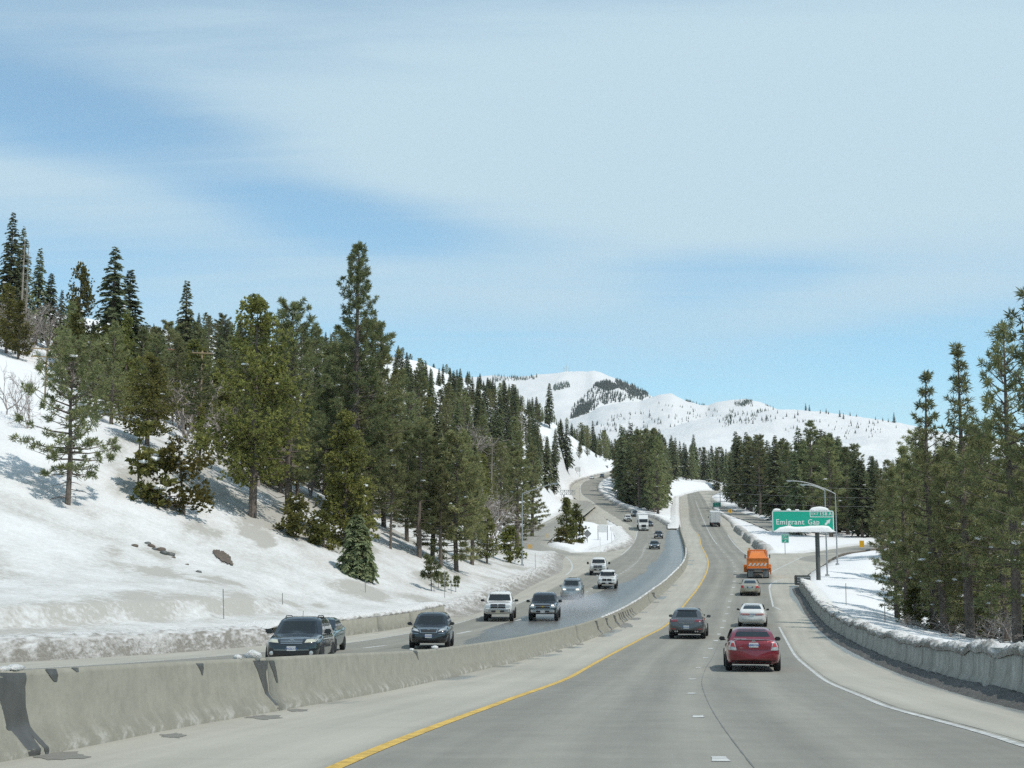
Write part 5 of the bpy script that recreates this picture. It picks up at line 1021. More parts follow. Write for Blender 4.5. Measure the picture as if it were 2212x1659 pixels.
def make_vehicle(name, cat, label, tpl, paint, dims=None, group=None):
    T = TPL[tpl]; Lg, W, H = dims or (T['L'], T['W'], T['H']); sy, sx, sz = Lg/T['L'], W/T['W'], H/T['H']
    root = empty(name, (0,0,0), 0, label, cat, group)
    ft, fl, fw = (pchip(sorted(T[k])) for k in ('top', 'low', 'wid'))
    ys = np.concatenate([np.linspace(-T['L']/2, -T['L']/2 + .35, 8)[:-1], np.linspace(-T['L']/2 + .35, T['L']/2 - .35, 26)[:-1], np.linspace(T['L']/2 - .35, T['L']/2, 8)])
    V = []; sec = [(0,0),(.78,0),(.93,.05),(.985,.18),(1.0,.45),(.99,.70),(.955,.86),(.86,.955),(.62,.99),(.3,1.012),(0,1.02)]
    full = sec + [(-a, b) for a, b in sec[-2:0:-1]]; m = len(full)
    for y in ys:
        w = float(fw(y)); zt = float(ft(y)); zl = float(fl(y))
        for a, b in full: V.append((a*w*sx, y*sy, (zl + (zt - zl)*b)*sz))
    n = len(ys); fs = [(i*m+j, i*m+(j+1) % m, (i+1)*m+(j+1) % m, (i+1)*m+j) for i in range(n-1) for j in range(m)] + [tuple(range(m)), tuple((n-1)*m + j for j in range(m))[::-1]]
    mb = MB(); mb.add(V, fs); body = mb.build('body', paint, root, True)
    # cabin
    c = T['cab']; V = []; Lv = [0,.2,.4,.6,.78,.9,.97,1.0]; nfr = 9; rings = []
    zt_ = T['H']
    for f in Lv:
        z = c['zb'] + (zt_ - c['zb'])*f; e = .0 if f < .9 else (.07 if f < .95 else .19 if f < .99 else .36)
        fe = min(f, .93); yf = c['fb'] + (c['ft'] - c['fb'])*fe**.93 - e; yr = c['rb'] + (c['rt'] - c['rb'])*fe**1.1 + e; w = c['w'] + (c['wt'] - c['w'])*fe**1.2 - e*.7
        ring = []
        for s in np.linspace(-1, 1, nfr): ring.append((s*w, yf - .14*s**2 - .06*s**6))
        for t in np.linspace(0, 1, 8)[1:-1]: ring.append((w, yf - .2 + (yr + .2 - yf)*t*1.0 if False else (yf - .2)*(1-t) + (yr + .12)*t))
        for s in np.linspace(1, -1, nfr): ring.append((s*w, yr + .08*s**2 + .04*s**6))
        for t in np.linspace(1, 0, 8)[1:-1]: ring.append((-w, (yf - .2)*(1-t) + (yr + .12)*t))
        rings.append([(x*sx, y*sy, z*sz) for x, y in ring])
    k = len(rings[0]); V = [p for r_ in rings for p in r_]; fs = [(i*k+j, i*k+(j+1) % k, (i+1)*k+(j+1) % k, (i+1)*k+j) for i in range(len(Lv)-1) for j in range(k)] + [tuple((len(Lv)-1)*k + j for j in range(k))]
    mc = MB(); mc.add(V, fs); cabo = mc.build('cabin', paint, root, True)
    allv = [v.co[:] for v in body.data.vertices] + [v.co[:] for v in cabo.data.vertices]; nb = len(body.data.vertices)
    allf = [tuple(p.vertices) for p in body.data.polygons] + [tuple(i + nb for i in p.vertices) for p in cabo.data.polygons]
    bvh = BVHTree.FromPolygons(allv, allf)
    DIR = {'F': (Vector((0,-1,0)), 1, 9), 'B': (Vector((0,1,0)), 1, -9), 'L': (Vector((1,0,0)), 0, -9), 'R': (Vector((-1,0,0)), 0, 9), 'T': (Vector((0,0,-1)), 2, 9)}
    def panel(nm, face, quad, mat, off=.008, nu=8, nv=5, parent=None, mirror=False):
        """quad: four corners (a, z) with a in half widths (front, back, top) or metres along the car (sides), z as a part of the height; projected on the bodywork"""
        d, ax, far = DIR[face]; outs = []
        for mir in ((1, -1) if mirror else (1,)):
            V = []; (a0,b0),(a1,b1),(a2,b2),(a3,b3) = quad
            for j in range(nv + 1):
                t = j/nv
                for i in range(nu + 1):
                    s = i/nu; a = (a0*(1-s)+a1*s)*(1-t) + (a3*(1-s)+a2*s)*t; b_ = (b0*(1-s)+b1*s)*(1-t) + (b3*(1-s)+b2*s)*t; a *= mir
                    o = Vector((a*W/2, far, b_*H)) if face in 'FB' else Vector((far, a, b_*H)) if face in 'LR' else Vector((a*W/2, b_, far))
                    h = bvh.ray_cast(o, d)[0]
                    if h is None:
                        q = bvh.find_nearest(Vector([0 if x == ax else o[x] for x in range(3)]) - d*(Lg/2 if ax == 1 else W/2))[0]; h = Vector(o); h[ax] = q[ax]
                    V.append(h - d*off)
            F_ = [(j*(nu+1)+i, j*(nu+1)+i+1, (j+1)*(nu+1)+i+1, (j+1)*(nu+1)+i) for j in range(nv) for i in range(nu)]
            # give it an edge
            nV = len(V); rim = [i for i in range(nu+1)] + [(j+1)*(nu+1)-1 for j in range(1, nv+1)] + [nv*(nu+1)+i for i in range(nu-1, -1, -1)] + [j*(nu+1) for j in range(nv-1, 0, -1)]
            V2 = V + [V[i] + d*(off + .012) for i in rim]; F_ += [(rim[i], rim[(i+1) % len(rim)], nV + (i+1) % len(rim), nV + i) for i in range(len(rim))]
            mm = MB(); mm.add(V2, F_); outs.append(mm.build(nm, mat, parent or root, False))
        return outs if mirror else outs[0]
    def onsurf(face, a, b_, off=0.):
        d, ax, far = DIR[face]; o = Vector((a*W/2, far, b_*H)) if face in 'FB' else Vector((far, a, b_*H)) if face in 'LR' else Vector((a*W/2, b_, far)); h = bvh.ray_cast(o, d)[0]
        return (h if h else Vector((o.x if ax else 0, o.y if ax != 1 else far/9*Lg/2, o.z))) - d*off
    return root, panel, onsurf, (Lg, W, H)
RIM = {}
def wheels(root, dims, tr, ys, tw=.22, spokes=5, rimmat='alloy', panel=None, arch=True):
    Lg, W, H = dims
    key = (round(tr, 2), tw, spokes, rimmat)
    if key not in RIM:
        t = MB(); t.lathe([(-tw/2, tr*.62), (-tw/2, tr*.93), (-tw/2+.03, tr), (tw/2-.03, tr), (tw/2, tr*.93), (tw/2, tr*.62)], n=26)
        r_ = MB(); r_.lathe([(tw/2-.05, .02), (tw/2-.05, tr*.55), (tw/2-.005, tr*.6), (tw/2-.005, tr*.66), (tw/2-.02, tr*.66)], n=26)
        for k in range(spokes):
            M = Matrix.Rotation(2*math.pi*k/spokes, 4, 'X'); r_.box((tw/2-.02, 0, tr*.34), (.03, tr*.16, tr*.56), M=M)
        r_.lathe([(tw/2-.05, tr*.14), (tw/2+.0, tr*.12), (tw/2+.002, .01)], n=12)
        RIM[key] = (t.mesh('tyre', 'rubber', True), r_.mesh('rim', rimmat, True))
    ty, ri = RIM[key]
    for s in (1, -1):
        for y in ys:
            w = bpy.data.objects.new('wheel', None); link(w, root); w.location = (s*(W/2 - tw/2 + .012), y, tr); w.rotation_euler = (0, 0, 0 if s > 0 else math.pi)
            obj('tyre', ty, w); obj('rim', ri, w)
            if panel and arch:
                th = np.linspace(-.15, math.pi + .15, 14); inner = []
                d = 'R' if s > 0 else 'L'; R_ = tr*1.13
                mm = MB(); pts = []
                for a in np.linspace(0, math.pi, 15): pts.append((y + R_*math.cos(a), tr + R_*math.sin(a)))
                for i in range(14):
                    q = [(y, tr/H), (y, (tr+.01)/H), (pts[i+1][0], pts[i+1][1]/H), (pts[i][0], pts[i][1]/H)]
                panel_quad = [(y - R_*.98, (tr*.72)/H), (y + R_*.98, (tr*.72)/H), (y + R_*.62, (tr + R_*.78)/H), (y - R_*.62, (tr + R_*.78)/H)]
                panel('wheel_arch', d, panel_quad, 'dark_trim', .004, 10, 8)
def plate(root, onsurf, face, z, txt, mat='plate_white', ink='plate_blue', w=.31, h=.155):
    p = onsurf(face, 0, z, .02); m = MB(); m.box((0, 0, 0), (w, .012, h), bev=.004); o = m.build('license_plate', mat, root, loc=p)
    t = text_mesh(txt, h*.62, ink, .002, bold=.002); to = obj('plate_number', t, o); s = 1 if face == 'F' else -1
    to.rotation_euler = (R(90), 0, R(180) if face == 'F' else 0); to.location = (0, s*.009, -.005)
def mirrors(root, dims, y, z, mat, size=(.2,.12,.15), reach=.12):
    Lg, W, H = dims
    reach = max(reach - .04, .07)
    for s in (1, -1):
        m = MB(); m.box((s*(W/2 + reach), y, z), size, bev=min(size)*.3); m.box((s*(W/2 + reach*.2 - .03), y + .01, z - size[2]*.35), (reach*1.3, .06, .035)); m.build('mirror', mat, root, True)
def emblem_oval(root, onsurf, face, z, w=.13, h=.07, mat='chrome'):
    p = onsurf(face, 0, z, .012); m = MB(); n = 18
    m.prism([(w/2*math.cos(2*math.pi*k/n), h/2*math.sin(2*math.pi*k/n)) for k in range(n)], .012); return m.build('emblem', mat, root, loc=p - Vector((0, .006, 0)))
YAW = {639: -.01, 684: .02, 929: .02, 1076: .05, 1171: .08, 1231: .11, 1308: .11, 1289: .11}
def place(root, dims, u, Y, side, tilt=0.):
    fx = XYEL if side == 'R' else (lambda y: np.where(np.asarray(y) < 335, XBAR(y), XLR(y))); zf = ZR if side == 'R' else ZL; s = 1 if side == 'R' else -1
    if side == 'L' and Y > 300: fx = XLW
    dx = float(fx(Y+3) - fx(Y-3)) / 6; dx = YAW.get(u, dx*(.6 if side == 'L' else 1)); d = Vector((dx, 1)).normalized() * s; fp = Vector((Y*(u - CX)/F/CP*.995, Y)); c = fp + d*(dims[0]/2)*s
    g = float(zf(c.y + 1.5) - zf(c.y - 1.5)) / 3 * s / math.hypot(1, dx)
    root.location = (c.x, c.y, float(zf(c.y)) + .008); root.rotation_euler = (math.atan(g), 0, math.atan2(-d.x, d.y))
def side_glass(panel, y0, y1, y2, z0, z1, mat='car_glass', rake=.25, y3=None):
    for f in 'LR':
        panel('side_window', f, [(y1+.04, z0), (y0, z0), (y0 - rake*2.2, z1), (y1+.04, z1)], mat, .006, 6, 4); panel('side_window', f, [(y2, z0), (y1-.04, z0), (y1-.04, z1), (y2 + rake, z1)], mat, .006, 6, 4)

# ---- eastbound, seen from behind
r, pn, on, dm = make_vehicle('red_sedan', 'car', 'dark red sedan with pale tail lamp surrounds right ahead in the slow lane', 'sedan', 'red_paint', (4.83,1.83,1.45))
pn('rear_window', 'B', [(-.66,.79),(.66,.79),(.52,.955),(-.52,.955)], 'car_glass', .006, 10, 6); pn('windshield', 'F', [(-.7,.70),(.7,.70),(.5,.95),(-.5,.95)], 'car_glass'); side_glass(pn, .95, -.05, -1.35, .70, .94)
for o in pn('tail_light', 'B', [(.62,.495),(.93,.50),(.82,.70),(.70,.70)], 'headlamp', .012, 6, 6, mirror=True): pass
ts = pn('tail_lens', 'B', [(.67,.575),(.86,.575),(.80,.665),(.72,.665)], 'red_lens', .022, 5, 4, mirror=True)
pn('trunk_lid', 'B', [(-.60,.515),(.60,.515),(.63,.715),(-.63,.715)], 'red_paint', .014, 10, 5); pn('spoiler', 'B', [(-.6,.722),(.6,.722),(.58,.738),(-.58,.738)], 'dark_trim', .03, 10, 2)
pn('bumper_valance', 'B', [(-.72,.215),(.72,.215),(.78,.262),(-.78,.262)], 'dark_trim', .01, 10, 2); pn('chrome_badge', 'B', [(-.52,.545),(-.40,.545),(-.40,.555),(-.52,.555)], 'chrome', .02, 2, 1)
plate(r, on, 'B', .615, 'ABR0184', 'plate_white', 'plate_blue'); emblem_oval(r, on, 'B', .70, .15, .06); mirrors(r, dm, .72, 1.02, 'dark_trim', (.2,.1,.14), .1); wheels(r, dm, .33, (1.42,-1.36), panel=pn)
m_ = MB(); m_.box((-.42,-1.62,1.075), (.42,.2,.012)); m_.build('paper', 'plate_white', r)
m_ = MB(); m_.tube([(.02,-.95,1.44),(.02,-1.05,1.60)], .008, 5); m_.build('antenna', 'dark_trim', r)
for k in range(5):
    pass
place(r, dm, 1617, 44.3, 'R')
r, pn, on, dm = make_vehicle('grey_crossover', 'car', 'graphite grey crossover with dark red lamps riding the yellow line', 'coupe_suv', 'graphite_paint', (4.7,1.94,1.62))
pn('rear_window', 'B', [(-.60,.72),(.60,.72),(.48,.93),(-.48,.93)], 'car_glass', .006, 10, 6); side_glass(pn, .95, -.1, -1.5, .70, .92); pn('windshield', 'F', [(-.7,.70),(.7,.70),(.5,.95),(-.5,.95)], 'car_glass')
pn('tail_light', 'B', [(.46,.575),(.90,.575),(.93,.655),(.50,.645)], 'dark_red_lens', .014, 7, 4, mirror=True); pn('reflector', 'B', [(.58,.325),(.88,.33),(.88,.345),(.58,.34)], 'red_lens', .012, 4, 1, mirror=True)
pn('bumper_valance', 'B', [(-.70,.18),(.70,.18),(.80,.30),(-.80,.30)], 'dark_trim', .012, 10, 3); pn('tailgate_strip', 'B', [(-.42,.525),(.42,.525),(.42,.54),(-.42,.54)], 'chrome', .012, 8, 1)
for s in (-1, 1):
    for q in (.50, .62):
        m_ = MB(); p = on('B', s*q, .26, .03); m_.tube([p + Vector((0,.12,0)), p - Vector((0,.03,0))], .045, 12); m_.build('exhaust_pipe', 'chrome', r, True)
plate(r, on, 'B', .40, '7KDN226'); mirrors(r, dm, .75, 1.12, 'graphite_paint', (.22,.11,.15), .13); wheels(r, dm, .36, (1.40,-1.40), .26, panel=pn)
pn('roof_spoiler', 'B', [(-.56,.935),(.56,.935),(.52,.96),(-.52,.96)], 'graphite_paint', .10, 8, 1)
place(r, dm, 1475, 71, 'R')
r, pn, on, dm = make_vehicle('white_sedan', 'car', 'white sedan with wide red tail lamps just ahead of the dark red sedan', 'sedan', 'white_car_paint', (4.83,1.79,1.44))
pn('rear_window', 'B', [(-.66,.78),(.66,.78),(.52,.955),(-.52,.955)], 'tinted_glass', .006, 10, 6); side_glass(pn, .95, -.05, -1.35, .70, .94)
pn('tail_light', 'B', [(.22,.53),(.88,.535),(.88,.61),(.22,.605)], 'red_lens', .014, 7, 3, mirror=True); pn('lamp_strip', 'B', [(.24,.56),(.80,.56),(.80,.578),(.24,.578)], 'headlamp', .022, 5, 1, mirror=True); pn('bumper_strip', 'B', [(-.86,.33),(.86,.33),(.86,.345),(-.86,.345)], 'grey_trim', .012, 10, 1)
plate(r, on, 'B', .575, '4PWL093'); mirrors(r, dm, .72, 1.0, 'dark_trim', (.18,.1,.12), .09); wheels(r, dm, .32, (1.42,-1.32), panel=pn); pn('windshield', 'F', [(-.7,.70),(.7,.70),(.5,.95),(-.5,.95)], 'car_glass')
place(r, dm, 1615, 83.5, 'R')
r, pn, on, dm = make_vehicle('gold_sedan', 'car', 'champagne gold sedan following the orange plough truck', 'sedan', 'champagne_paint', (4.73,1.84,1.45))
pn('rear_window', 'B', [(-.62,.78),(.62,.78),(.50,.95),(-.50,.95)], 'tinted_glass', .006, 10, 6); side_glass(pn, .95, -.05, -1.35, .70, .94)
pn('tail_light', 'B', [(.58,.52),(.90,.53),(.84,.68),(.62,.68)], 'red_lens', .014, 6, 4, mirror=True); pn('plate_recess', 'B', [(-.28,.52),(.28,.52),(.28,.61),(-.28,.61)], 'dark_trim', .008, 4, 2); pn('bumper_valance', 'B', [(-.66,.22),(.66,.22),(.70,.28),(-.70,.28)], 'dark_trim', .01, 10, 2)
plate(r, on, 'B', .565, '6TXA510'); mirrors(r, dm, .72, 1.0, 'champagne_paint', (.18,.1,.12), .09); wheels(r, dm, .33, (1.40,-1.30), panel=pn); pn('windshield', 'F', [(-.7,.70),(.7,.70),(.5,.95),(-.5,.95)], 'car_glass')
place(r, dm, 1612, 122, 'R')
# orange plough truck
r = empty('plough_truck', (0,0,0), 0, 'orange snowplough truck with a striped tailgate and sander hopper', 'truck'); dm = (8.2, 2.5, 3.1)
def part(nm, mat, fn, par=None, smooth=False):
    m = MB(); fn(m); return m.build(nm, mat, par or r, smooth)
part('dump_body', 'orange_paint', lambda m: (m.box((0,-1.6,1.62), (2.35,4.6,.9), bev=.04), m.box((0,-1.6,2.1), (2.45,4.7,.1), bev=.03)))
def hopper(m):
    V = [(-1.0,-3.7,2.15),(1.0,-3.7,2.15),(1.0,.4,2.15),(-1.0,.4,2.15),(-.74,-3.2,2.86),(.74,-3.2,2.86),(.74,.2,2.86),(-.74,.2,2.86)]
    m.add(V, [(0,1,2,3),(4,5,6,7),(0,1,5,4),(1,2,6,5),(2,3,7,6),(3,0,4,7)])
part('hopper_cover', 'orange_paint', hopper)
tg = part('tailgate', 'orange_paint', lambda m: (m.box((0,-4.0,1.68), (2.42,.10,1.12), bev=.03), m.box((0,-4.08,1.14), (2.5,.12,.09), bev=.02), m.box((0,-4.07,2.22), (2.5,.10,.08), bev=.02), m.box((-1.18,-4.07,1.68), (.08,.08,1.05)), m.box((1.18,-4.07,1.68), (.08,.08,1.05))))
for k in range(5):
    x = -.86 + k*.43; m_ = MB(); m_.prism([(x-.22,1.38),(x+.00,1.38),(x+.22,1.70),(x-.0,1.70)], .01, Matrix.Translation((0,-4.064,0))); m_.build('warning_stripe', 'white_stripe', tg)
part('rear_bumper', 'grey_trim', lambda m: m.box((0,-4.12,1.05), (2.4,.14,.10), bev=.02)); part('spreader', 'wet_plough', lambda m: (m.box((0,-4.05,.82), (.95,.35,.30), bev=.08), m.lathe([(.0,.36),(.05,.38),(.06,.05)], (0,-4.1,.50), 'Z', 18)))
part('chassis', 'dark_trim', lambda m: (m.box((0,-.3,.75), (.9,7.4,.3)), m.box((0,-3.0,.55), (2.0,.2,.2)), m.box((0,2.9,.6), (2.0,.2,.2))))
for s in (-1, 1): part('mud_flap', 'grey_trim', lambda m: m.box((s*.82,-4.0,.52), (.62,.03,.72), bev=.01))
part('cab', 'orange_paint', lambda m: m.box((0,1.75,2.0), (2.3,1.7,1.9), bev=.12)); part('hood', 'orange_paint', lambda m: m.box((0,3.2,1.55), (1.9,1.5,1.0), bev=.14)); part('rear_glass', 'car_glass', lambda m: m.box((0,.90,2.45), (1.6,.02,.6)))
part('beacon', 'orange_plastic', lambda m: (m.tube([(-.9,.7,2.8),(-.9,.7,3.05)], .04, 8), m.box((-.9,.7,3.12), (.22,.16,.2), bev=.04))); part('exhaust_stack', 'chrome', lambda m: m.tube([(.95,.75,1.2),(.95,.75,3.0),(.95,.62,3.1)], .06, 10))
for s in (-1, 1): part('mirror', 'dark_trim', lambda m: (m.box((s*1.42,2.2,2.15), (.12,.1,.48), bev=.03), m.tube([(s*1.1,2.2,2.3),(s*1.42,2.2,2.3)], .02, 6)))
part('side_blade', 'orange_paint', lambda m: (m.box((1.42,-1.7,.75), (.12,2.6,.75), bev=.03), m.box((1.3,-1.0,.9), (.3,.15,.15)), m.box((1.3,-2.4,.9), (.3,.15,.15)))); part('side_blade', 'orange_paint', lambda m: (m.box((-1.30,.4,.85), (.10,1.0,.5), bev=.03), m.box((-1.2,.4,.9), (.3,.15,.15))))
part('front_plough', 'orange_paint', lambda m: m.box((0,4.6,.65), (3.3,.25,.9), rz=.25, bev=.05)); part('tail_light', 'red_lens', lambda m: m.box((-1.08,-4.19,1.05), (.14,.03,.08))); part('tail_light', 'red_lens', lambda m: m.box((1.08,-4.19,1.05), (.14,.03,.08)))
wheels(r, (8.2,2.4,3), .52, (2.9,), .3); wheels(r, (8.2,2.4,3), .52, (-3.0,-1.7), .55)
place(r, (8.2,2.5,3.1), 1630, 147, 'R')
# box trailer far ahead
r = empty('box_truck', (0,0,0), 0, 'white box truck far ahead seen square from the back', 'truck')
part('cargo_box', 'trailer_white', lambda m: m.box((0,-.5,2.55), (2.55,9.0,2.85), bev=.03)); part('rear_door', 'trailer_white', lambda m: (m.box((-.62,-5.02,2.55), (1.2,.04,2.6), bev=.01), m.box((.62,-5.02,2.55), (1.2,.04,2.6), bev=.01))); part('cab', 'white_car_paint', lambda m: m.box((0,5.2,1.7), (2.3,2.2,2.2), bev=.2))
part('chassis', 'dark_trim', lambda m: (m.box((0,-.4,.85), (1.1,9.8,.45)), m.box((0,-4.9,.62), (2.3,.12,.14)), m.box((0,-5.0,.9), (1.1,.1,.35)))); part('mirror', 'dark_trim', lambda m: m.box((-1.5,5.2,2.2), (.2,.1,.5))); part('mirror', 'dark_trim', lambda m: m.box((1.5,5.2,2.2), (.2,.1,.5)))
for s in (-1, 1): part('tail_light', 'red_lens', lambda m: m.box((s*1.0,-5.06,.98), (.26,.03,.12)))
wheels(r, (9,2.4,3), .5, (-3.4,4.8), .5); place(r, (10.,2.55,4), 1542, 341, 'R')

# ---- westbound, coming towards the eye
def front_glass(pn, z0, z1, a0=.74, a1=.56, mat='car_glass'): pn('windshield', 'F', [(-a0,z0),(a0,z0),(a1,z1),(-a1,z1)], mat, .006, 12, 6)
r, pn, on, dm = make_vehicle('dark_suv', 'car', 'dark navy SUV with a barred chrome grille beside the median barrier', 'suv', 'navy_black_paint', (4.8,1.93,1.67))
front_glass(pn, .66, .95); side_glass(pn, .95, -.05, -1.6, .66, .92, 'tinted_glass'); pn('headlight', 'F', [(.46,.475),(.90,.50),(.93,.565),(.52,.545)], 'amber_headlamp', .014, 7, 4, mirror=True)
g = pn('grille', 'F', [(-.36,.455),(.36,.455),(.42,.56),(-.42,.56)], 'dark_trim', .012, 8, 4)
for z in (.468,.498,.528,.555): pn('grille_bar', 'F', [(-.38-.3*(z-.46),z-.007),(.38+.3*(z-.46),z-.007),(.38+.3*(z-.46),z+.007),(-.38-.3*(z-.46),z+.007)], 'chrome', .022, 8, 1, parent=g)
p = on('F', 0, .515, .035); m_ = MB(); m_.tube([p + Vector((.085*math.cos(a), 0, .045*math.sin(a))) for a in np.linspace(-1.25, 4.39, 24)], .012, 6); m_.tube([p + Vector((-.03,0,-.043)), p + Vector((0,0,.03)), p + Vector((.03,0,-.043))], .010, 6); m_.build('emblem', 'chrome', g, True)
pn('lower_intake', 'F', [(-.60,.245),(.60,.245),(.64,.315),(-.64,.315)], 'dark_trim', .01, 10, 3); pn('bumper_strip', 'F', [(-.62,.325),(.62,.325),(.62,.338),(-.62,.338)], 'chrome', .01, 10, 1)
for s in (-1, 1):
    p = on('F', s*.70, .27, .01); m_ = MB(); m_.lathe([(-.02,.075),(.012,.07),(.02,.02)], p, 'Y', 16); m_.build('fog_light', 'headlamp', r, True)
    m_ = MB(); pts = [on('T', s*.60, y, .0) for y in (.15,0,-.6,-1.2,-1.5)]; pts = [q + Vector((0,0,.06 if 0 < i < 4 else 0)) for i, q in enumerate(pts)]; m_.tube(pts, .018, 6); m_.build('roof_rail', 'dark_trim', r, True)
    pn('door_handle', 'R' if s > 0 else 'L', [(-.35,.555),(-.17,.555),(-.17,.57),(-.35,.57)], 'chrome', .02, 2, 1)
m_ = MB(); q = on('T', 0, -.1); m_.tube([q, q + Vector((0,-.08,.2))], .008, 5); m_.build('antenna', 'dark_trim', r)
plate(r, on, 'F', .36, '5WZC176'); mirrors(r, dm, .85, 1.16, 'navy_black_paint', (.24,.13,.17), .12); wheels(r, dm, .38, (1.48,-1.37), .26, panel=pn); pn('rear_window', 'B', [(-.6,.7),(.6,.7),(.5,.92),(-.5,.92)], 'car_glass')
place(r, dm, 639, 45.2, 'L')
r, pn, on, dm = make_vehicle('teal_hatchback', 'car', 'greyish teal hatchback half hidden behind the dark navy SUV', 'sedan', 'teal_paint', (4.46,1.75,1.49))
front_glass(pn, .68, .95); side_glass(pn, .95, -.05, -1.3, .69, .93, 'tinted_glass'); pn('headlight', 'F', [(.5,.44),(.92,.46),(.86,.56),(.56,.52)], 'headlamp', .014, 6, 4, mirror=True); pn('grille', 'F', [(-.4,.40),(.4,.40),(.4,.45),(-.4,.45)], 'dark_trim', .01)
plate(r, on, 'F', .33, '6JHD342'); mirrors(r, dm, .72, 1.05, 'champagne_paint', (.24,.12,.15), .12); wheels(r, dm, .31, (1.35,-1.3), panel=pn); place(r, dm, 684, 57, 'L')
r, pn, on, dm = make_vehicle('black_crossover', 'car', 'small black crossover with a chrome rimmed grille in the middle westbound lane', 'suv', 'black_paint', (4.44,1.855,1.64))
front_glass(pn, .67, .95); side_glass(pn, .95, -.05, -1.5, .67, .92, 'tinted_glass'); pn('headlight', 'F', [(.46,.485),(.86,.53),(.88,.61),(.56,.545)], 'headlamp', .014, 7, 4, mirror=True)
pn('grille_frame', 'F', [(-.42,.455),(.42,.455),(.47,.565),(-.47,.565)], 'chrome', .012, 8, 4); g = pn('grille', 'F', [(-.38,.468),(.38,.468),(.42,.553),(-.42,.553)], 'dark_trim', .02, 8, 4); emblem_oval(r, on, 'F', .535, .15, .06)
pn('bumper_strip', 'F', [(.50,.428),(.88,.445),(.88,.458),(.50,.440)], 'chrome', .012, 5, 1, mirror=True); pn('lower_intake', 'F', [(-.5,.20),(.5,.20),(.55,.27),(-.55,.27)], 'dark_trim', .01, 8, 2)
plate(r, on, 'F', .365, '7CRX822'); mirrors(r, dm, .85, 1.13, 'black_paint', (.22,.12,.15), .12); wheels(r, dm, .36, (1.35,-1.3), panel=pn); place(r, dm, 929, 61, 'L')
def pickup(name, label, paint, dims, u, Y, gril='chrome', bars=2, lamp='headlamp', bump='chrome', emb=None, pl_='7M41825', mir=(.2,.12,.24), extra=None, plmat='plate_white', reach=.16, lights_mirror=True):
    r, pn, on, dm = make_vehicle(name, 'pickup truck', label, 'pickup', paint, dims)
    front_glass(pn, .685, .935, .78, .66); side_glass(pn, 1.0, .15, -.75, .69, .92, 'tinted_glass', .12)
    pn('headlight', 'F', [(.58,.50),(.90,.51),(.90,.60),(.58,.60)], lamp, .014, 5, 3, mirror=True); g = pn('grille', 'F', [(-.54,.455),(.54,.455),(.54,.615),(-.54,.615)], gril, .02, 8, 4)
    for z0, z1 in ([(.465,.53),(.545,.605)] if bars == 2 else [(.47,.60)]):
        for a0, a1 in (((-.50,-.03),(.03,.50)) if emb != 'bow' else ((-.50,.50),)): pn('grille_opening', 'F', [(a0,z0),(a1,z0),(a1,z1),(a0,z1)], 'dark_trim', .03, 4, 2, parent=g)
    pn('front_bumper', 'F', [(-.92,.30),(.92,.30),(.94,.43),(-.94,.43)], bump, .05, 10, 3); pn('bumper_opening', 'F', [(-.44,.33),(.44,.33),(.46,.39),(-.46,.39)], 'dark_trim', .06, 6, 2)
    pn('fog_light', 'F', [(.68,.345),(.80,.345),(.80,.40),(.68,.40)], 'headlamp', .062, 2, 2, mirror=True)
    plate(r, lambda f, a, z, off=0: on(f, a, z, off + .06), 'F', .345, pl_, plmat, 'plate_dark')
    if emb == 'bow': m_ = MB(); p = on('F', 0, .537, .045); m_.prism([(-.14,-.03),(-.05,-.03),(-.04,-.05),(.04,-.05),(.05,-.03),(.14,-.03),(.12,.03),(.05,.03),(.04,.05),(-.04,.05),(-.05,.03),(-.12,.03)], .012, Matrix.Translation(p)); m_.build('emblem', 'gold', g)
    else: emblem_oval(g, on, 'F', .54, .12, .12)
    mirrors(r, dm, 1.0*dims[0]/5.8, dims[2]*.69, 'dark_trim' if name != 'white_midsize_pickup' else paint, mir, reach); wheels(r, dm, .39, (1.85*dims[0]/5.8, -1.75*dims[0]/5.8), .27, panel=pn, rimmat='chrome')
    m_ = MB(); m_.box((0, -1.95*dims[0]/5.8, dims[2]*.682), (dims[1]*.8, 1.8*dims[0]/5.8, .02)); m_.build('bed_cover', 'dark_trim', r)
    for s in (-1, 1): pn('door_handle', 'R' if s > 0 else 'L', [(-.05,.60),(.15,.60),(.15,.615),(-.05,.615)], 'chrome', .02, 2, 1)
    pn('rear_window', 'B', [(-.6,.7),(.6,.7),(.55,.9),(-.55,.9)], 'car_glass')
    if extra: extra(r, pn, on, dm)
    place(r, dm, u, Y, 'L'); return r
def marker_lamps(r, pn, on, dm):
    for k in range(5): q = on('T', (k-2)*.2, .42); m_ = MB(); m_.box(q + Vector((0,0,.015)), (.09,.06,.035), bev=.01); m_.build('marker_lamp', 'amber_headlamp', r)
pickup('white_heavy_pickup', 'big white pickup with a chrome crosshair grille and five roof marker lamps', 'white_car_paint', (5.9,2.02,1.98), 1076, 90, extra=marker_lamps, plmat='plate_cream', mir=(.26,.12,.16), reach=.22)
def lit(r, pn, on, dm): pn('lamp_bulb', 'F', [(.60,.565),(.76,.565),(.76,.60),(.60,.60)], 'lit_lamp', .024, 3, 2, mirror=True)
pickup('slate_pickup', 'slate blue pickup with lit headlamps throwing spray on the wet lane', 'slate_paint', (5.85,2.03,1.88), 1171, 90.5, emb='bow', extra=lit, mir=(.24,.12,.18))
r, pn, on, dm = make_vehicle('silver_suv', 'car', 'silver SUV with one bright headlamp behind the slate pickup', 'suv', 'silver_paint', (4.78,1.9,1.8))
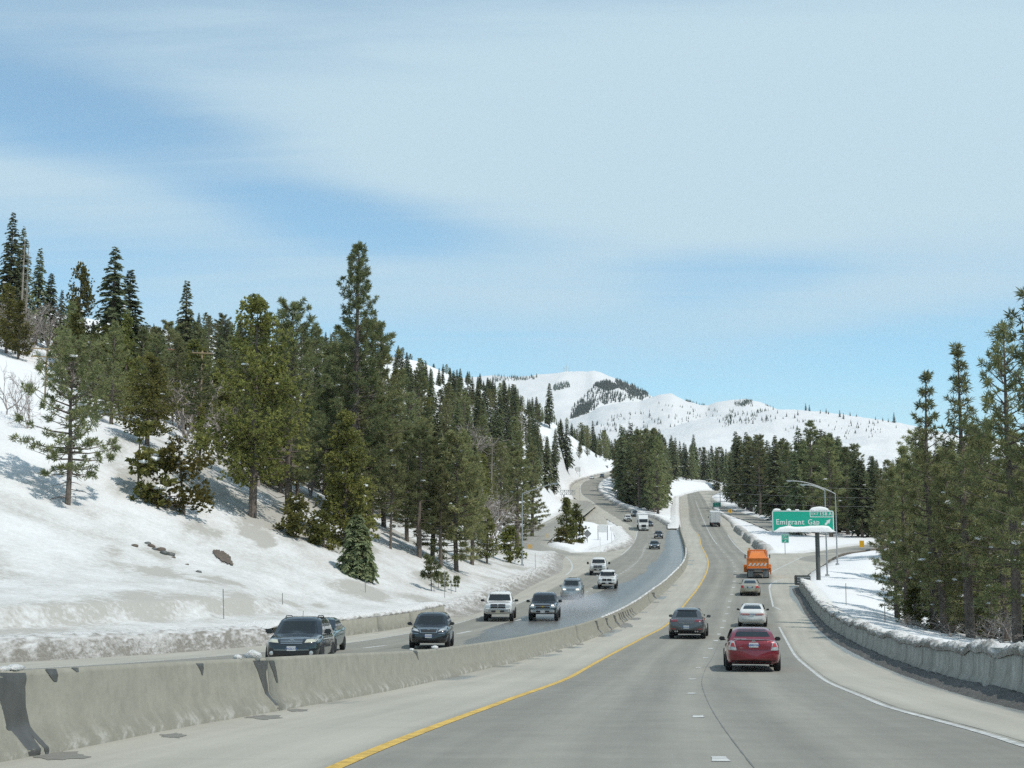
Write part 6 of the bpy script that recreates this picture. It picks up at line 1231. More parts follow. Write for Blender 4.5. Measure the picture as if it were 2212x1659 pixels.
front_glass(pn, .66, .94); side_glass(pn, .95, -.05, -1.6, .66, .91, 'tinted_glass'); pn('headlight', 'F', [(.44,.47),(.88,.48),(.88,.555),(.48,.555)], 'headlamp', .014, 6, 3, mirror=True); pn('lamp_bulb', 'F', [(.50,.49),(.74,.49),(.74,.54),(.52,.54)], 'lit_lamp', .024, 4, 2, mirror=True)
g = pn('grille', 'F', [(-.36,.47),(.36,.47),(.38,.55),(-.38,.55)], 'dark_trim', .014); [pn('grille_bar', 'F', [(-.35,z),(.35,z),(.35,z+.01),(-.35,z+.01)], 'chrome', .022, 6, 1, parent=g) for z in (.485,.505,.525)]
for s in (-1, 1): m_ = MB(); pts = [on('T', s*.58, y, -.03) for y in (.1,-.5,-1.2,-1.6)]; m_.tube(pts, .02, 6); m_.build('roof_rail', 'grey_trim', r, True)
pn('sunroof', 'T', [(-.4,-.1),(.4,-.1),(.4,-.7),(-.4,-.7)], 'car_glass', .008, 3, 3); plate(r, on, 'F', .33, '4DKB771'); mirrors(r, dm, .85, 1.16, 'silver_paint', (.22,.12,.16), .11); wheels(r, dm, .37, (1.42,-1.4), panel=pn); place(r, dm, 1231, 117, 'L')
pickup('white_midsize_pickup', 'white midsize pickup with a black lower bumper in the middle westbound lane', 'white_car_paint', (5.3,1.9,1.78), 1308, 131, gril='white_car_paint', bars=1, bump='white_car_paint', emb=None, pl_='8F20914', mir=(.2,.12,.16), reach=.13, extra=lambda r, pn, on, dm: pn('skid_panel', 'F', [(-.70,.29),(.70,.29),(.55,.37),(-.55,.37)], 'dark_trim', .065, 8, 2))
pickup('white_tow_pickup', 'white pickup with wide black towing mirrors on the outer westbound lane', 'white_car_paint', (5.9,2.0,1.96), 1289, 152, bump='chrome', pl_='8B61277', mir=(.24,.12,.28), reach=.30)
def simple_car(name, label, tpl, paint, dims, u, Y, lights=True, face='L', group=None):
    r, pn, on, dm = make_vehicle(name, 'car', label, tpl, paint, dims, group)
    front_glass(pn, .67, .94); side_glass(pn, .95, -.05, -1.3, .69, .92, 'tinted_glass'); pn('headlight', 'F', [(.5,.45),(.90,.48),(.86,.57),(.54,.53)], 'headlamp', .014, 5, 3, mirror=True)
    if lights: pn('lamp_bulb', 'F', [(.58,.48),(.74,.49),(.72,.53),(.60,.52)], 'lit_lamp', .026, 3, 2, mirror=True)
    pn('grille', 'F', [(-.4,.36),(.4,.36),(.4,.46),(-.4,.46)], 'dark_trim', .012); plate(r, on, 'F', .32, '7ATS260'); mirrors(r, dm, .72, dims[2]*.68, paint, (.2,.12,.13), .1); wheels(r, dm, .33, (1.38,-1.35), panel=pn); place(r, dm, u, Y, 'L')
simple_car('grey_sedan', 'dark grey sedan with lit lamps beside the wet lane', 'sedan', 'grey_car_paint', (4.53,1.78,1.45), 1411, 227)
simple_car('grey_hatchback', 'dark grey hatchback ahead of the dark grey sedan on the climbing lanes', 'suv', 'grey_car_paint', (4.3,1.8,1.6), 1420, 277)
pickup('white_distant_pickup', 'small white pickup left of the white semi truck', 'white_car_paint', (5.6,2.0,1.9), 1356, 372, pl_='8C55120')
simple_car('dark_blue_van', 'dark blue car tucked between the white pickup and the semi truck', 'suv', 'slate_paint', (4.7,1.9,1.75), 1371, 392, False)
simple_car('dark_compact', 'black compact car peeking out behind the semi truck', 'sedan', 'black_paint', (4.3,1.75,1.45), 1402, 352, False)
simple_car('white_far_sedan', 'tiny white sedan on the upper bend near the sign truss', 'sedan', 'white_car_paint', (4.6,1.8,1.45), 1277, 565, False); simple_car('dark_far_suv', 'tiny dark SUV below the white coach on the upper bend', 'suv', 'grey_car_paint', (4.7,1.9,1.7), 1299, 578, False)
# white semi truck
r = empty('semi_truck', (0,0,0), 0, 'white semi truck with a tall sleeper and trailer on the climbing lanes', 'truck')
def cabp(m): m.prism([(0,0)]*0 or [(-3.4,.95),(-3.4,3.9),(-2.2,3.9),(-1.0,3.15),(-.35,2.95),(-.1,2.05),(1.45,1.75),(1.6,1.55),(1.62,.55),(1.2,.45),(-1.2,.45)], 2.35, Matrix.Translation((-1.175,0,0)) @ Matrix.Rotation(R(90), 4, 'Z') @ Matrix.Translation((0,-2.35,0)))
part('cab', 'white_car_paint', cabp); part('trailer', 'trailer_white', lambda m: m.box((0,-11.2,2.7), (2.6,14.8,2.85), bev=.03)); part('chassis', 'dark_trim', lambda m: m.box((0,-8,.85), (1.0,19,.4)))
part('windshield', 'car_glass', lambda m: m.box((0,-.20,2.52), (2.1,.03,.82), M=Matrix.Translation((0,.02,0)) @ Matrix.Translation((0,-.2,2.5)) @ Matrix.Rotation(R(15.5), 4, 'X') @ Matrix.Translation((0,.2,-2.5)))); part('grille', 'dark_trim', lambda m: (m.box((0,1.63,1.25), (1.15,.05,.7), bev=.02)))
part('front_bumper', 'white_car_paint', lambda m: m.box((0,1.62,.62), (2.4,.3,.42), bev=.06)); part('bumper_opening', 'dark_trim', lambda m: m.box((0,1.78,.62), (1.2,.02,.16)))
for s in (-1, 1): part('headlight', 'headlamp', lambda m: m.box((s*.92,1.58,1.1), (.36,.12,.3), bev=.04)); part('mirror', 'dark_trim', lambda m: (m.box((s*1.55,-.1,2.4), (.16,.12,.7), bev=.03), m.tube([(s*1.15,-.3,2.6),(s*1.55,-.1,2.6)], .02, 5)))
wheels(r, (9,2.4,3), .5, (.9,), .3); wheels(r, (9,2.4,3), .5, (-3.2,-4.5,-16.5,-17.8), .5); place(r, (3.24,2.5,4), 1388, 328, 'L')
# coach
r = empty('coach_bus', (0,0,0), 0, 'white coach with a dark windscreen coming round the top bend', 'bus')
part('body', 'white_car_paint', lambda m: m.box((0,0,1.95), (2.55,12.5,3.3), bev=.18)); part('windshield', 'car_glass', lambda m: m.box((0,6.24,2.35), (2.3,.06,1.7), bev=.02))
for s in (-1, 1):
    part('side_window', 'car_glass', lambda m: m.box((s*1.275,-.2,2.6), (.02,11.2,1.15))); part('headlight', 'headlamp', lambda m: m.box((s*.95,6.24,.9), (.4,.06,.22))); part('mirror', 'dark_trim', lambda m: m.box((s*1.45,6.3,2.6), (.16,.12,.5)))
part('bumper', 'grey_trim', lambda m: m.box((0,6.24,.5), (2.4,.1,.22))); wheels(r, (12,2.5,3), .5, (4.2,-3.2), .35); place(r, (12.5,2.55,3.6), 1307, 690, 'L')

# ------------------------------------------------------------------ signs, lamps, rails
pmat('sign_green', (.005,.42,.28), .4); pmat('sign_white', (.80,.80,.79), .45); pmat('galvanised', (.42,.44,.45), .5, .4, noise=.12, nscale=3); pmat('dark_steel', (.10,.105,.10), .6, noise=.15, nscale=2); pmat('sign_back', (.56,.56,.55), .5, .1); pmat('grey_sign_back', (.26,.26,.255), .5, .2); pmat('sign_yellow', (.82,.44,.01), .5); pmat('sign_black', (.015,.015,.015), .6); pmat('wood_pole', (.34,.25,.15), .9, noise=.25, nscale=3); pmat('red_wood_pole', (.24,.13,.085), .9, noise=.25, nscale=3); pmat('stake', (.30,.29,.27), .6); pmat('pale_orange', (.72,.46,.16), .6); pmat('pale_board', (.66,.56,.38), .6); pmat('earth', (.12,.095,.075), .95, noise=.3, nscale=3, bump=1); pmat('rusty_rail', (.20,.17,.14), .7, .3, noise=.3, nscale=2); pmat('lamp_glass', (.75,.75,.72), .2); pmat('wire', (.25,.25,.25), .5)
def rrect(x0, z0, x1, z1, rad, n=5):
    pts = []
    for cx_, cz_, a in ((x1-rad, z1-rad, 0), (x0+rad, z1-rad, 90), (x0+rad, z0+rad, 180), (x1-rad, z0+rad, 270)):
        pts += [(cx_ + rad*math.cos(R(a + 90*k/n)), cz_ + rad*math.sin(R(a + 90*k/n))) for k in range(n+1)]
    return pts
def frame_prism(m, x0, z0, x1, z1, rad, w, y, th):
    o_ = rrect(x0, z0, x1, z1, rad); i_ = rrect(x0+w, z0+w, x1-w, z1-w, max(rad-w, .01)); n = len(o_); V = [(x, y, z) for x, z in o_] + [(x, y, z) for x, z in i_] + [(x, y+th, z) for x, z in o_] + [(x, y+th, z) for x, z in i_]
    Fs = []
    for k in range(n):
        j = (k+1) % n; Fs += [(k, j, n+j, n+k), (2*n+k, 3*n+k, 3*n+j, 2*n+j), (k, 2*n+k, 2*n+j, j), (n+k, n+j, 3*n+j, 3*n+k)]
    m.add(V, Fs)
def sized(txt, mat, w=None, h=None, ext=.008, bold=.012):
    me = text_mesh(txt, 1., mat, ext / 1., 'CENTER', bold, 1.12); co = np.empty(len(me.vertices)*3, np.float32); me.vertices.foreach_get('co', co); co = co.reshape(-1, 3); mn, mx_ = co.min(0), co.max(0); c = (mn + mx_)/2; s = np.array([w/(mx_[0]-mn[0]), h/(mx_[1]-mn[1])])
    co[:, 0] = (co[:, 0] - c[0])*s[0]; co[:, 1] = (co[:, 1] - c[1])*s[1]; me.vertices.foreach_set('co', co.ravel()); me.update(); return me
# big exit sign: real board, at 137 m
YS = 137.0; zg = gzf(P(1770,1255,YS).x, YS); pb = P(1770, 1255, YS); sx0 = P(1667.5,1120,YS).x; sx1 = P(1801.5,1120,YS).x; st = P(1734,1102.5,YS).z; sb = P(1734,1150,YS).z
root = empty('exit_sign', (pb.x, YS, min(zg, pb.z)), 0, 'big green Emigrant Gap exit sign on one thick post with snow along its foot', 'road sign'); O = root.location.copy()
lx0, lx1, lz0, lz1 = sx0 - O.x, sx1 - O.x, sb - O.z, st - O.z; Wd = lx1 - lx0
def spart(nm, mat, fn, par=None, smooth=False):
    m = MB(); fn(m); return m.build(nm, mat, par or root, smooth)
bd = spart('sign_board', 'sign_green', lambda m: m.prism(rrect(lx0, lz0, lx1, lz1, .22), .07)); spart('border', 'sign_white', lambda m: frame_prism(m, lx0+.03, lz0+.03, lx1-.03, lz1-.03, .2, .09, -.012, .012))
pxm = Wd/134.; X_ = lambda u: lx0 + (u - 1667.5)*pxm; Z_ = lambda v: lz1 - (v - 1102.5)*pxm
spart('exit_tab', 'sign_white', lambda m: frame_prism(m, X_(1749.5), Z_(1117.3), X_(1800), Z_(1104), .08, .07, -.014, .014), bd)
def letters(txt, u0, u1, v0, v1, par=bd, mat='sign_white', dy=-.016):
    me = sized(txt, mat, (u1-u0)*pxm, (v1-v0)*pxm, .006); o = obj('lettering', me, par, ((X_(u0)+X_(u1))/2, dy, (Z_(v0)+Z_(v1))/2), (R(90), 0, 0)); return o
letters('EXIT', 1753.5, 1768, 1107.3, 1112.7); letters('158', 1772, 1787, 1106, 1113.6); letters('A', 1790, 1797, 1106, 1113.6); letters('Emigrant', 1676.5, 1737, 1121.5, 1133.5 + 3.2); letters('Gap', 1745, 1769.5, 1121.5, 1133.5 + 3.2)
def arrow(m, cu, cv, s, y=-.014):
    A = [(-.5,-.32),(-.32,-.5),(.12,-.06),(.12,-.28),(.5,.5),(-.28,.12),(-.06,.12)]; A = [(-.52,-.30),(-.30,-.52),(.16,-.06),(.20,-.34),(.5,.5),(-.34,.20),(-.06,.16)]
    m.prism([(X_(cu) + a*s, Z_(cv) + b_*s) for a, b_ in A], .014, Matrix.Translation((0, y, 0)))
spart('arrow', 'sign_white', lambda m: arrow(m, 1787.5, 1128, .66), bd)
spart('post', 'dark_steel', lambda m: (m.tube([(0, .35, -1.2), (0, .35, lz1 - .5)], .23, 20), m.box((0, .2, lz0 + .5), (2.6, .16, .18)), m.box((0, .2, lz1 - .5), (2.6, .16, .18))), None, True)
spart('walkway', 'galvanised', lambda m: (m.box(((lx0+lx1)/2, -.42, lz0 + .02), (Wd, .75, .06)), m.box((X_(1698), -.1, lz0 + .1), (.25, .9, .16)), m.box((X_(1768), -.1, lz0 + .1), (.25, .9, .16))))
# snow lying on the sign
def snow_bar(name, x0, x1, y0, y1, z, hf, seed, label, n=60, sag=.1):
    V = []; m = MB(); prof = np.linspace(0, math.pi, 9)
    for x in np.linspace(x0, x1, n):
        t = (x - x0)/(x1 - x0); h = max(hf(t), .01) + .05*float(fbm(x*1.0, seed, sc_=2.2)); e = min(1, 9*min(t, 1-t) + .12)
        for a in prof: V.append((O.x + x, O.y + (y0+y1)/2 - (y1-y0)/2*math.cos(a)*(.9 + .1*e), O.z + z - sag*(1 if a in (prof[0], prof[-1]) else 0)*abs(float(fbm(x*3, seed+3., sc_=1.5)))*2 + math.sin(a)**.6*h*e))
    fs = [(i*9+j, i*9+j+1, (i+1)*9+j+1, (i+1)*9+j) for i in range(n-1) for j in range(8)] + [tuple(range(9)), tuple((n-1)*9+j for j in range(9))[::-1]]; m.add(V, fs); return tag(m.build(name, 'bright_snow', None, True), label, 'snow')
foot = pchip([(0,.62),(.12,.75),(.25,.95),(.36,.80),(.5,.85),(.62,.98),(.8,1.0),(.9,.9),(1,.55)])
snow_bar('snow_drift', lx0 + .05, lx1 - .05, -.82, -.02, lz0 + .04, lambda t: float(foot(t))*.66, 3, 'long drift of snow heaped on the walkway at the foot of the exit sign')
snow_bar('snow_lump', X_(1749), X_(1793), -.03, .34, lz1 - .01, lambda t: .42*math.sin(math.pi*min(max(t,.01),.99))**.5, 5, 'thick snow cap on the top edge above the exit number'); snow_bar('snow_lump', X_(1670), X_(1688), -.03, .24, lz1 - .01, lambda t: .22*math.sin(math.pi*t)**.5 if 0<t<1 else .05, 6, 'thin snow cap on the sign top corner farthest from the exit number'); snow_bar('snow_lump', X_(1699), X_(1710), -.03, .22, lz1 - .01, lambda t: .2*math.sin(math.pi*t)**.5 if 0<t<1 else .05, 7, 'small snow lump on the top edge in the middle of the exit sign'); snow_bar('snow_lump', X_(1718), X_(1727), -.03, .2, lz1 - .01, lambda t: .12, 8, 'tiny snow lump on the top edge next to the thick cap', 20)
# lamps
def street_lamp(base, top_z, arm, arm_z, label, r_=.10, bow=.35, ay=0.):
    root = empty('street_lamp', base, 0, label, 'street lamp'); h = top_z - base.z
    m = MB(); m.tube([(0,0,-.6),(0,0,h*.5),(0,0,h)], [r_, r_*.8, r_*.6], 12); m.build('pole', 'galvanised', root, True)
    pts = [(0,0,h-.05)]; n = 10
    for k in range(1, n+1):
        t = k/n; pts.append((arm*t, ay*t, h + arm_z*(t if bow == 0 else (math.sin(t*math.pi/2)))))
    m = MB(); m.tube(pts, [r_*.6 - .02*i/n*r_*10*.3 for i in range(n+1)], 8); m.build('arm', 'galvanised', root, True)
    s = 1 if arm > 0 else -1; e = Vector(pts[-1]); m = MB(); m.box(e + Vector((s*.32, 0, .02)), (.8, .26, .16), bev=.05); m.build('lamp_head', 'galvanised', root, True); m = MB(); m.box(e + Vector((s*.36, 0, -.075)), (.45, .2, .05), bev=.015); m.build('lens', 'lamp_glass', root)
    m = MB(); m.box((0,0,.05), (.4,.4,.3), bev=.03); m.build('base', 'galvanised', root)
b_ = P(1128,1220,155); b_.z = gzf(b_.x, b_.y); street_lamp(b_, P(1128,1066,155).z, 3.55, 1.15, 'grey street lamp at the roadside clump with its arm rising toward the road', .10, 0)
b_ = P(1809,1217,166); b_.z = min(b_.z, gzf(b_.x, b_.y)); street_lamp(b_, P(1806,1066,166).z, P(1697,1039,166).x - b_.x + .8, 1.6, 'taller street lamp with the longer bent arm behind the exit sign', .10)
b_ = P(1787,1235,146); b_.z = min(b_.z, gzf(b_.x, b_.y)); street_lamp(b_, P(1783,1059,146).z, P(1730,1048,146).x - b_.x + .6, .6, 'street lamp with the shorter arm right behind the exit sign post', .10)
b_ = P(1556,1090,490); b_.z = gzf(b_.x, b_.y); street_lamp(b_, P(1554,1043,490).z, P(1530,1036,490).x - b_.x, 1.2, 'distant street lamp beside the far green sign', .16)
# small signs
def post_sign(name, u, vb, Y, board, label, cat='road sign', posts=(0,), pr=.045, top=None, post_mat='galvanised', size=None):
    b_ = P(u, vb, Y); b_.z = gzf(b_.x, b_.y) if abs(gzf(b_.x, b_.y) - b_.z) < 4 else b_.z; root = empty(name, b_, 0, label, cat)
    for p in posts: m = MB(); m.box((p, .06, (top or 2)/2 - .4), (pr*2, pr*2, (top or 2) + .8)); m.build('post', post_mat, root)
    board(root, b_); return root
def b_exit(root, b_):
    Y = b_.y; x0, x1 = P(1688,1160,Y).x - b_.x, P(1704,1160,Y).x - b_.x; z1, z0 = P(1696,1153.5,Y).z - b_.z, P(1696,1173,Y).z - b_.z; m = MB(); m.prism(rrect(x0, z0, x1, z1, .1), .03); bd_ = m.build('sign_board', 'sign_green', root); m = MB(); frame_prism(m, x0+.02, z0+.02, x1-.02, z1-.02, .09, .05, -.008, .008); m.build('border', 'sign_white', bd_); w = x1-x0; h = z1-z0
    for t, zc, hh, ww_ in (('EXIT', .79, .2, .62), ('158A', .5, .22, .7)): obj('lettering', sized(t, 'sign_white', w*ww_, h*hh, .005, .01), bd_, ((x0+x1)/2, -.012, z0 + h*zc), (R(90), 0, 0))
    m = MB(); A = [(-.52,-.30),(-.30,-.52),(.16,-.06),(.20,-.34),(.5,.5),(-.34,.20),(-.06,.16)]; m.prism([((x0+x1)/2 + a*.34, z0 + h*.2 + c*.3) for a, c in A], .01, Matrix.Translation((0,-.01,0))); m.build('arrow', 'sign_white', bd_)
post_sign('gore_sign', 1696, 1186, 207, b_exit, 'small green exit plate with an arrow on the snowy gore', top=2.2)
def board(x0, x1, z0, z1, mat, rad=.06, extra=None):
    def f(root, b_):
        m = MB(); m.prism(rrect(x0, z0, x1, z1, rad), .04); o = m.build('sign_board', mat, root)
        if extra: extra(root, o)
    return f
def far_text(root, o): 
    m = MB(); frame_prism(m, -1.45, .75, 1.45, 2.35, .15, .1, -.012, .012); m.build('border', 'sign_white', o)
    for k, (w, z) in enumerate(((1.9, 1.85), (1.1, 1.35))): obj('lettering', sized('Carpool' if False else ('REST AREA' if False else 'Yuba Gap' if k == 0 else 'EXIT'), 'sign_white', w, .32, .006, .01), o, (0, -.016, z), (R(90), 0, 0))
def far_marks(root, o):
    m = MB(); frame_prism(m, -1.45, .75, 1.45, 2.35, .15, .08, -.012, .012); m.build('border', 'sign_white', o); m = MB()
    for x, w, z in ((-.55,.7,1.85),(.35,.6,1.85),(-.35,.5,1.3),(.3,.3,1.3)): m.box((x, -.01, z), (w, .012, .16))
    m.build('lettering', 'sign_white', o)
post_sign('far_green_sign', 1548.5, 1087, 484, board(-1.5, 1.5, .7, 2.4, 'sign_green', .15, far_marks), 'far green guide sign on two posts where the eastbound lanes bend', posts=(-.9,.9), top=2.2)
def diamond(half, mat, zc, sym=False):
    def f(root, b_):
        m = MB(); m.prism([(half,zc),(0,zc+half),(-half,zc),(0,zc-half)], .03); o = m.build('sign_board', mat, root)
        if sym: m = MB(); m.prism([(-.06,zc-.4),(.06,zc-.4),(.06,zc+.1),(.2,zc+.1),(0,zc+.42),(-.2,zc+.1),(-.06,zc+.1)], .01, Matrix.Translation((0,-.01,0))); m.build('symbol', 'sign_black', o)
    return f
post_sign('yellow_diamond_sign', 1577.5, 1117, 402, diamond(.72, 'sign_yellow', 1.75, True), 'yellow diamond warning sign where the far ramp joins', top=1.6)
post_sign('curve_marker_sign', 1862, 1184, 243, board(-.42, .42, .35, 1.6, 'sign_yellow', .05), 'bright orange yellow panel at the end of the exit ramp', top=1.3)
post_sign('diamond_sign_back', 1269, 1178, 245, diamond(.78, 'grey_sign_back', 1.75), 'grey back of a diamond sign on the snow island', top=2.4)
post_sign('small_diamond_sign_back', 1159, 1140, 332, diamond(.62, 'grey_sign_back', 1.65), 'little grey diamond sign back across the exit loop', top=2.0)
post_sign('two_post_sign', 1302, 1159, 258, board(-.80, .80, 1.5, 3.0, 'sign_white', .05), 'pale sign back on two thin dark posts on the snow island', posts=(-.93,.93), top=2.9, post_mat='dark_steel', pr=.06)
def truss(root, b_):
    zt, zb = 5.6, 4.1; m = MB(); x0, x1 = -2.45, 2.45
    for y in (-.3, .3):
        m.tube([(x0,y,zt),(x1,y,zt)], .09, 6); m.tube([(x0,y,zb),(x1,y,zb)], .09, 6); n = 7
        for k in range(n): a = x0 + (x1-x0)*k/n; c = x0 + (x1-x0)*(k+1)/n; m.tube([(a,y,zb),(c,y,zt)] if k % 2 else [(a,y,zt),(c,y,zb)], .06, 5); m.tube([(a,y,zb),(a,y,zt)], .06, 5)
        m.tube([(x1,y,zb),(x1,y,zt)], .06, 5)
    m.build('truss', 'galvanised', root);
    m = MB(); m.tube([(-1.2,0,-1),(-1.2,0,zb)], .2, 10); m.build('column', 'dark_steel', root)
post_sign('truss_sign', 1226, 1080, 435, truss, 'truss framed overhead sign seen from behind at the upper bend', posts=(-1.95,), pr=.07, top=4.1)
post_sign('white_sign_back', 1248, 1031, 560, board(-1.2, 1.2, 1.2, 3.3, 'sign_white', .05), 'pale sign back among the trees of the snowy knoll', posts=(-.9,.9), top=3.0, pr=.08); post_sign('tall_white_sign', 1303, 1010, 705, board(-1.0, 1.0, 2.6, 4.6, 'sign_white', .05), 'white sign on a tall post above the coach', top=4.4, pr=.1)
for u, vb, Y, hw, z0, z1, mt, lb in ((1144.5,1189,217,.42,.25,1.05,'pale_orange','pale orange board at the near end of the exit loop rail'),(1181.5,1177,252,.33,.3,1.2,'pale_board','faded cream board along the exit loop rail')): post_sign('ramp_board', u, vb, Y, board(-hw, hw, z0, z1, mt, .04), lb, 'marker board', top=.9)
# rails
def guardrail(pts, label, every=3.8, mat='rusty_rail', z=.62):
    root = empty('guardrail', pts[0], 0, label, 'guardrail'); o = pts[0]; V = []; m = MB(); sec = [(.0,-.16),(.05,-.10),(0,-.05),(.0,.0),(.05,.05),(.05,.1),(0,.16)]; ns = len(sec)
    for i, p in enumerate(pts):
        d = pts[min(i+1,len(pts)-1)] - pts[max(i-1,0)]; d.z = 0; d.normalize(); n = Vector((d.y,-d.x,0))
        for a, b_ in sec: V.append(p - o + n*a + Vector((0,0,z + b_)))
    m.add(V, [(i*ns+j, i*ns+j+1, (i+1)*ns+j+1, (i+1)*ns+j) for i in range(len(pts)-1) for j in range(ns-1)]); m.build('rail', mat, root)
    acc = 0
    for a, b_ in zip(pts[:-1], pts[1:]):
        acc += (b_ - a).length
        if acc >= every: acc = 0; q = a - o; m = MB(); m.box(q + Vector((-.06,.06,.2)), (.14,.18,1.1)); m.build('post', 'wood_pole' if mat != 'galvanised' else mat, root)
guardrail([p + n*-5.0 + Vector((0,0,.15)) for p, n in zip(RAMPW[26:50], RWN[26:50])], 'weathered guardrail along the exit loop with boards on it', 4.5, 'galvanised')
guardrail([p + n*4.9 + Vector((0,0,-.35)) for p, n in zip(RAMPE[2:30], REN[2:30])], 'snow bound guardrail on the outside of the exit ramp', 3.8)
q = P(1724, 1262, 134); m = MB(); m.box((0,0,.5), (1.5,.9,1.0), bev=.06); cr = empty('crash_cushion', (float(XRE(134)) + .6, 134.6, float(ZR(134)) + .2), 0, 'squat dark end terminal where the snow capped barrier stops', 'crash cushion'); m.build('housing', 'dark_steel', cr); m = MB(); [m.box((0,-.47,z), (1.3,.04,.08)) for z in (.25,.5,.75)]; m.build('bands', 'galvanised', cr)
# marker stakes
for u, vb, vt, Y, lb in ((485,1376,1272,70,'thin marker stake leaning on the snow bank nearest the dark SUV'),(611,1330,1281,80,'thin marker stake rising behind the dark SUV roof'),(790,1301,1252,97,'marker stake in the bank below the small drooping fir'),(938,1290,1240,108,'marker stake among the pine saplings'),(961,1303,1232,106,'marker stake just uphill of the bend wall end'),(975,1290,1244,110,'marker stake closest to the mop headed sapling'),(1157,1238,1195,152,'marker stake by the lamp post berm'),(1322,1186,1150,232,'marker stake on the road edge of the snow island'),(1297,1192,1160,224,'marker stake at the tip of the snow island'),(1828,1325,1260,100,'thin marker stake on the snow behind the capped barrier'),(1912,1376,1310,80,'thin marker stake beside the edge of the tall pines'),(1253,1150,1050,300,'tall marker stake beside the exit loop')):
    p = P(u, vb, Y); g = gzf(p.x, p.y); p.z = min(p.z, g) if abs(p.z - g) < 3 else g; t = P(u - (3 if u < 500 else 1), vt, Y); m = MB(); m.tube([(0,0,-.4),(t.x - p.x, 0, t.z - p.z)], .028, 6); tag(m.build('marker_stake', 'stake', loc=p), lb, 'marker stake', 'snow marker stakes')
# utility poles and wires
def util_pole(u, vb, vt, Y, label, mat, arms, r_=.16):
    p = P(u, vb, Y); t = P(u, vt, Y); g = gzf(p.x, p.y); p.z = min(p.z, g); root = empty('utility_pole', p, .3, label, 'utility pole'); h = t.z - p.z
    m = MB(); m.tube([(0,0,-.5),(0,0,h)], [r_, r_*.7], 10); m.build('pole', mat, root, True)
    for dz, w in arms:
        m = MB(); m.box((0,-.12,h - dz), (w,.1,.13)); m.build('crossarm', mat, root)
        for x in (-.46,-.25,.25,.46): m = MB(); m.tube([(x*w,-.12,h-dz+.05),(x*w,-.12,h-dz+.28)], .05, 6); m.build('insulator', 'grey_trim', root)
    return root, h
util_pole(434, 850, 758, 140, 'tan wooden utility pole with one crossarm among leafless trees', 'wood_pole', [(.25,2.2)]); util_pole(349, 840, 748, 150, 'reddish utility pole with two crossarms in a white gap', 'red_wood_pole', [(.35,2.6),(1.8,2.2)], .13); util_pole(97, 860, 752, 128, 'utility pole with wide double crossarms behind the lone pine', 'wood_pole', [(.1,3.),(.9,3.)], .10)
for z, lb in ((1046,'uppermost thin power line strung before the wood by the exit'),(1066,'middle thin power line strung before the wood by the exit'),(1085,'lowest thin power line strung before the wood by the exit')):
    a = P(1500, z - 6, 300); c = P(2330, z + 2, 255); pts = [a.lerp(c, t) - Vector((0,0,4*.6*t*(1-t)*2)) for t in np.linspace(0, 1, 24)]; m = MB(); m.tube(pts, .018, 4); tag(m.build('power_line', 'wire'), lb, 'power line', 'power lines before the wood')
# masts on the summit
for u, vt, lb in ((1222,791,'short pale antenna mast on the summit'),(1227,785,'tallest pale antenna mast on the summit'),(1233,790,'pale antenna mast on the summit nearest the peak')):
    p = ridge_pt('mountain', u, 801); t = P(u, vt, p.y); h = t.z - p.z; m = MB(); m.tube([(0,0,-3),(0,0,h)], [1.1,.5], 6); m.box((0,0,h*.55), (3.2,1.,2.2)); tag(m.build('antenna_mast', 'sign_back', loc=p), lb, 'antenna mast', 'antenna masts on the summit')
# bare ground and stones on the bank
def drape(name, poly, mat, label, cat):
    us = [p[0] for p in poly]; vs_ = [p[1] for p in poly]; V = []; ids = {}; fs = []; nx, ny = 26, 16
    for j in range(ny+1):
        for i in range(nx+1):
            u = min(us) + (max(us)-min(us))*i/nx; v = min(vs_) + (max(vs_)-min(vs_))*j/ny; uj = u + 3*float(fbm(u*.2, v*.2)); vj = v + 3*float(fbm(u*.2+9, v*.2))
            if inside(poly, uj, vj): h = ground_hit(u, v, 40, 140); ids[i, j] = len(V); V.append(h + Vector((.05,-.05,.06)))
    for (i, j) in ids:
        if all(k in ids for k in ((i+1,j),(i+1,j+1),(i,j+1))): fs.append((ids[i,j], ids[i+1,j], ids[i+1,j+1], ids[i,j+1]))
    m = MB(); m.add(V, fs); tag(m.build(name, mat, None, True), label, cat)
drape('earth_patch', [(457,1190),(470,1188),(484,1193),(497,1203),(503,1218),(505,1225),(492,1222),(478,1216),(466,1207),(459,1199)], 'earth', 'oval patch of bare brown earth melted out of the snow bank', 'bare earth')
for k, (u, v, s) in enumerate(((291,1180,.22),(318,1176,.25),(326,1181,.30),(333,1188,.2),(346,1191,.34),(353,1196,.3),(361,1197,.25),(368,1200,.3),(374,1206,.15),(429,1237,.2),(404,1220,.12))):
    h = ground_hit(u, v, 40, 140); tag(blob(h, (s*1.1, s*.8, s*.8), k + 40, .8, 'dark_steel' if k % 2 else 'earth', 'rock'), f'dark rock poking through the snow bank in a broken slanting row', 'rock', 'rocks in the snow bank')

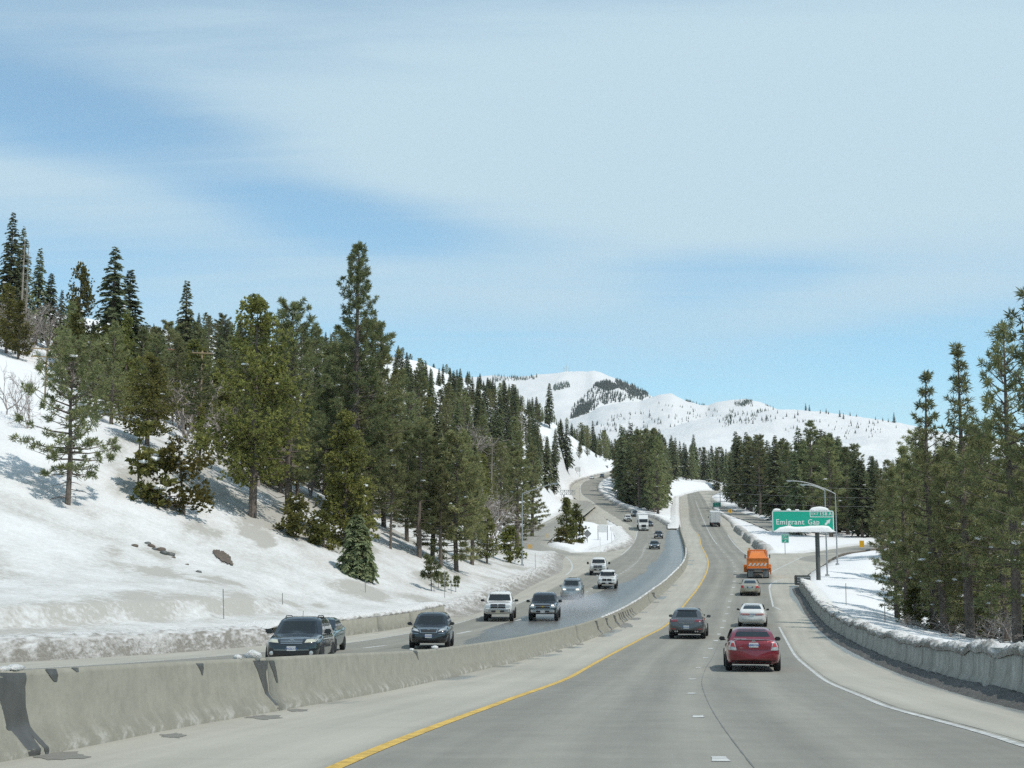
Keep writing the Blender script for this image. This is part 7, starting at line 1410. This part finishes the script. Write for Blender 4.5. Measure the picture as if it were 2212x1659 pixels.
# spray thrown up by the slate pickup
m_s = bpy.data.materials.new('spray_mist'); m_s.use_nodes = True; n_ = m_s.node_tree.nodes; n_.remove(n_['Principled BSDF']); pv = n_.new('ShaderNodeVolumePrincipled'); pv.inputs['Color'].default_value = (.95,.97,1,1)
t_ = n_.new('ShaderNodeTexCoord'); nn = n_.new('ShaderNodeTexNoise'); nn.inputs['Scale'].default_value = 1.1; nn.inputs['Detail'].default_value = 4; gr = n_.new('ShaderNodeTexGradient'); gr.gradient_type = 'SPHERICAL'
k_ = m_s.node_tree.links; k_.new(t_.outputs['Object'], gr.inputs[0]); mpn = n_.new('ShaderNodeMapping'); mpn.inputs['Scale'].default_value = (1.6,5,1.2); k_.new(t_.outputs['Object'], mpn.inputs[0]); k_.new(mpn.outputs[0], nn.inputs['Vector'])
mr_ = n_.new('ShaderNodeMapRange'); mr_.inputs[1].default_value = .38; mr_.inputs[2].default_value = .7; k_.new(nn.outputs[0], mr_.inputs[0]); mm_ = n_.new('ShaderNodeMath'); mm_.operation = 'MULTIPLY'; k_.new(gr.outputs[0], mm_.inputs[0]); k_.new(mr_.outputs[0], mm_.inputs[1]); m2_ = n_.new('ShaderNodeMath'); m2_.operation = 'MULTIPLY'; m2_.inputs[1].default_value = .55; k_.new(mm_.outputs[0], m2_.inputs[0]); k_.new(m2_.outputs[0], pv.inputs['Density']); k_.new(pv.outputs[0], n_['Material Output'].inputs['Volume'])
MATS['spray_mist'] = m_s
bm = bmesh.new(); bmesh.ops.create_icosphere(bm, subdivisions=3, radius=1); me = bpy.data.meshes.new('road_spray'); bm.to_mesh(me); bm.free(); me.materials.append(m_s)
pc = Vector((P(1248,1330,104).x, 104, float(ZL(104)) + .55)); sp_ = obj('road_spray', me, None, pc, (0, 0, -.15), (2.6, 9.5, 1.0)); tag(sp_, kind='stuff')

# thin mountain air
hz_m = bpy.data.materials.new('haze_air'); hz_m.use_nodes = True; hn = hz_m.node_tree.nodes; hn.remove(hn['Principled BSDF']); hv = hn.new('ShaderNodeVolumePrincipled'); hv.inputs['Color'].default_value = (.96,.98,1,1); hv.inputs['Density'].default_value = .00004; hv.inputs['Anisotropy'].default_value = .2
hz_m.node_tree.links.new(hv.outputs[0], hn['Material Output'].inputs['Volume'])
MATS['haze_air'] = hz_m
m = MB(); m.box((0, 2050, 395), (6500, 6700, 860)); tag(m.build('haze', 'haze_air'), kind='stuff')
